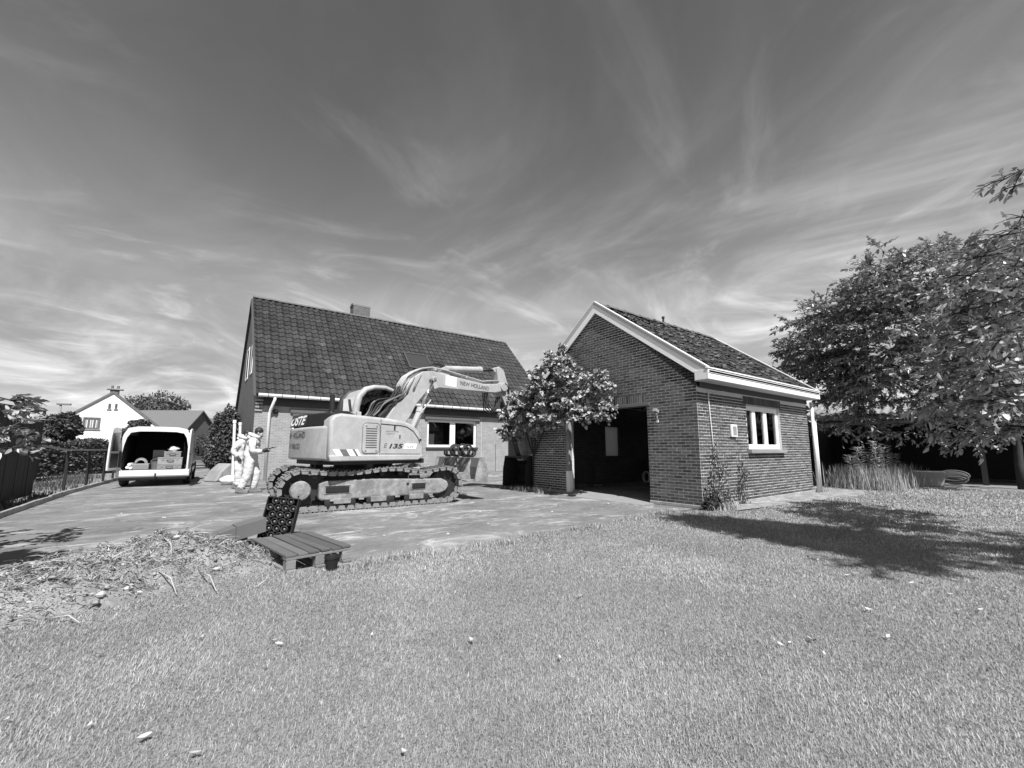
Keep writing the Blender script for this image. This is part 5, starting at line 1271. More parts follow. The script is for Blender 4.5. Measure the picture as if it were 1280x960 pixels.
    q = MB(); q.blob(hc_ + fw_ * 0.045 - up2 * 0.03, (0.068, 0.072, 0.098), 14, 9); q.build('face', M_SKIN, body, smooth=True)
    q = MB(); q.blob(hc_ + fw_ * 0.117 - up2 * 0.035, (0.02, 0.016, 0.026), 8, 6); q.build('nose', M_SKIN, body, smooth=True)
    for s in (-1, 1):
        q = MB(); q.blob(hc_ + lf * (s * 0.088) - up2 * 0.02, (0.024, 0.014, 0.034), 8, 6); q.build('ear', M_SKIN, body, smooth=True)
        q = MB(); q.blob(hc_ + fw_ * 0.103 + lf * (s * 0.03) - up2 * 0.008, (0.010, 0.013, 0.008), 6, 5); q.build('eye', M_HAIR, body, smooth=True)
    q = MB(); q.box(hc_ + fw_ * 0.106 - up2 * 0.075, (0.012, 0.045, 0.01), (0, 0, math.atan2(fw_.y, fw_.x))); q.build('mouth', M_GLOVE, body, bevel=0.003)
    # boots
    for s in 'lr':
        a = Vector(J['an_' + s]); f = Vector(J['ft_' + s]); d = (f - a); d.z = 0; d.normalize(); rzz = math.atan2(d.y, d.x)
        q = MB(); q.prism([(-0.10, 0.0), (0.20, 0.0), (0.215, 0.03), (0.19, 0.07), (0.09, 0.10), (0.06, 0.17), (-0.08, 0.17), (-0.105, 0.06)], -0.052, 0.052, 'y')
        bz = J['lift_' + s]
        b_ = q.build('boot', M_SHOE, pr, bevel=0.02, seg=3, loc=(a.x, a.y, bz), rot=(0, J['tilt_' + s], rzz))
        q = MB(); q.span((-0.105, -0.055, -0.0), (0.215, 0.055, 0.022)); q.build('sole', M_RUBBER, b_, bevel=0.008)
    # gloves
    for s in 'lr':
        w = Vector(J['wr_' + s]); p = Vector(J['pa_' + s]); d = (p - w).normalized()
        q = MB(); q.tube([w + d * -0.03, w + d * 0.03, p - d * 0.01, p + d * 0.045], [0.036, 0.042, 0.052, 0.040], 10); q.build('glove', M_GLOVE, pr, smooth=True)
    return pr
base_pose = dict(
    pelvis=(0.0, 0, 0.96), spine=(0.01, 0, 1.16), chest=(0.05, 0, 1.36), neck=(0.10, 0, 1.53), head0=(0.14, 0, 1.60), head1=(0.165, 0, 1.68), head2=(0.165, 0, 1.755), face=(1, 0, -0.45),
    sh_l=(0.06, 0.19, 1.42), el_l=(0.10, 0.25, 1.14), wr_l=(0.33, 0.16, 1.16), pa_l=(0.40, 0.13, 1.18),
    sh_r=(0.06, -0.19, 1.42), el_r=(0.09, -0.26, 1.13), wr_r=(0.32, -0.16, 1.17), pa_r=(0.39, -0.13, 1.20),
    hip_l=(0.0, 0.10, 0.92), kn_l=(0.14, 0.11, 0.51), an_l=(0.10, 0.11, 0.09), ft_l=(0.23, 0.13, 0.04),
    hip_r=(0.0, -0.10, 0.92), kn_r=(-0.02, -0.11, 0.50), an_r=(-0.18, -0.12, 0.11), ft_r=(-0.05, -0.13, 0.04),
    lift_l=0.0, lift_r=0.012, tilt_l=0.0, tilt_r=R(6))
pa_ = ground(310, 616); view_rz = math.atan2(-math.cos(AZ), math.sin(AZ))
front_rz = view_rz + R(18)
build_person((pa_.x, pa_.y, 0), front_rz, 'person in loose white coverall walking while looking at a dark handheld device', base_pose, True, True)
Mp = Matrix.Translation((pa_.x, pa_.y, 0)) @ Matrix.Rotation(front_rz, 4, 'Z')
dv = Mp @ Vector((0.47, -0.02, 1.235))
q = MB(); q.box((0, 0, 0), (0.20, 0.11, 0.022)); dvo = thing('handheld_device', dv, front_rz, 'dark handheld device held by the walking person in the coverall', 'device')
q.build('case', M_BLACK, dvo, bevel=0.006, rot=(0, R(-18), 0)); q = MB(); q.box((0, 0, 0.013), (0.17, 0.085, 0.003)); q.build('screen', M_LIGHTR, dvo, rot=(0, R(-18), 0))
q = MB(); q.tube([(0.09, 0, 0.01), (0.17, 0, 0.04)], 0.006, 6); q.build('antenna', M_BLACK, dvo)
p2 = dict(base_pose); p2.update(sh_l=(0.04, 0.2, 1.41), el_l=(-0.03, 0.27, 1.14), wr_l=(0.12, 0.24, 0.95), pa_l=(0.16, 0.23, 0.87), sh_r=(0.04, -0.2, 1.41), el_r=(-0.10, -0.27, 1.16), wr_r=(0.06, -0.24, 0.96), pa_r=(0.10, -0.22, 0.88),
    kn_l=(-0.02, 0.11, 0.50), an_l=(-0.12, 0.11, 0.10), ft_l=(0.01, 0.12, 0.04), kn_r=(0.06, -0.11, 0.50), an_r=(0.05, -0.11, 0.09), ft_r=(0.18, -0.12, 0.04), lift_l=0.006, tilt_l=R(3), lift_r=0.0, tilt_r=0.0)
pb_ = ground(297, 611)
build_person((pb_.x, pb_.y, 0), front_rz + R(-12), 'person in white coverall standing just behind the walking one, arms hanging', p2, True, False)
# things around them
wb = ground(289, 606); q = MB(); q.blob((0, 0, 0.15), (0.32, 0.24, 0.17), 18, 12, 0.10, 0.5, random.Random(3))
for k in range(8): q.v = q.v
o = q.build('plastic_sack', M_CLOTH, smooth=True, loc=(wb.x - 0.05, wb.y, 0.0), rot=(0, 0, 0.5)); tag(o, 'filled white plastic sack lying beside the people in coveralls', 'sack')
gs = ground(286, 601)
gt_ = thing('grey_sheet', (gs.x, gs.y, 0), R(30), 'large grey sheet draped over a low heap behind the white sack', 'sheet')
q = MB(); q.prism([(-0.75, 0), (0.7, 0), (0.62, 0.35), (0.35, 0.62), (-0.25, 0.68), (-0.55, 0.4)], -0.35, 0.4, 'y'); q.build('sheet_cover', M_LIGHTGREY, gt_, bevel=0.08, seg=3)
q = MB(); q.box((0, 0.42, 0.1), (1.3, 0.06, 0.2)); q.build('hem', M_LIGHTGREY, gt_, bevel=0.02)
for (px_, py_, top_y, dist_, lab) in ((291.5, 590, 525, 19.0, 'taller white plastic pipe standing upright beside the house gable'), (298.5, 590, 528, 19.9, 'shorter white plastic pipe standing upright near the house corner')):
    b0 = at_dist(px_, 590, dist_); t0 = at_dist(px_ + 2, top_y, dist_)
    q = MB(); q.tube([(b0.x, b0.y, 0), (b0.x * 0.5 + t0.x * 0.5, b0.y * 0.5 + t0.y * 0.5, t0.z / 2), (t0.x, t0.y, t0.z)], 0.05, 10); q.tube([(t0.x, t0.y, t0.z - 0.12), (t0.x, t0.y, t0.z)], 0.062, 10)
    o = q.build('white_pipe', M_TRIM, smooth=False, auto=40); tag(o, lab, 'pipe')

# ------------------------------------------------------------------ foliage builders
def np_mesh(name, V, F, tone, m, smooth=False):
    """V (n,3), F (k,3 or 4) faces, tone per face"""
    me = bpy.data.meshes.new(name); V = np.asarray(V, np.float32); F = np.asarray(F, np.int32); k = F.shape[1]
    me.vertices.add(len(V)); me.vertices.foreach_set('co', V.ravel())
    me.loops.add(F.size); me.loops.foreach_set('vertex_index', F.ravel())
    me.polygons.add(len(F)); me.polygons.foreach_set('loop_start', np.arange(0, F.size, k, dtype=np.int32))
    me.polygons.foreach_set('loop_total', np.full(len(F), k, np.int32))
    at = me.attributes.new('tone', 'FLOAT', 'FACE'); at.data.foreach_set('value', np.asarray(tone, np.float32))
    me.update(calc_edges=True); me.validate()
    if smooth: me.shade_smooth()
    me.materials.append(m); return me
def norm(a): return a / np.maximum(np.linalg.norm(a, axis=1, keepdims=True), 1e-6)
def leaf_arrays(P, D, N, ln, wd, curl=0.15, fine=True):
    """leaves: P base, D axis, N face normal; returns vertices and quad faces"""
    n = len(P); D = norm(D); S = norm(np.cross(D, N)); N = np.cross(S, D)
    ln = ln[:, None]; wd = wd[:, None]
    if fine:
        rows = [P, P + D * ln * 0.35 - S * wd * 0.5 + N * wd * 0.18, P + D * ln * 0.72 - S * wd * 0.38 + N * (wd * 0.1 - ln * curl * 0.5),
                P + D * ln - N * ln * curl, P + D * ln * 0.72 + S * wd * 0.38 + N * (wd * 0.1 - ln * curl * 0.5), P + D * ln * 0.35 + S * wd * 0.5 + N * wd * 0.18]
        mid = P + D * ln * 0.5 - N * (ln * curl * 0.2)
        V = np.stack(rows + [mid], 1).reshape(-1, 3); b = np.arange(n)[:, None] * 7
        F = np.concatenate([b + np.array([[0, 1, 2, 6]]), b + np.array([[6, 2, 3, 4]]), b + np.array([[0, 6, 4, 5]])], 1).reshape(-1, 4)
        return V, F, 3
    rows = [P, P + D * ln * 0.45 - S * wd * 0.5 + N * wd * 0.15, P + D * ln - N * ln * curl, P + D * ln * 0.45 + S * wd * 0.5 + N * wd * 0.15]
    V = np.stack(rows, 1).reshape(-1, 3); b = np.arange(n)[:, None] * 4
    return V, (b + np.array([[0, 1, 2, 3]])), 1
def leaf_object(name, P, D, N, ln, wd, m, parent=None, fine=True, tone=None, curl=0.15):
    V, F, k = leaf_arrays(P, D, N, ln, wd, curl, fine)
    t = RNG.normal(0.5, 0.2, len(P)) if tone is None else tone
    t = np.clip(t, 0, 1)
    return link(name, np_mesh(name, V, F, np.repeat(t, k), m), parent)
def sprays(centers, radius, per, twigs, rng, droop=0.25, out=None, flat=0.55):
    """leaves arranged along short twigs that fan out of cluster centres"""
    P, D, N, T = [], [], [], []
    for i, c in enumerate(centers):
        r_ = radius[i]; k = int(per * (r_ / np.mean(radius)) ** 2)
        o = out[i] if out is not None else np.array([0, 0, 1.])
        td = norm(rng.normal(0, 1, (twigs, 3)) * np.array([1, 1, flat]) + o * np.array([0.8, 0.8, 1.4 * flat]))
        for t_ in td:
            m_ = max(3, k // twigs); s = rng.uniform(0.1, 1.0, m_) * r_
            base = c + t_ * s[:, None] + np.array([0, 0, -droop]) * (s[:, None] / r_) ** 2 * r_ * 0.5
            ld = norm(t_ * 0.7 + rng.normal(0, 0.55, (m_, 3)) * np.array([1, 1, 0.6]) + np.array([0, 0, -0.12]))
            nn = norm(np.array([0, 0, 1.]) + rng.normal(0, 0.42, (m_, 3)))
            P.append(base); D.append(ld); N.append(nn); T.append((c, c + t_ * r_))
    return np.concatenate(P), np.concatenate(D), np.concatenate(N), T
def crown_points(n, c, rad, rng, shell=0.62, zmin=None):
    d = norm(rng.normal(0, 1, (n * 3, 3))); q = shell + (1 - shell) * rng.uniform(0, 1, (n * 3, 1)) ** 0.7
    p = np.array(c) + d * q * np.array(rad)
    if zmin is not None:
        keep = p[:, 2] > zmin; p, d = p[keep], d[keep]
    return p[:n], d[:n]
def limbs(base, height, targets, r0, name, parent, m=M_BARK, rng=random):
    """tapered trunk, then limbs bending to the targets"""
    base = Vector(base); fork = base + Vector((rng.uniform(-.1, .1), rng.uniform(-.1, .1), height))
    q = MB(); q.tube([base, base.lerp(fork, 0.35) + Vector((0.03, 0.02, 0)), base.lerp(fork, 0.7) - Vector((0.02, 0.03, 0)), fork], [r0 * 1.25, r0, r0 * 0.9, r0 * 0.8], 12)
    tr = q.build('trunk', m, parent, smooth=True)
    for t_ in targets:
        t_ = Vector(t_); mid = fork.lerp(t_, 0.5) + Vector((rng.uniform(-.25, .25), rng.uniform(-.25, .25), 0.25))
        q = MB(); q.tube([fork - Vector((0, 0, 0.1)), fork.lerp(mid, 0.55), mid, mid.lerp(t_, 0.6), t_], [r0 * 0.55, r0 * 0.42, r0 * 0.3, r0 * 0.18, r0 * 0.07], 8)
        q.build('limb', m, tr, smooth=True)
    return tr
def twig_mesh(T, rad, m, name, parent):
    q = MB()
    for a, b in T: q.tube([a, (np.array(a) + np.array(b)) / 2 + np.array([0, 0, 0.02]), b], [rad, rad * 0.7, rad * 0.3], 3, cap=False)
    o = link(name, q.mesh(name, m), parent); o['kind'] = 'stuff'; return o
def tree(name, label, trunk, height, center, rad, nclu, clur, per, twigs, lsize, lw, m, r0=0.14, extra=None, seed=1, shell=0.55, zmin=None, fine=True, group=None, nlimb=8, cat='tree'):
    rng = np.random.default_rng(seed); rr = random.Random(seed)
    root = thing(name, (0, 0, 0), 0, label, cat, group)
    root.location = trunk
    off = np.array(trunk)
    p, d = crown_points(nclu, np.array(center) - off, rad, rng, shell, None if zmin is None else zmin)
    rs = rng.uniform(0.75, 1.25, len(p)) * clur
    if extra is not None:
        ep = np.array([np.array(e[0]) - off for e in extra]); p = np.concatenate([p, ep]); d = np.concatenate([d, norm(ep - (np.array(center) - off))]); rs = np.concatenate([rs, np.array([e[1] for e in extra])])
    P, D, N, T = sprays(p, rs, per, twigs, rng, out=d, flat=0.3)
    k = len(P); ln = rng.uniform(0.7, 1.25, k) * lsize; wd = ln * lw * rng.uniform(0.8, 1.2, k)
    idx = rng.choice(len(p), nlimb, replace=False); c0 = np.array(center) - off
    limbs((0, 0, 0), height, [c0 + (p[i] - c0) * 0.9 for i in idx], r0, 'trunk', root, rng=rr)
    o = leaf_object('crown', P, D, N, ln, wd, m, root, fine); o['kind'] = 'stuff'
    twig_mesh(T, 0.010, M_BARK, 'twigs', root)
    return root

def shade_casters(poly, n, zlo, zhi, rng):
    """crown positions of a tree out of view whose shade falls inside the given patch of ground"""
    out = []; xs = [p[0] for p in poly]; ys = [p[1] for p in poly]; k = 0
    while len(out) < n and k < 4000:
        k += 1; x = rng.uniform(min(xs), max(xs)); y = rng.uniform(min(ys), max(ys))
        ins = False; j = len(poly) - 1
        for i in range(len(poly)):
            if (poly[i][1] > y) != (poly[j][1] > y) and x < (poly[j][0] - poly[i][0]) * (y - poly[i][1]) / (poly[j][1] - poly[i][1]) + poly[i][0]: ins = not ins
            j = i
        if not ins: continue
        z = rng.uniform(zlo, zhi); g_ = ground(x, y); c = g_ - Vector((SUN_TRAVEL.x, SUN_TRAVEL.y, 0)) * (z / -SUN_TRAVEL.z); c.z = z
        v = np.array(c) - np.array([0, 0, H]); w = v @ _fw
        if w > 0.3:
            px_, py_ = project(c)
            if -220 < px_ < 1400 and py_ > -130: continue
        bad = False
        for zz in (1.8, 2.6, 3.4, 4.2, 5.0):   # keep the light on the part of the crown that shows
            q_ = g_ - Vector((SUN_TRAVEL.x, SUN_TRAVEL.y, 0)) * (zz / -SUN_TRAVEL.z)
            if q_.y > 0.0 and math.hypot(q_.x, q_.y) > 7.4 and q_.x > 6: bad = True
        if bad: continue
        out.append(c)
    return out
# far broadleaf tree by the shed
extra = [(at_dist(1010, 405, 17.6), 0.6), (at_dist(995, 430, 17.8), 0.6), (at_dist(1003, 455, 17.9), 0.6), (at_dist(1030, 385, 17.3), 0.6), (at_dist(1060, 365, 17.0), 0.6), (at_dist(1020, 478, 17.8), 0.6), (at_dist(1085, 345, 16.8), 0.6), (at_dist(1100, 310, 16.6), 0.5), (at_dist(1130, 320, 16.4), 0.6), (at_dist(1150, 330, 16.2), 0.6)]
rt_ = random.Random(19)
for k in range(90):
    x = rt_.uniform(1020, 1290); top = 400 - (x - 1000) * .55 if x < 1120 else 325 - (x - 1120) * .4
    extra.append((at_dist(x, rt_.uniform(top, 540), rt_.uniform(17.5, 20.0)), rt_.uniform(.5, .75)))
tree('broadleaf_tree', 'dense broadleaf tree between garage and open shed, farther of the pair', (20.2, 1.25, 0), 2.1, (18.7, 3.4, 4.9), (2.4, 3.4, 2.8), 280, 0.7, 165, 7, 0.15, 0.38, M_LEAF, 0.10, extra, seed=3, shell=0.35, nlimb=12)
# near tree right of the photographer: its crown comes into view and shades the lawn
extra = [(at_dist(1256, 224, 8.6), 0.24), (at_dist(1270, 232, 8.4), 0.2), (at_dist(1278, 215, 8.4), 0.2)]
for c in shade_casters([(780, 636), (870, 652), (960, 668), (1090, 692), (1120, 700), (1110, 648), (1080, 645), (990, 638), (900, 633)], 230, 6.0, 8.6, rt_): extra.append((c, rt_.uniform(.42, .68)))
for k in range(120):
    t_ = rt_.random(); x = 1165 + 125 * t_ ** .7; top = 345 - 90 * t_; y = top + (545 - top) * rt_.random() ** 0.9
    extra.append((at_dist(x, y, rt_.uniform(8.2, 11.0)), rt_.uniform(0.26, 0.42)))
tree('broadleaf_tree', 'near broadleaf tree overhanging the lawn with big drooping leaves, closer of the pair', (8.0, -3.4, 0), 3.0, (6.2, -3.6, 6.6), (1.9, 1.2, 1.0), 26, 0.5, 105, 7, 0.115, 0.4, M_LEAF, 0.15, extra, seed=6, shell=0.3, nlimb=14)
# tall shrub at the left edge
tree('garden_shrub', 'leafy garden shrub leaning in over the kerb by the dark fence', (-3.3, 7.0, 0), 0.7, (-3.15, 7.0, 1.65), (0.95, 1.2, 1.25), 70, 0.36, 90, 6, 0.095, 0.5, M_VINE, 0.05,
     [(at_dist(12, 500, 8.0), 0.28), (at_dist(22, 498, 8.2), 0.2), (at_dist(10, 535, 7.8), 0.3), (at_dist(25, 545, 8.0), 0.22), (at_dist(8, 560, 7.6), 0.25), (at_dist(6, 515, 7.6), 0.3)], seed=8, shell=0.3, nlimb=7, cat='shrub')
shx = [(c, rt_.uniform(.25, .4)) for c in shade_casters([(-10, 660), (60, 676), (132, 682), (75, 706), (-10, 738)], 40, 2.2, 3.4, rt_)]
tree('garden_shrub', 'tall spreading shrub shading the left corner of the yard', (-3.2, 4.6, 0), 1.1, (-3.0, 4.8, 2.4), (0.7, 0.8, 0.6), 16, 0.34, 60, 6, 0.13, 0.5, M_VINE, 0.05, shx, seed=18, shell=0.3, nlimb=7, cat='shrub')

# vine smothering the garage door's left side
def build_vine():
    rng = np.random.default_rng(12)
    clumps = [(8.45, 3.62, .30), (8.35, 3.9, .16), (8.25, 3.3, .42), (8.75, 3.0, .52), (8.05, 2.95, .46), (7.45, 2.62, .40), (7.05, 2.35, .36), (6.82, 2.62, .22), (6.8, 2.95, .12), (6.9, 2.1, .3), (9.25, 2.75, .5), (9.75, 2.45, .46), (10.2, 2.2, .44), (10.5, 1.85, .36), (8.5, 2.35, .46), (7.75, 2.2, .40), (9.2, 2.15, .48), (9.8, 1.9, .4), (10.4, 1.5, .26), (8.9, 2.0, .36), (8.6, 2.75, .5), (9.0, 3.3, .3), (7.7, 3.0, .36), (9.5, 2.55, .5), (7.3, 2.05, .3), (8.1, 3.55, .2), (7.0, 2.75, .2), (9.4, 3.0, .2)]
    v = thing('climbing_vine', (8.0, 10.3, 0), 0, 'leafy climbing vine bulging over the left side of the garage doorway', 'vine')
    off = np.array([8.0, 10.3, 0]); C_ = []; Rr = []; O = []
    for (y, z, r_) in clumps:
        for k in range(7):
            d = norm(rng.normal(0, 1, (1, 3)))[0]; C_.append(np.array([7.78 + rng.uniform(-.25, .2), y, z]) + d * r_ * 0.6 * np.array([0.8, 1, 1]) - off); Rr.append(r_ * 0.62); O.append(d * np.array([1, 1, .6]) + np.array([-0.5, -0.2, 0.3]))
    P, D, N, T = sprays(np.array(C_), np.array(Rr), 50, 6, rng, 0.3, np.array(O))
    N = norm(N + np.array([-0.3, -0.3, 0.0]) + rng.normal(0, .35, N.shape)); k = len(P); ln = rng.uniform(0.06, 0.12, k)
    o = leaf_object('foliage', P, D, N, ln, ln * rng.uniform(0.75, 1.05, k), M_VINE, v, True, curl=0.2); o['kind'] = 'stuff'
    for j, (y1, z1) in enumerate(((8.4, 3.4), (9.4, 2.7), (7.3, 2.5), (10.2, 2.0))):
        q = MB(); q.tube([(0.27, -0.2, 0), (0.26, -0.25, 1.0), (0.1, (y1 - 10.3) * 0.35, 1.9), (-0.1, (y1 - 10.3) * 0.7, z1 - 0.3), (-0.1, y1 - 10.3, z1)], [0.025, 0.022, 0.02, 0.015, 0.01], 7); q.build('stem', M_BARK, v, smooth=True)
    twig_mesh(T, 0.006, M_BARK, 'twigs', v)
build_vine()
# ivy on the sunny corner of the garage
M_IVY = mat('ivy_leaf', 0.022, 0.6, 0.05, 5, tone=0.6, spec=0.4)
def build_ivy(name, x0, stems, label, seed, lsize, dense):
    rng = np.random.default_rng(seed); v = thing(name, (x0, 4.69, 0), 0, label, 'ivy')
    P = []; D = []; N = []
    for (dx, top, sway) in stems:
        pts = [Vector((dx + sway * math.sin(k * 1.3 + dx * 9) * 0.5 * k / 6, -0.02 - 0.012 * (k % 2), top * k / 6)) for k in range(7)]
        q = MB(); q.tube(pts, [0.014, 0.012, 0.011, 0.01, 0.008, 0.006, 0.004], 5); q.build('stem', M_TWIG, v, smooth=True)
        for k in range(int(dense * top)):
            t = rng.uniform(0, 1) ** 0.8 * 6; i = min(5, int(t)); p = np.array(pts[i].lerp(pts[i + 1], t - i)); sp_ = 0.07 + 0.03 * math.sin(t * 2.1 + dx * 7)
            P.append(p + np.array([rng.normal(0, sp_), -abs(rng.normal(0, 0.025 + 0.03 * (1 - t / 6))), rng.normal(0, 0.03)])); D.append([rng.normal(0, .6), -0.3, rng.normal(-.3, .6)]); N.append([rng.normal(0, .3), -1, 0.4 + rng.normal(0, .3)])
    k = len(P); ln = rng.uniform(0.7, 1.3, k) * lsize
    o = leaf_object('foliage', np.array(P), np.array(D), np.array(N), ln, ln * 0.8, M_IVY, v); o['kind'] = 'stuff'
build_ivy('ivy', 8.62, [(-0.05, 0.75, 0.3), (0.06, 1.30, 0.25), (0.30, 1.05, 0.35), (0.50, 0.55, 0.3), (0.72, 0.35, 0.3), (-0.2, 0.45, 0.2)], 'dark ivy climbing the near corner of the garage side wall', 3, 0.055, 48)
build_ivy('ivy', 9.85, [(0.0, 1.1, 0.06), (0.1, 0.7, 0.08), (-0.08, 0.4, 0.05)], 'thin dark ivy strand climbing under the garage window', 5, 0.05, 55)
def shrub_ball(name, label, c, rad, n, lsize, m, seed, cat='shrub', core=True, lw=0.55, stem=None, group=None):
    rng = np.random.default_rng(seed); v = thing(name, (c[0], c[1], 0), 0, label, cat, group)
    d = norm(rng.normal(0, 1, (n, 3))); q_ = rng.uniform(0.78, 1.08, (n, 1)); lump = 1 + 0.12 * np.sin(d[:, :1] * 5 + seed) * np.cos(d[:, 1:2] * 6) + 0.1 * np.sin(d[:, 2:3] * 7 + d[:, :1] * 4)
    P = np.array([0, 0, c[2]]) + d * q_ * lump * np.array(rad); keep = P[:, 2] > 0.01; P = P[keep]; d = d[keep]; k = len(P)
    ln = rng.uniform(0.7, 1.3, k) * lsize
    o = leaf_object('crown' if stem else 'foliage', P, norm(d + rng.normal(0, .7, (k, 3))), norm(d + np.array([0, 0, .4]) + rng.normal(0, .4, (k, 3))), ln, ln * lw, m, v, fine=False); o['kind'] = 'stuff'
    if core:
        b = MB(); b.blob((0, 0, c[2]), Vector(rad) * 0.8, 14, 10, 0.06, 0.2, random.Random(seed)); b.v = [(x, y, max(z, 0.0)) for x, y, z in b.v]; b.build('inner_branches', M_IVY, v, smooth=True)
    if stem:
        b = MB(); b.tube([(0, 0, 0), (0.02, 0, c[2] * 0.5), (0, 0, c[2])], [stem * 1.2, stem, stem * 0.8], 8); b.build('trunk', M_BARK, v, smooth=True)
    return v
shrub_ball('corner_shrub', 'low dark shrub at the foot of the garage corner', (8.40, 4.58, 0.08), (0.24, 0.13, 0.15), 500, 0.06, M_IVY, 4)

# ------------------------------------------------------------------ grass
def inside(poly, X, Y):
    r_ = np.zeros(len(X), bool); n = len(poly); j = n - 1
    for i in range(n):
        xi, yi = poly[i]; xj, yj = poly[j]
        c = ((yi > Y) != (yj > Y)) & (X < (xj - xi) * (Y - yi) / (yj - yi + 1e-12) + xi)
        r_ ^= c; j = i
    return r_
heap_c = ground(150, 722); 
def heap_h(X, Y):
    """low bank of cut greenery and soil at the yard edge"""
    A = np.array(ground(-60, 775)[:2]); B = np.array(ground(300, 698)[:2]); d = B - A; L = np.linalg.norm(d); u = d / L; n = np.array([-u[1], u[0]])
    s = (X - A[0]) * u[0] + (Y - A[1]) * u[1]; t = (X - A[0]) * n[0] + (Y - A[1]) * n[1]
    env = np.clip(1 - ((s - L * 0.52) / (L * 0.60)) ** 4, 0, 1) * np.clip(1 - ((t - 0.1) / 0.80) ** 2, 0, 1)
    lump = 0.75 + 0.25 * np.sin(s * 5.1 + 1) * np.cos(t * 4.3) + 0.18 * np.sin(s * 11 + t * 9) + 0.1 * np.sin(s * 23 - t * 17)
    return 0.33 * env * lump
def lawn_grass():
    rng = np.random.default_rng(5); out = []
    for (r0, r1, dens, ln0, wd0) in ((1.35, 2.6, 26000, 0.022, 0.0026), (2.6, 4.2, 15000, 0.023, 0.0034), (4.2, 7.0, 6800, 0.025, 0.0052), (7.0, 11.0, 2500, 0.030, 0.009), (11.0, 19.0, 800, 0.038, 0.016)):
        a0, a1 = AZ - R(55), AZ + R(55); area = 0.5 * (a1 - a0) * (r1 ** 2 - r0 ** 2); n = int(area * dens)
        r_ = np.sqrt(rng.uniform(r0 ** 2, r1 ** 2, n)); a = rng.uniform(a0, a1, n); X = r_ * np.cos(a); Y = r_ * np.sin(a)
        e = rng.normal(0, 0.06, n)
        keep = inside(lawn_poly, X + e, Y + e) & ~inside(pp, X, Y) & (heap_h(X, Y) < 0.03 + rng.uniform(0, .05, n))
        X, Y = X[keep], Y[keep]; n = len(X)
        out.append((X, Y, np.full(n, ln0) * rng.uniform(0.55, 1.45, n), np.full(n, wd0) * rng.uniform(0.7, 1.3, n)))
    X, Y, L, Wd = [np.concatenate(k) for k in zip(*out)]; n = len(X)
    patch = 0.5 + 0.16 * np.sin(X * 1.7 + 1.3 * np.sin(Y * 1.1)) * np.cos(Y * 1.3 + 0.7 * X) + 0.12 * np.sin(X * 4.1 - Y * 3.3)
    L *= 0.75 + 0.5 * patch
    th = rng.uniform(0, 2 * np.pi, n); lean = rng.uniform(0.15, 0.95, n); wind = np.array([0.5, 0.15])
    d = np.stack([np.cos(th) * lean + wind[0] * 0.4, np.sin(th) * lean + wind[1] * 0.4, np.ones(n)], 1); d = norm(d)
    sd_ = np.stack([-np.sin(th), np.cos(th), np.zeros(n)], 1) * Wd[:, None] * 0.5
    P = np.stack([X, Y, np.full(n, 0.0)], 1); mid = P + d * (L * 0.55)[:, None]; tip = P + d * L[:, None] + np.stack([np.cos(th), np.sin(th), -0.4 * np.ones(n)], 1) * (L * 0.28 * lean)[:, None]
    V = np.stack([P - sd_, P + sd_, mid + sd_ * 0.8, tip, mid - sd_ * 0.8], 1).reshape(-1, 3); b = np.arange(n)[:, None] * 5
    q4 = np.concatenate([b, b + 1, b + 2, b + 4], 1); tr = np.concatenate([b + 4, b + 2, b + 3, b + 3], 1)
    # one quad and one triangle per blade: build as triangles
    F = np.concatenate([b + np.array([[0, 1, 2]]), b + np.array([[0, 2, 4]]), b + np.array([[4, 2, 3]])], 1).reshape(-1, 3)
    t = np.clip(rng.normal(0.40, 0.2, n) + (patch - 0.5) * 0.45 + (rng.random(n) < 0.06) * 0.45, 0, 1.15)
    o = link('lawn_grass', np_mesh('lawn_grass', V, F, np.repeat(t, 3), M_BLADE)); tag(o, 'short mown grass covering the lawn', 'grass', kind='stuff')
    return n
N_BLADES = lawn_grass()
def weeds(name, label, spots, seed, hmin, hmax, wd, m, n_each, spread, lean=0.35):
    rng = np.random.default_rng(seed); X = []; Y = []
    for (x, y) in spots: X.append(rng.normal(x, spread, n_each)); Y.append(rng.normal(y, spread, n_each))
    X = np.concatenate(X); Y = np.concatenate(Y); n = len(X); L = rng.uniform(hmin, hmax, n)
    th = rng.uniform(0, 2 * np.pi, n); ln = rng.uniform(0.05, lean, n); d = norm(np.stack([np.cos(th) * ln, np.sin(th) * ln, np.ones(n)], 1))
    sd_ = np.stack([-np.sin(th), np.cos(th), np.zeros(n)], 1) * (wd * rng.uniform(0.6, 1.3, n))[:, None] * 0.5
    P = np.stack([X, Y, np.zeros(n)], 1); mid = P + d * (L * 0.6)[:, None]; tip = P + d * L[:, None] + np.stack([np.cos(th), np.sin(th), -0.5 * np.ones(n)], 1) * (L * 0.3 * ln)[:, None]
    V = np.stack([P - sd_, P + sd_, mid + sd_ * 0.8, tip, mid - sd_ * 0.8], 1).reshape(-1, 3); b = np.arange(n)[:, None] * 5
    F = np.concatenate([b + np.array([[0, 1, 2]]), b + np.array([[0, 2, 4]]), b + np.array([[4, 2, 3]])], 1).reshape(-1, 3)
    o = link(name, np_mesh(name, V, F, np.repeat(np.clip(rng.normal(.5, .2, n), 0, 1), 3), m)); tag(o, label, 'grass', kind='stuff'); return o
tg = [ground(x, y) for x, y in ((1052, 606), (1062, 610), (1075, 611), (1088, 612), (1100, 611), (1110, 609), (1120, 607), (1130, 604), (1070, 606), (1090, 607), (1105, 605))]
weeds('tall_grass', 'clump of tall dry grass beyond the garage corner', [(p.x, p.y) for p in tg[2:7]] * 2 + [(p.x, p.y) for p in tg], 31, 0.15, 0.85, 0.016, M_PALEBLADE, 230, 0.30)
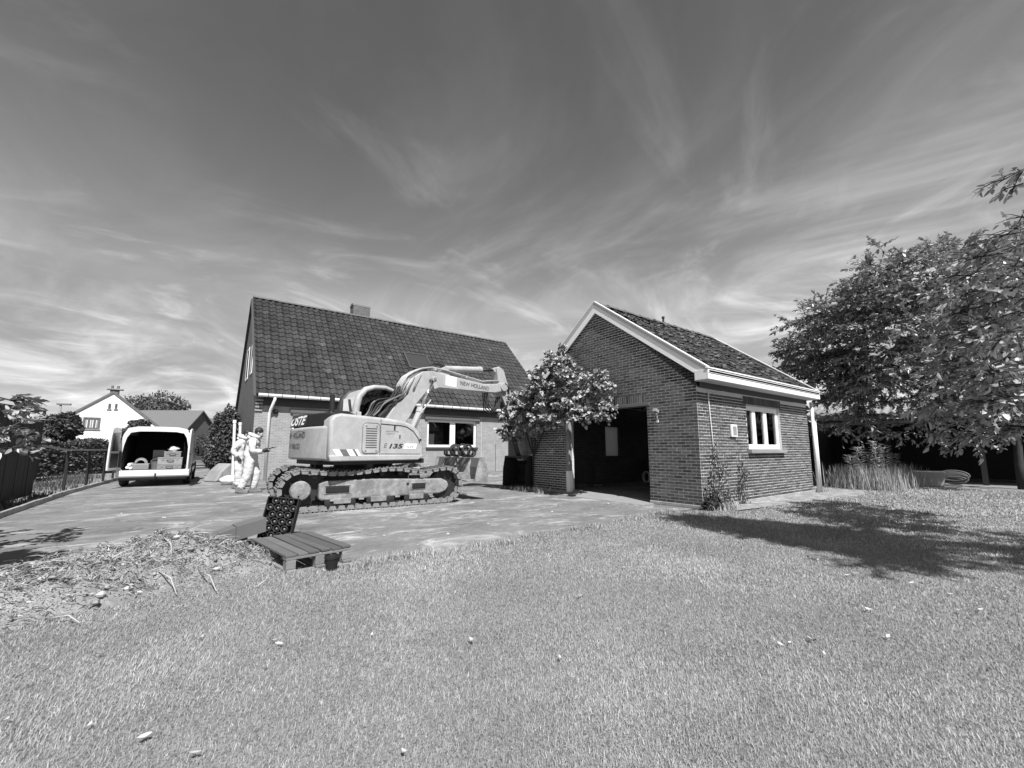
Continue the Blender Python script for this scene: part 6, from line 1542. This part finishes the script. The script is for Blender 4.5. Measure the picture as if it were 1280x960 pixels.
edge = [(p.x, p.y) for p in lawn_edge[3:]]; es = []
for i in range(len(edge) - 1):
    for k in range(6): t = random.random(); es.append((edge[i][0] * (1 - t) + edge[i + 1][0] * t + random.uniform(-.05, .05), edge[i][1] * (1 - t) + edge[i + 1][1] * t + random.uniform(-.06, .04)))
weeds('edge_grass', 'ragged grass fringe along the concrete edge', es, 32, 0.03, 0.10, 0.008, M_BLADE, 70, 0.07, 0.9)
vs_ = [(8.2 - random.uniform(0.05, 0.5), random.uniform(8.7, 10.4)) for k in range(16)] + [(random.uniform(8.3, 9.0), 4.6 - random.uniform(0, .25)) for k in range(10)] + [(random.uniform(14.2, 14.8), 4.6) for k in range(4)]
weeds('wall_weeds', 'dry weeds along the foot of the garage walls', vs_, 33, 0.05, 0.2, 0.010, M_PALEBLADE, 40, 0.09, 0.8)
bs_ = [(-2.95 - random.uniform(0, 2.2), random.uniform(8, 27)) for k in range(90)]
weeds('bed_weeds', 'weeds growing in the strip between kerb and fence', bs_, 34, 0.05, 0.22, 0.02, M_HEDGE, 60, 0.22, 0.9)
# leafy weed stems rising out of the tall grass
for k, (x, y, h_) in enumerate(((1078, 611, 1.25), (1090, 611, 1.1), (1100, 612, 1.45), (1110, 610, 1.3), (1120, 608, 1.05), (1068, 611, 1.0))):
    p = ground(x, y); rng = np.random.default_rng(70 + k); n = 200; z = rng.uniform(0.15, 1, n) ** 0.8 * h_; a = rng.uniform(0, 6.28, n); rd = 0.03 + 0.05 * rng.random(n)
    v = thing('weed_plant', (p.x, p.y, 0), 0, 'tall leafy weed stem standing in the dry grass clump', 'weed', 'weeds in the dry grass clump')
    q = MB(); q.tube([(0, 0, 0), (0.03, 0.02, h_ * 0.6), (0.02, 0.05, h_)], [0.012, 0.009, 0.004], 5); q.build('stem', M_TWIG, v)
    o = leaf_object('foliage', np.stack([rd * np.cos(a), rd * np.sin(a), z], 1), np.stack([np.cos(a), np.sin(a), 0.5 + 0 * a], 1), np.stack([-np.cos(a) * .4, -np.sin(a) * .4, 1 + 0 * a], 1), rng.uniform(.09, .2, n), rng.uniform(.03, .06, n), M_PALEBLADE, v); o['kind'] = 'stuff'

# ------------------------------------------------------------------ heap of cut greenery and soil
def build_heap():
    A = ground(-60, 775); B = ground(300, 698); nx, ny = 90, 34
    d = (B - A); L = d.length; u = d.normalized(); nrm_ = Vector((-u.y, u.x, 0)); V = []; F = []
    for i in range(nx):
        for j in range(ny):
            p = A + u * (L * (-0.15 + 1.36 * i / (nx - 1))) + nrm_ * (-0.85 + 1.9 * j / (ny - 1))
            h_ = float(heap_h(np.array([p.x]), np.array([p.y]))[0]); V.append((p.x, p.y, h_ - 0.012 + (random.uniform(-.012, .012) if h_ > 0.02 else 0)))
    for i in range(nx - 1):
        for j in range(ny - 1): a = i * ny + j; F.append((a, a + ny, a + ny + 1, a + 1))
    hp = thing('debris_heap', (0, 0, 0), 0, 'low heap of soil and dried cut greenery at the lawn corner', 'heap')
    link('soil_mound', np_mesh('soil_mound', np.array(V), np.array(F), np.full(len(F), .5), M_SOIL, True), hp)
    rng = np.random.default_rng(15); n = 46000; s = rng.uniform(-0.2, 1.24, n) * L; t = np.clip(rng.normal(0.08, 0.42, n), -0.85, 1.0)
    X = A.x + u.x * s + nrm_.x * t; Y = A.y + u.y * s + nrm_.y * t; Z = heap_h(X, Y); keep = (Z > 0.012); X, Y, Z = X[keep], Y[keep], Z[keep]; n = len(X)
    P = np.stack([X, Y, Z + rng.uniform(-.005, .03, n)], 1); D = rng.normal(0, 1, (n, 3)) * np.array([1, 1, .45]); N = norm(np.array([0, 0, 1.]) + rng.normal(0, .6, (n, 3)))
    ln = rng.uniform(0.010, 0.042, n) * np.where(rng.random(n) < 0.06, 1.8, 1); wd = ln * rng.uniform(0.06, 0.3, n)
    o = leaf_object('dry_clippings', P, D, N, ln, wd, mat('dry_clippings', 0.31, 0.8, 0.1, 6, tone=0.75, trans=0.15), hp, fine=False, tone=np.clip(rng.normal(.42, .28, n), 0, 1.2)); o['kind'] = 'stuff'
    st = MB()
    for k in range(420):
        i = rng.integers(n); a = rng.uniform(0, 6.28); l_ = rng.uniform(.05, .2); p = Vector(P[i]) + Vector((0, 0, .012)); dd = Vector((math.cos(a), math.sin(a), rng.uniform(-.2, .35))) * l_
        st.tube([p, p + dd * .5 + Vector((0, 0, .01)), p + dd], [.004, .0035, .002], 3, False, float(rng.random()))
    o = link('twigs', st.mesh('twigs', M_TWIG), hp); o['kind'] = 'stuff'
    for k in range(110):
        i = rng.integers(n); c = MB(); c.blob((0, 0, 0), (rng.uniform(.012, .04), rng.uniform(.012, .035), rng.uniform(.01, .025)), 6, 4, .2, .5, random.Random(k)); c.build('clod', M_SOIL if k % 3 else M_BRIGHTCONC, hp, loc=tuple(P[i]))
build_heap()
sticks = [((15, 735), (28, 748)), ((38, 730), (34, 752)), ((196, 737), (220, 748)), ((247, 727), (270, 744)), ((200, 720), (212, 725)), ((60, 779), (99, 785)), ((320, 738), (334, 733)), ((12, 742), (36, 728))]
for k, (a, b) in enumerate(sticks):
    pa2, pb2 = ground(*a), ground(*b); ha = float(heap_h(np.array([pa2.x]), np.array([pa2.y]))[0]); hb_ = float(heap_h(np.array([pb2.x]), np.array([pb2.y]))[0])
    za, zb = max(ha, .015) + .015, max(hb_, .015) + .018
    q = MB(); q.tube([(pa2.x, pa2.y, za), ((pa2.x + pb2.x) / 2 + .02, (pa2.y + pb2.y) / 2, (za + zb) / 2 + .03), (pb2.x, pb2.y, zb)], [.006, .005, .003], 6, tone=.9)
    o = q.build('stick', M_TWIG, smooth=True); tag(o, 'pale dry stick lying on the lawn' if k in (5, 6) else 'pale dry stick lying on the heap of cut greenery', 'stick', 'dry sticks on the lawn' if k in (5, 6) else 'dry sticks on the heap')
# pale fallen leaves on the lawn
fl_px = [(780 + x / 2.56, 590 + y / 2.56) for x, y in ((390, 298), (740, 325), (890, 312), (845, 348), (1060, 345), (1043, 390), (905, 420), (575, 460), (600, 535), (620, 530), (845, 525), (1075, 445), (500, 550), (460, 345), (530, 545), (1130, 335), (1190, 372), (1225, 400), (595, 265), (620, 280), (985, 350), (920, 355), (1140, 440), (785, 440), (715, 330), (770, 300), (640, 580), (680, 250))]
fl_px += [(x / 2.667, 600 + y / 2.667) for x, y in ((330, 580), (390, 590), (150, 620), (55, 645), (930, 545), (910, 535), (480, 855), (650, 910), (20, 800), (670, 525), (300, 815))] + [(505, 939), (700, 822), (780, 709), (725, 745), (590, 800), (465, 793)]
rl_ = random.Random(77)
for (x, y) in fl_px:
    p = ground(x, y, 0.03); d_ = math.hypot(p.x, p.y); L_ = rl_.uniform(.022, .04) * (1 + 0.11 * d_); n = 6; V = []; F = []; cu_ = rl_.uniform(.1, .5)
    for i in range(n + 1):
        t = i / n; w_ = L_ * .24 * math.sin(math.pi * min(.98, t * .92 + .05)); z = cu_ * L_ * (t - .5) ** 2 * 2
        V += [(L_ * (t - .5), -w_, z + w_ * .4), (L_ * (t - .5), 0, z), (L_ * (t - .5), w_, z + w_ * .4)]
    for i in range(n):
        for j in range(2): a = i * 3 + j; F.append((a, a + 3, a + 4, a + 1))
    me = np_mesh('fallen_leaf', np.array(V), np.array(F), np.full(len(F), rl_.uniform(.3, .8)), M_DEADLEAF, True)
    o = link('fallen_leaf', me, None, (p.x, p.y, 0.03), (rl_.uniform(-.3, .3), rl_.uniform(-.3, .3), rl_.uniform(0, 6.28))); tag(o, 'pale dry fallen leaf lying on the lawn', 'leaf', 'fallen leaves on the lawn')

# ------------------------------------------------------------------ left boundary: dark fence panel, low fence, hedge
def build_dark_fence():
    f = thing('board_fence', (-3.23, 15.95, 0), R(90), 'tall dark close-boarded fence along the left boundary', 'fence')
    # local x runs towards the camera side (-y world) after rotation: use world axes via negative x
    n = 54; wv = 0.145
    me = MB().box((0, 0, 1.0), (wv * 0.96, 0.022, 1.9)).mesh('board', M_BLACK)
    for k in range(n): link('board', me, f, (-0.16 - k * wv, random.uniform(-.004, .004), 0.03))
    for k in range(5):
        q = MB(); q.box((-0.04 - k * 1.95, 0.07, 1.0), (0.14, 0.12, 2.02)); q.build('post', M_BLACK, f, bevel=0.01)
    for z in (0.5, 1.6):
        q = MB(); q.box((-4.0, 0.05, z), (7.9, 0.05, 0.09)); q.build('rail', M_BLACK, f)
    q = MB(); q.box((-4.0, 0.0, 2.0), (8.0, 0.10, 0.035)); q.build('capping', M_GREYTRIM, f)
build_dark_fence()
def build_low_fence():
    pts = [Vector((-3.23, 16.05, 0)), ground(79, 613), ground(107, 608.5), ground(128, 605), ground(140, 602), Vector((-1.9, 27, 0)), Vector((-1.6, 31, 0))]
    f = thing('wire_fence', (pts[0].x, pts[0].y, 0), 0, 'low fence of thin dark posts with a pale top rail', 'fence')
    for p in pts[1:]:
        v = p - pts[0]; q = MB(); q.box((v.x, v.y, 0.58), (0.065, 0.065, 1.16)); q.build('post', M_BLACK, f, bevel=0.008)
    for i in range(len(pts) - 1):
        a, b = pts[i] - pts[0], pts[i + 1] - pts[0]; z0 = 1.30 if i == 0 else 1.19
        q = MB(); q.beam((a.x, a.y, z0), (b.x, b.y, 1.19), 0.05, 0.045); q.build('rail', M_LIGHTGREY, f)
build_low_fence()
def hedge(label, a, b, h_, w_, n, seed, lsize=0.14, group=None):
    a = Vector(a); b = Vector(b); d = b - a; L = d.length; rng = np.random.default_rng(seed)
    v = thing('hedge', (a.x, a.y, 0), math.atan2(d.y, d.x), label, 'hedge', group)
    X = rng.uniform(0, L, n); u = rng.uniform(-1, 1, n); th = u * math.pi * 0.62; bump = 0.08 * np.sin(X * 2.3 + seed) + 0.05 * np.sin(X * 5.7)
    Y = np.clip(np.sin(th) * 1.15, -1, 1) * w_ / 2 + rng.normal(0, .04, n); Z = np.where(np.abs(th) < 0.9, h_ + bump, rng.uniform(0.05, 1, n) * (h_ + bump)) + rng.normal(0, .05, n)
    P = np.stack([X, Y, np.maximum(Z, .02)], 1); out = np.stack([0 * X, np.sin(th), np.cos(th) + .3], 1); ln = rng.uniform(.7, 1.3, n) * lsize
    o = leaf_object('foliage', P, norm(out + rng.normal(0, .7, (n, 3))), norm(out + rng.normal(0, .5, (n, 3))), ln, ln * .6, M_HEDGE, v, fine=False); o['kind'] = 'stuff'
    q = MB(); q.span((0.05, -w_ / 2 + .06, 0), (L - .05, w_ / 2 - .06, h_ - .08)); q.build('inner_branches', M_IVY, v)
hedge('clipped garden hedge behind the low post fence', (-9.5, 24.2, 0), (-3.0, 31.5, 0), 1.5, 1.2, 9000, 3)
hedge('clipped hedge along the far side of the street', (-11, 33.0, 0), (-4.0, 38.5, 0), 1.35, 1.4, 6000, 4, 0.16)
hedge('dark hedge bordering the drive in front of the far houses', (2.2, 40.0, 0), (9.0, 47.0, 0), 2.2, 1.5, 5000, 5, 0.18)
hedge('tall dark hedge closing the garden behind the house porch', (17.8, 18.0, 0), (24, 30, 0), 2.6, 1.4, 6000, 6, 0.16)
hedge('hedge closing the garden behind the garage', (15.6, 13.0, 0), (26, 9.0, 0), 2.2, 1.4, 5000, 7, 0.16)

# ------------------------------------------------------------------ houses beyond
def gable_house(name, label, left, right, apex, depth, wallm, roofm, wins, chim=True, over=0.25, base=0.0):
    """gable end facing the yard between two ground points; apex height as seen above the middle"""
    left = Vector(left); right = Vector(right); d = right - left; W_ = Vector((d.x, d.y, 0)).length
    h = thing(name, (left.x, left.y, base), math.atan2(d.y, d.x), label, 'house')
    ax = (Vector(apex) - left).dot(Vector((d.x, d.y, 0)).normalized()); ez0, ez1, az_ = left.z - base, right.z - base, apex[2] - base
    q = MB(); q.prism([(0, 0), (W_, 0), (W_, ez1), (ax, az_ - .12), (0, ez0)], 0, depth, 'y'); w = q.build('wall', wallm, h)
    for nm, (xa, za) in (('roof', (-over, ez0 - over * (az_ - ez0) / ax)), ('roof', (W_ + over, ez1 - over * (az_ - ez1) / (W_ - ax)))):
        q = MB(); q.prism([(xa, za), (ax, az_), (ax, az_ - .16), (xa, za - .16)], -over, depth + over, 'y'); rf = q.build(nm, roofm, h)
    if chim:
        q = MB(); q.span((ax - .22, .25, az_ - .5), (ax + .22, .7, az_ + .12)); c = q.build('chimney', M_CHIM, rf)
        q = MB(); q.span((ax - .42, .15, az_ + .125), (ax + .42, .8, az_ + .2)); q.build('chimney_cap', M_PLINTH, c)
        for s in (-.15, .15):
            q = MB(); q.lathe([(.08, az_ + .2), (.07, az_ + .42)], (ax + s, .5, 0), 10); q.build('chimney_pot', M_STICK_G, c)
    for (x0, x1, z0, z1, nsp) in wins:
        q = MB(); fr = .09
        for a, b_, c_, e in ((x0, x1, z0, z0 + fr), (x0, x1, z1 - fr, z1), (x0, x0 + fr, z0 + fr, z1 - fr), (x1 - fr, x1, z0 + fr, z1 - fr)): q.span((a, -.06, c_), (b_, .03, e))
        f = q.build('window', M_STICK_G, w)
        for k in range(nsp):
            xx = x0 + (x1 - x0) * (k + 1) / (nsp + 1); q = MB(); q.span((xx - .05, -.058, z0 + fr), (xx + .05, .028, z1 - fr)); q.build('mullion', M_STICK_G, f)
        for k in range(nsp + 1):
            a = x0 + (x1 - x0) * k / (nsp + 1) + .1; b_ = x0 + (x1 - x0) * (k + 1) / (nsp + 1) - .1; q = MB(); q.span((a, -.02, z0 + fr), (b_, .0, z1 - fr)); q.build('pane', M_LIGHTGREY if nsp else M_LIGHTR, f)
        q = MB(); q.span((x0 - .05, -.07, z0 - .06), (x1 + .05, .0, z0 - .005)); q.build('sill', M_LIGHTGREY, f)
    return h
D_ = 40.0
l_ = at_dist(82, 520, D_ + 0.45); r__ = at_dist(203, 536, D_ - 0.1); a_ = at_dist(142, 488.5, D_)
wd_ = (Vector((r__.x, r__.y, 0)) - Vector((l_.x, l_.y, 0))); ud_ = wd_.normalized()
def on_gable(px_, py_):
    # where the sight line meets the gable plane
    N_ = np.array([-ud_.y, ud_.x, 0]); d = _ray(px_, py_); t = ((np.array(l_) - np.array([0, 0, H])) @ N_) / (d @ N_); p = np.array([0, 0, H]) + d * t
    return float((Vector(p) - Vector(l_)).dot(Vector((ud_.x, ud_.y, 0)))), float(p[2])
wins = []
for (x0, y0, x1, y1, k) in ((102.5, 536, 126, 522, 2), (135, 511, 139, 504.5, 0), (143.5, 511, 147, 504.5, 0)):
    a, za = on_gable(x0, y0); b, zb = on_gable(x1, y1); wins.append((a, b, za, zb, k))
gable_house('white_house', 'white rendered house with a wide gable beyond the hedge', l_, r__, a_, 7.0, M_RENDER, M_FARROOF, wins, over=.08)
def far_house(label, xl, xr, yb, ye, ya, dist, wallm, skew=0.0, xa=None):
    l = at_dist(xl, ye, dist + skew); r = at_dist(xr, ye, dist - skew); a = at_dist(xa or (xl + xr) / 2, ya, dist)
    W_ = (Vector((r.x, r.y, 0)) - Vector((l.x, l.y, 0))).length
    gable_house('far_house', label, l, r, a, 10.0, wallm, M_FARROOF, [(W_ * .25, W_ * .38, 1.2, 2.4, 0), (W_ * .6, W_ * .75, 1.2, 2.4, 0)], False)
far_house('low far house with a plain dark roof beside the white house', 200, 238, 560, 542, 520, 66, M_FARROOF, 2, 226)
far_house('far brick house with a steep gable and row of windows down the street', 232, 268, 560, 535, 513, 62, M_CHIM, -2)
far_house('far brick house with a dark roof panel next to the house corner', 264, 300, 560, 534, 513, 58, M_CHIM, 3, 285)
ng = at_dist(20, 515, 19.0)
def build_neighbour():
    n = thing('neighbour_carport', (-9.2, 20.5, 0), R(-8), 'dark flat-roofed carport with brick end pillar behind the board fence', 'carport')
    q = MB(); q.box((0.6, 1.5, 2.62), (6.6, 5.0, .16)); q.build('roof', M_GREYTRIM, n)
    q = MB(); q.box((3.62, -0.9, 1.27), (0.45, 0.45, 2.54)); q.build('pillar', M_CHIM, n)
    q = MB(); q.box((-2.5, -0.9, 1.27), (0.4, 0.4, 2.54)); q.build('pillar', M_CHIM, n)
    q = MB(); q.span((-2.7, 3.7, 0), (3.9, 3.95, 2.54)); q.build('rear_wall', M_BLACK, n)
    for k in range(3):
        pn = MB(); pn.box((-1.1 + 1.75 * k, 0.4, 2.92), (1.65, 1.9, .05), (R(14), 0, 0)); p = pn.build('roof_panel', M_LIGHTR, n)
        fr = MB(); fr.box((-1.1 + 1.75 * k, -.53, 2.70), (1.68, .06, .08)); fr.build('panel_rail', M_LIGHTGREY, p)
build_neighbour()
lp = at_dist(74, 520, 42); q = MB(); tp = at_dist(75, 503, 42); q.tube([(lp.x, lp.y, 0), (lp.x, lp.y, tp.z - .15)], [.10, .06], 10); pole = thing('street_lamp', (0, 0, 0), 0, 'thin street lamp pole left of the white house', 'street lamp')
q.build('pole', M_MID, pole, smooth=True); q = MB(); q.box((lp.x + .15, lp.y, tp.z - .1), (.7, .25, .14)); q.build('lamp_head', M_MID, pole, bevel=.03)
bt = at_dist(79, 534, 30)
shrub_ball('ball_tree', 'clipped round tree in front of the white house', (bt.x, bt.y, bt.z), (.58, .58, .56), 5000, .16, M_HEDGE, 6, 'tree', True, .6, .12)
for (x, y, d, rr2, lab, n_) in ((196, 518, 74, (3.6, 3.6, 2.6), 'rounded tree showing above the roof right of the white house', 3000), (174, 535, 35, (.5, .5, .42), 'small round tree in front of the white house wall above the van', 1800), (186, 543, 34, (.45, .45, .3), 'low bush in front of the white house above the van', 1200), (161, 544, 34, (.4, .4, .35), 'low bush by the white house beside the small tree', 1200)):
    p = at_dist(x, y, d); shrub_ball('garden_tree', lab, (p.x, p.y, p.z), rr2, n_, .16 if d < 50 else .35, M_HEDGE, int(x), 'tree', True, .6, .12)
for (x, y, d, rr2, lab) in ((283, 540, 26, (.55, .55, 1.1), 'loose shrub beside the house gable'), (264, 560, 34, (1.3, 1.3, .5), 'low shrub along the street in front of the far houses'), (274, 570, 24, (.5, .5, .6), 'small leafy bush by the grey sheet near the house corner'), (252, 556, 40, (1.1, 1.1, .6), 'dark bush behind the van beside the street')):
    p = at_dist(x, y, d); shrub_ball('street_shrub', lab, (p.x, p.y, max(p.z, .4)), rr2, 2600, .15, M_HEDGE, int(x) + 1, 'shrub', True, .6)
# low wall or planter end by the drive
p = ground(268, 590); q = MB(); q.box((0, 0, .35), (.5, .35, .7)); o = q.build('gate_pillar', M_PLINTH, bevel=.03, loc=(p.x, p.y, 0)); tag(o, 'low cement gate pillar at the mouth of the drive', 'pillar')
# far woods that close the horizon
def woods(name, label, x0, y0, x1, y1, n, h_, seed):
    rng = np.random.default_rng(seed); t = rng.uniform(0, 1, n); hh = h_ * (0.75 + .25 * np.sin(t * 23 + seed) * np.cos(t * 57)); z = rng.uniform(0, 1, n) ** .8 * hh
    P = np.stack([x0 + (x1 - x0) * t + rng.normal(0, 2, n), y0 + (y1 - y0) * t + rng.normal(0, 2, n), z], 1); ln = rng.uniform(.6, 1.3, n)
    o = leaf_object(name, P, rng.normal(0, 1, (n, 3)), rng.normal(0, 1, (n, 3)) + np.array([0, 0, .6]), ln, ln * .7, M_HEDGE, None, fine=False); tag(o, label, 'woods', kind='stuff')
woods('far_woods', 'belt of far trees along the horizon beyond the houses', -80, 95, 30, 110, 9000, 5.5, 2)
woods('far_woods', 'belt of far trees along the horizon behind the shed', 45, 60, 75, -40, 7000, 7, 3)

# ------------------------------------------------------------------ open shed and things on the right
def build_shed():
    s = thing('open_shed', (20.8, 6.9, 0), R(-82), 'dark open-fronted shed with corrugated roof under the big tree', 'shed')
    # local x runs along the front (towards -y world), local y into depth (+x world)
    Lh, Dp, Hf = 12.0, 4.5, 2.15
    q = MB(); q.span((0, Dp, 0), (Lh, Dp + .12, 2.6)); q.build('rear_wall', M_BLACK, s)
    for x in (0, Lh - .12):
        q = MB(); q.span((x, .1, 0), (x + .12, Dp, 2.35)); q.build('end_wall', M_BLACK, s)
    for k in range(6):
        q = MB(); q.box((.08 + k * (Lh - .16) / 5, .05, Hf / 2), (.14, .14, Hf)); q.build('post', M_BLACK, s)
    q = MB(); q.span((-.15, -.05, Hf), (Lh + .1, .12, Hf + .2)); q.build('front_beam', M_GREYTRIM, s)
    q = MB(); q.span((.3, -.10, Hf + .02), (Lh * .55, -.052, Hf + .14)); q.build('pale_rail', M_LIGHTGREY, s)
    # corrugated sheets
    n = 12
    for k in range(n):
        q = MB(); V = []; F = []; w_ = (Lh + .5) / n; m_ = 24
        for i in range(m_ + 1):
            x = -.25 + k * w_ + w_ * 1.01 * i / m_; z = .035 * math.cos(2 * math.pi * i / 6)
            V += [(x, -.35, Hf + .26 + z), (x, Dp + .3, Hf + 1.45 + z)]
        F = [(2 * i, 2 * i + 2, 2 * i + 3, 2 * i + 1) for i in range(m_)]; q.add(V, F, random.random()); q.build('roof_sheet', M_CORR, s, smooth=True)
    # pale lean-to at the garage end
    q = MB(); q.span((-1.6, .6, 0), (-.1, 3.0, 1.95)); lt = q.build('lean_to', M_BLACK, s)
    q = MB(); q.span((-1.75, .4, 1.96), (0.0, 3.1, 2.12)); q.build('lean_to_fascia', M_LIGHTGREY, lt)
    for k in range(9):
        q = MB(); q.span((-1.75 + k * .19, .45, 2.13), (-1.60 + k * .19, .47, 2.45)); q.build('lean_to_slat', M_TRIM, lt)
build_shed()
p = ground(1162, 601); tr = thing('trough', (p.x - 3.2, p.y - .5, 0), R(-70), 'grey metal trough standing in front of the open shed', 'trough')
q = MB(); q.prism([(-.38, .46), (-.33, .0), (.33, .0), (.38, .46)], -.2, .2, 'y'); q.build('tub', M_LIGHTGREY, tr, bevel=.015); q = MB(); q.box((0, 0, .475), (.8, .44, .03)); q.build('rim', M_TRIM, tr, bevel=.01)
p = ground(1198, 601); q = MB(); c = Vector((p.x - 3.0, p.y - .3, 0))
for k in range(7): q.tube([c + Vector((.28 * math.sin(k), (.26 + .02 * k) * math.cos(2 * math.pi * i / 18), .04 + .02 * k + (.16 + .02 * k) * (1 + math.sin(2 * math.pi * i / 18)) * .6)) for i in range(19)], .022, 5)
o = q.build('hose_heap', M_STICK_G, smooth=True); tag(o, 'tangled garden hose lying beside the trough by the shed', 'hose')
p = ground(1049, 607); q = MB(); q.box((0, 0, .14), (.12, .10, .28)); o = q.build('stub_post', M_BRIGHTCONC, bevel=.015, loc=(p.x, p.y, 0)); tag(o, 'short concrete stub post at the edge of the dry grass', 'post')
# inside the garage
def garage_pt(x, y, z=0.06): return Vector((x, y, z))
q = MB(); c = garage_pt(12.6, 9.2)
for k in range(4): q.tube([c + Vector((.03 * k, .13 * math.cos(2 * math.pi * i / 16), .20 + .19 * math.sin(2 * math.pi * i / 16))) for i in range(17)], .018, 5)
o = q.build('hose_ring', M_TRIM, smooth=True); tag(o, 'pale ring of hose standing on the garage floor', 'hose')
for k, (x, y, sx_, sy_, sz_) in enumerate(((9.6, 9.45, .35, .25, .12), (10.0, 9.5, .4, .2, .09), (10.3, 9.3, .2, .3, .07))):
    q = MB(); q.box((0, 0, sz_ / 2), (sx_, sy_, sz_), (0, 0, .3 * k)); o = q.build('scrap_board', M_WOOD, bevel=.005, loc=(x, y, .051 + .002 * k)); tag(o, 'scrap of board lying on the garage floor inside the doorway', 'board', 'scrap boards in the garage')
# wall lamp right of the doorway
wl = thing('wall_lamp', (8.27, 5.66, 2.0), 0, 'white box lamp on a bracket beside the garage doorway', 'wall lamp')
q = MB(); q.box((-.06, 0, .06), (.12, .10, .075), (0, R(24), 0)); q.build('lamp_head', M_LIGHTGREY, wl, bevel=.008)
q = MB(); q.box((-.06, 0, -.01), (.055, .06, .03)); q.build('sensor', M_LIGHTGREY, wl, bevel=.01)
q = MB(); q.tube([(-.03, 0, .02), (-.02, 0, -.08), (-.012, 0, -.17)], .013, 8); q.build('bracket', M_LIGHTGREY, wl, smooth=True)
q = MB(); q.box((-.011, 0, -.17), (.02, .05, .05)); q.build('wall_plate', M_WHITE, wl)
# small stones and a stray strip on the concrete
for k, (x, y) in enumerate(((152, 642), (228, 655), (263, 652), (205, 668), (130, 690), (520, 645), (610, 655), (690, 640), (760, 630), (740, 636), (480, 670), (560, 668), (655, 625), (700, 632), (600, 640), (205, 648))):
    p = ground(x, y); q = MB(); s_ = random.uniform(.012, .03); q.blob((0, 0, s_ * .4), (s_ * 1.3, s_, s_ * .6), 7, 5, .2, .5, random.Random(k)); o = q.build('pebble', M_BRIGHTCONC, loc=(p.x, p.y, 0)); tag(o, 'small pale stone lying on the concrete yard', 'stone', 'stones on the yard')
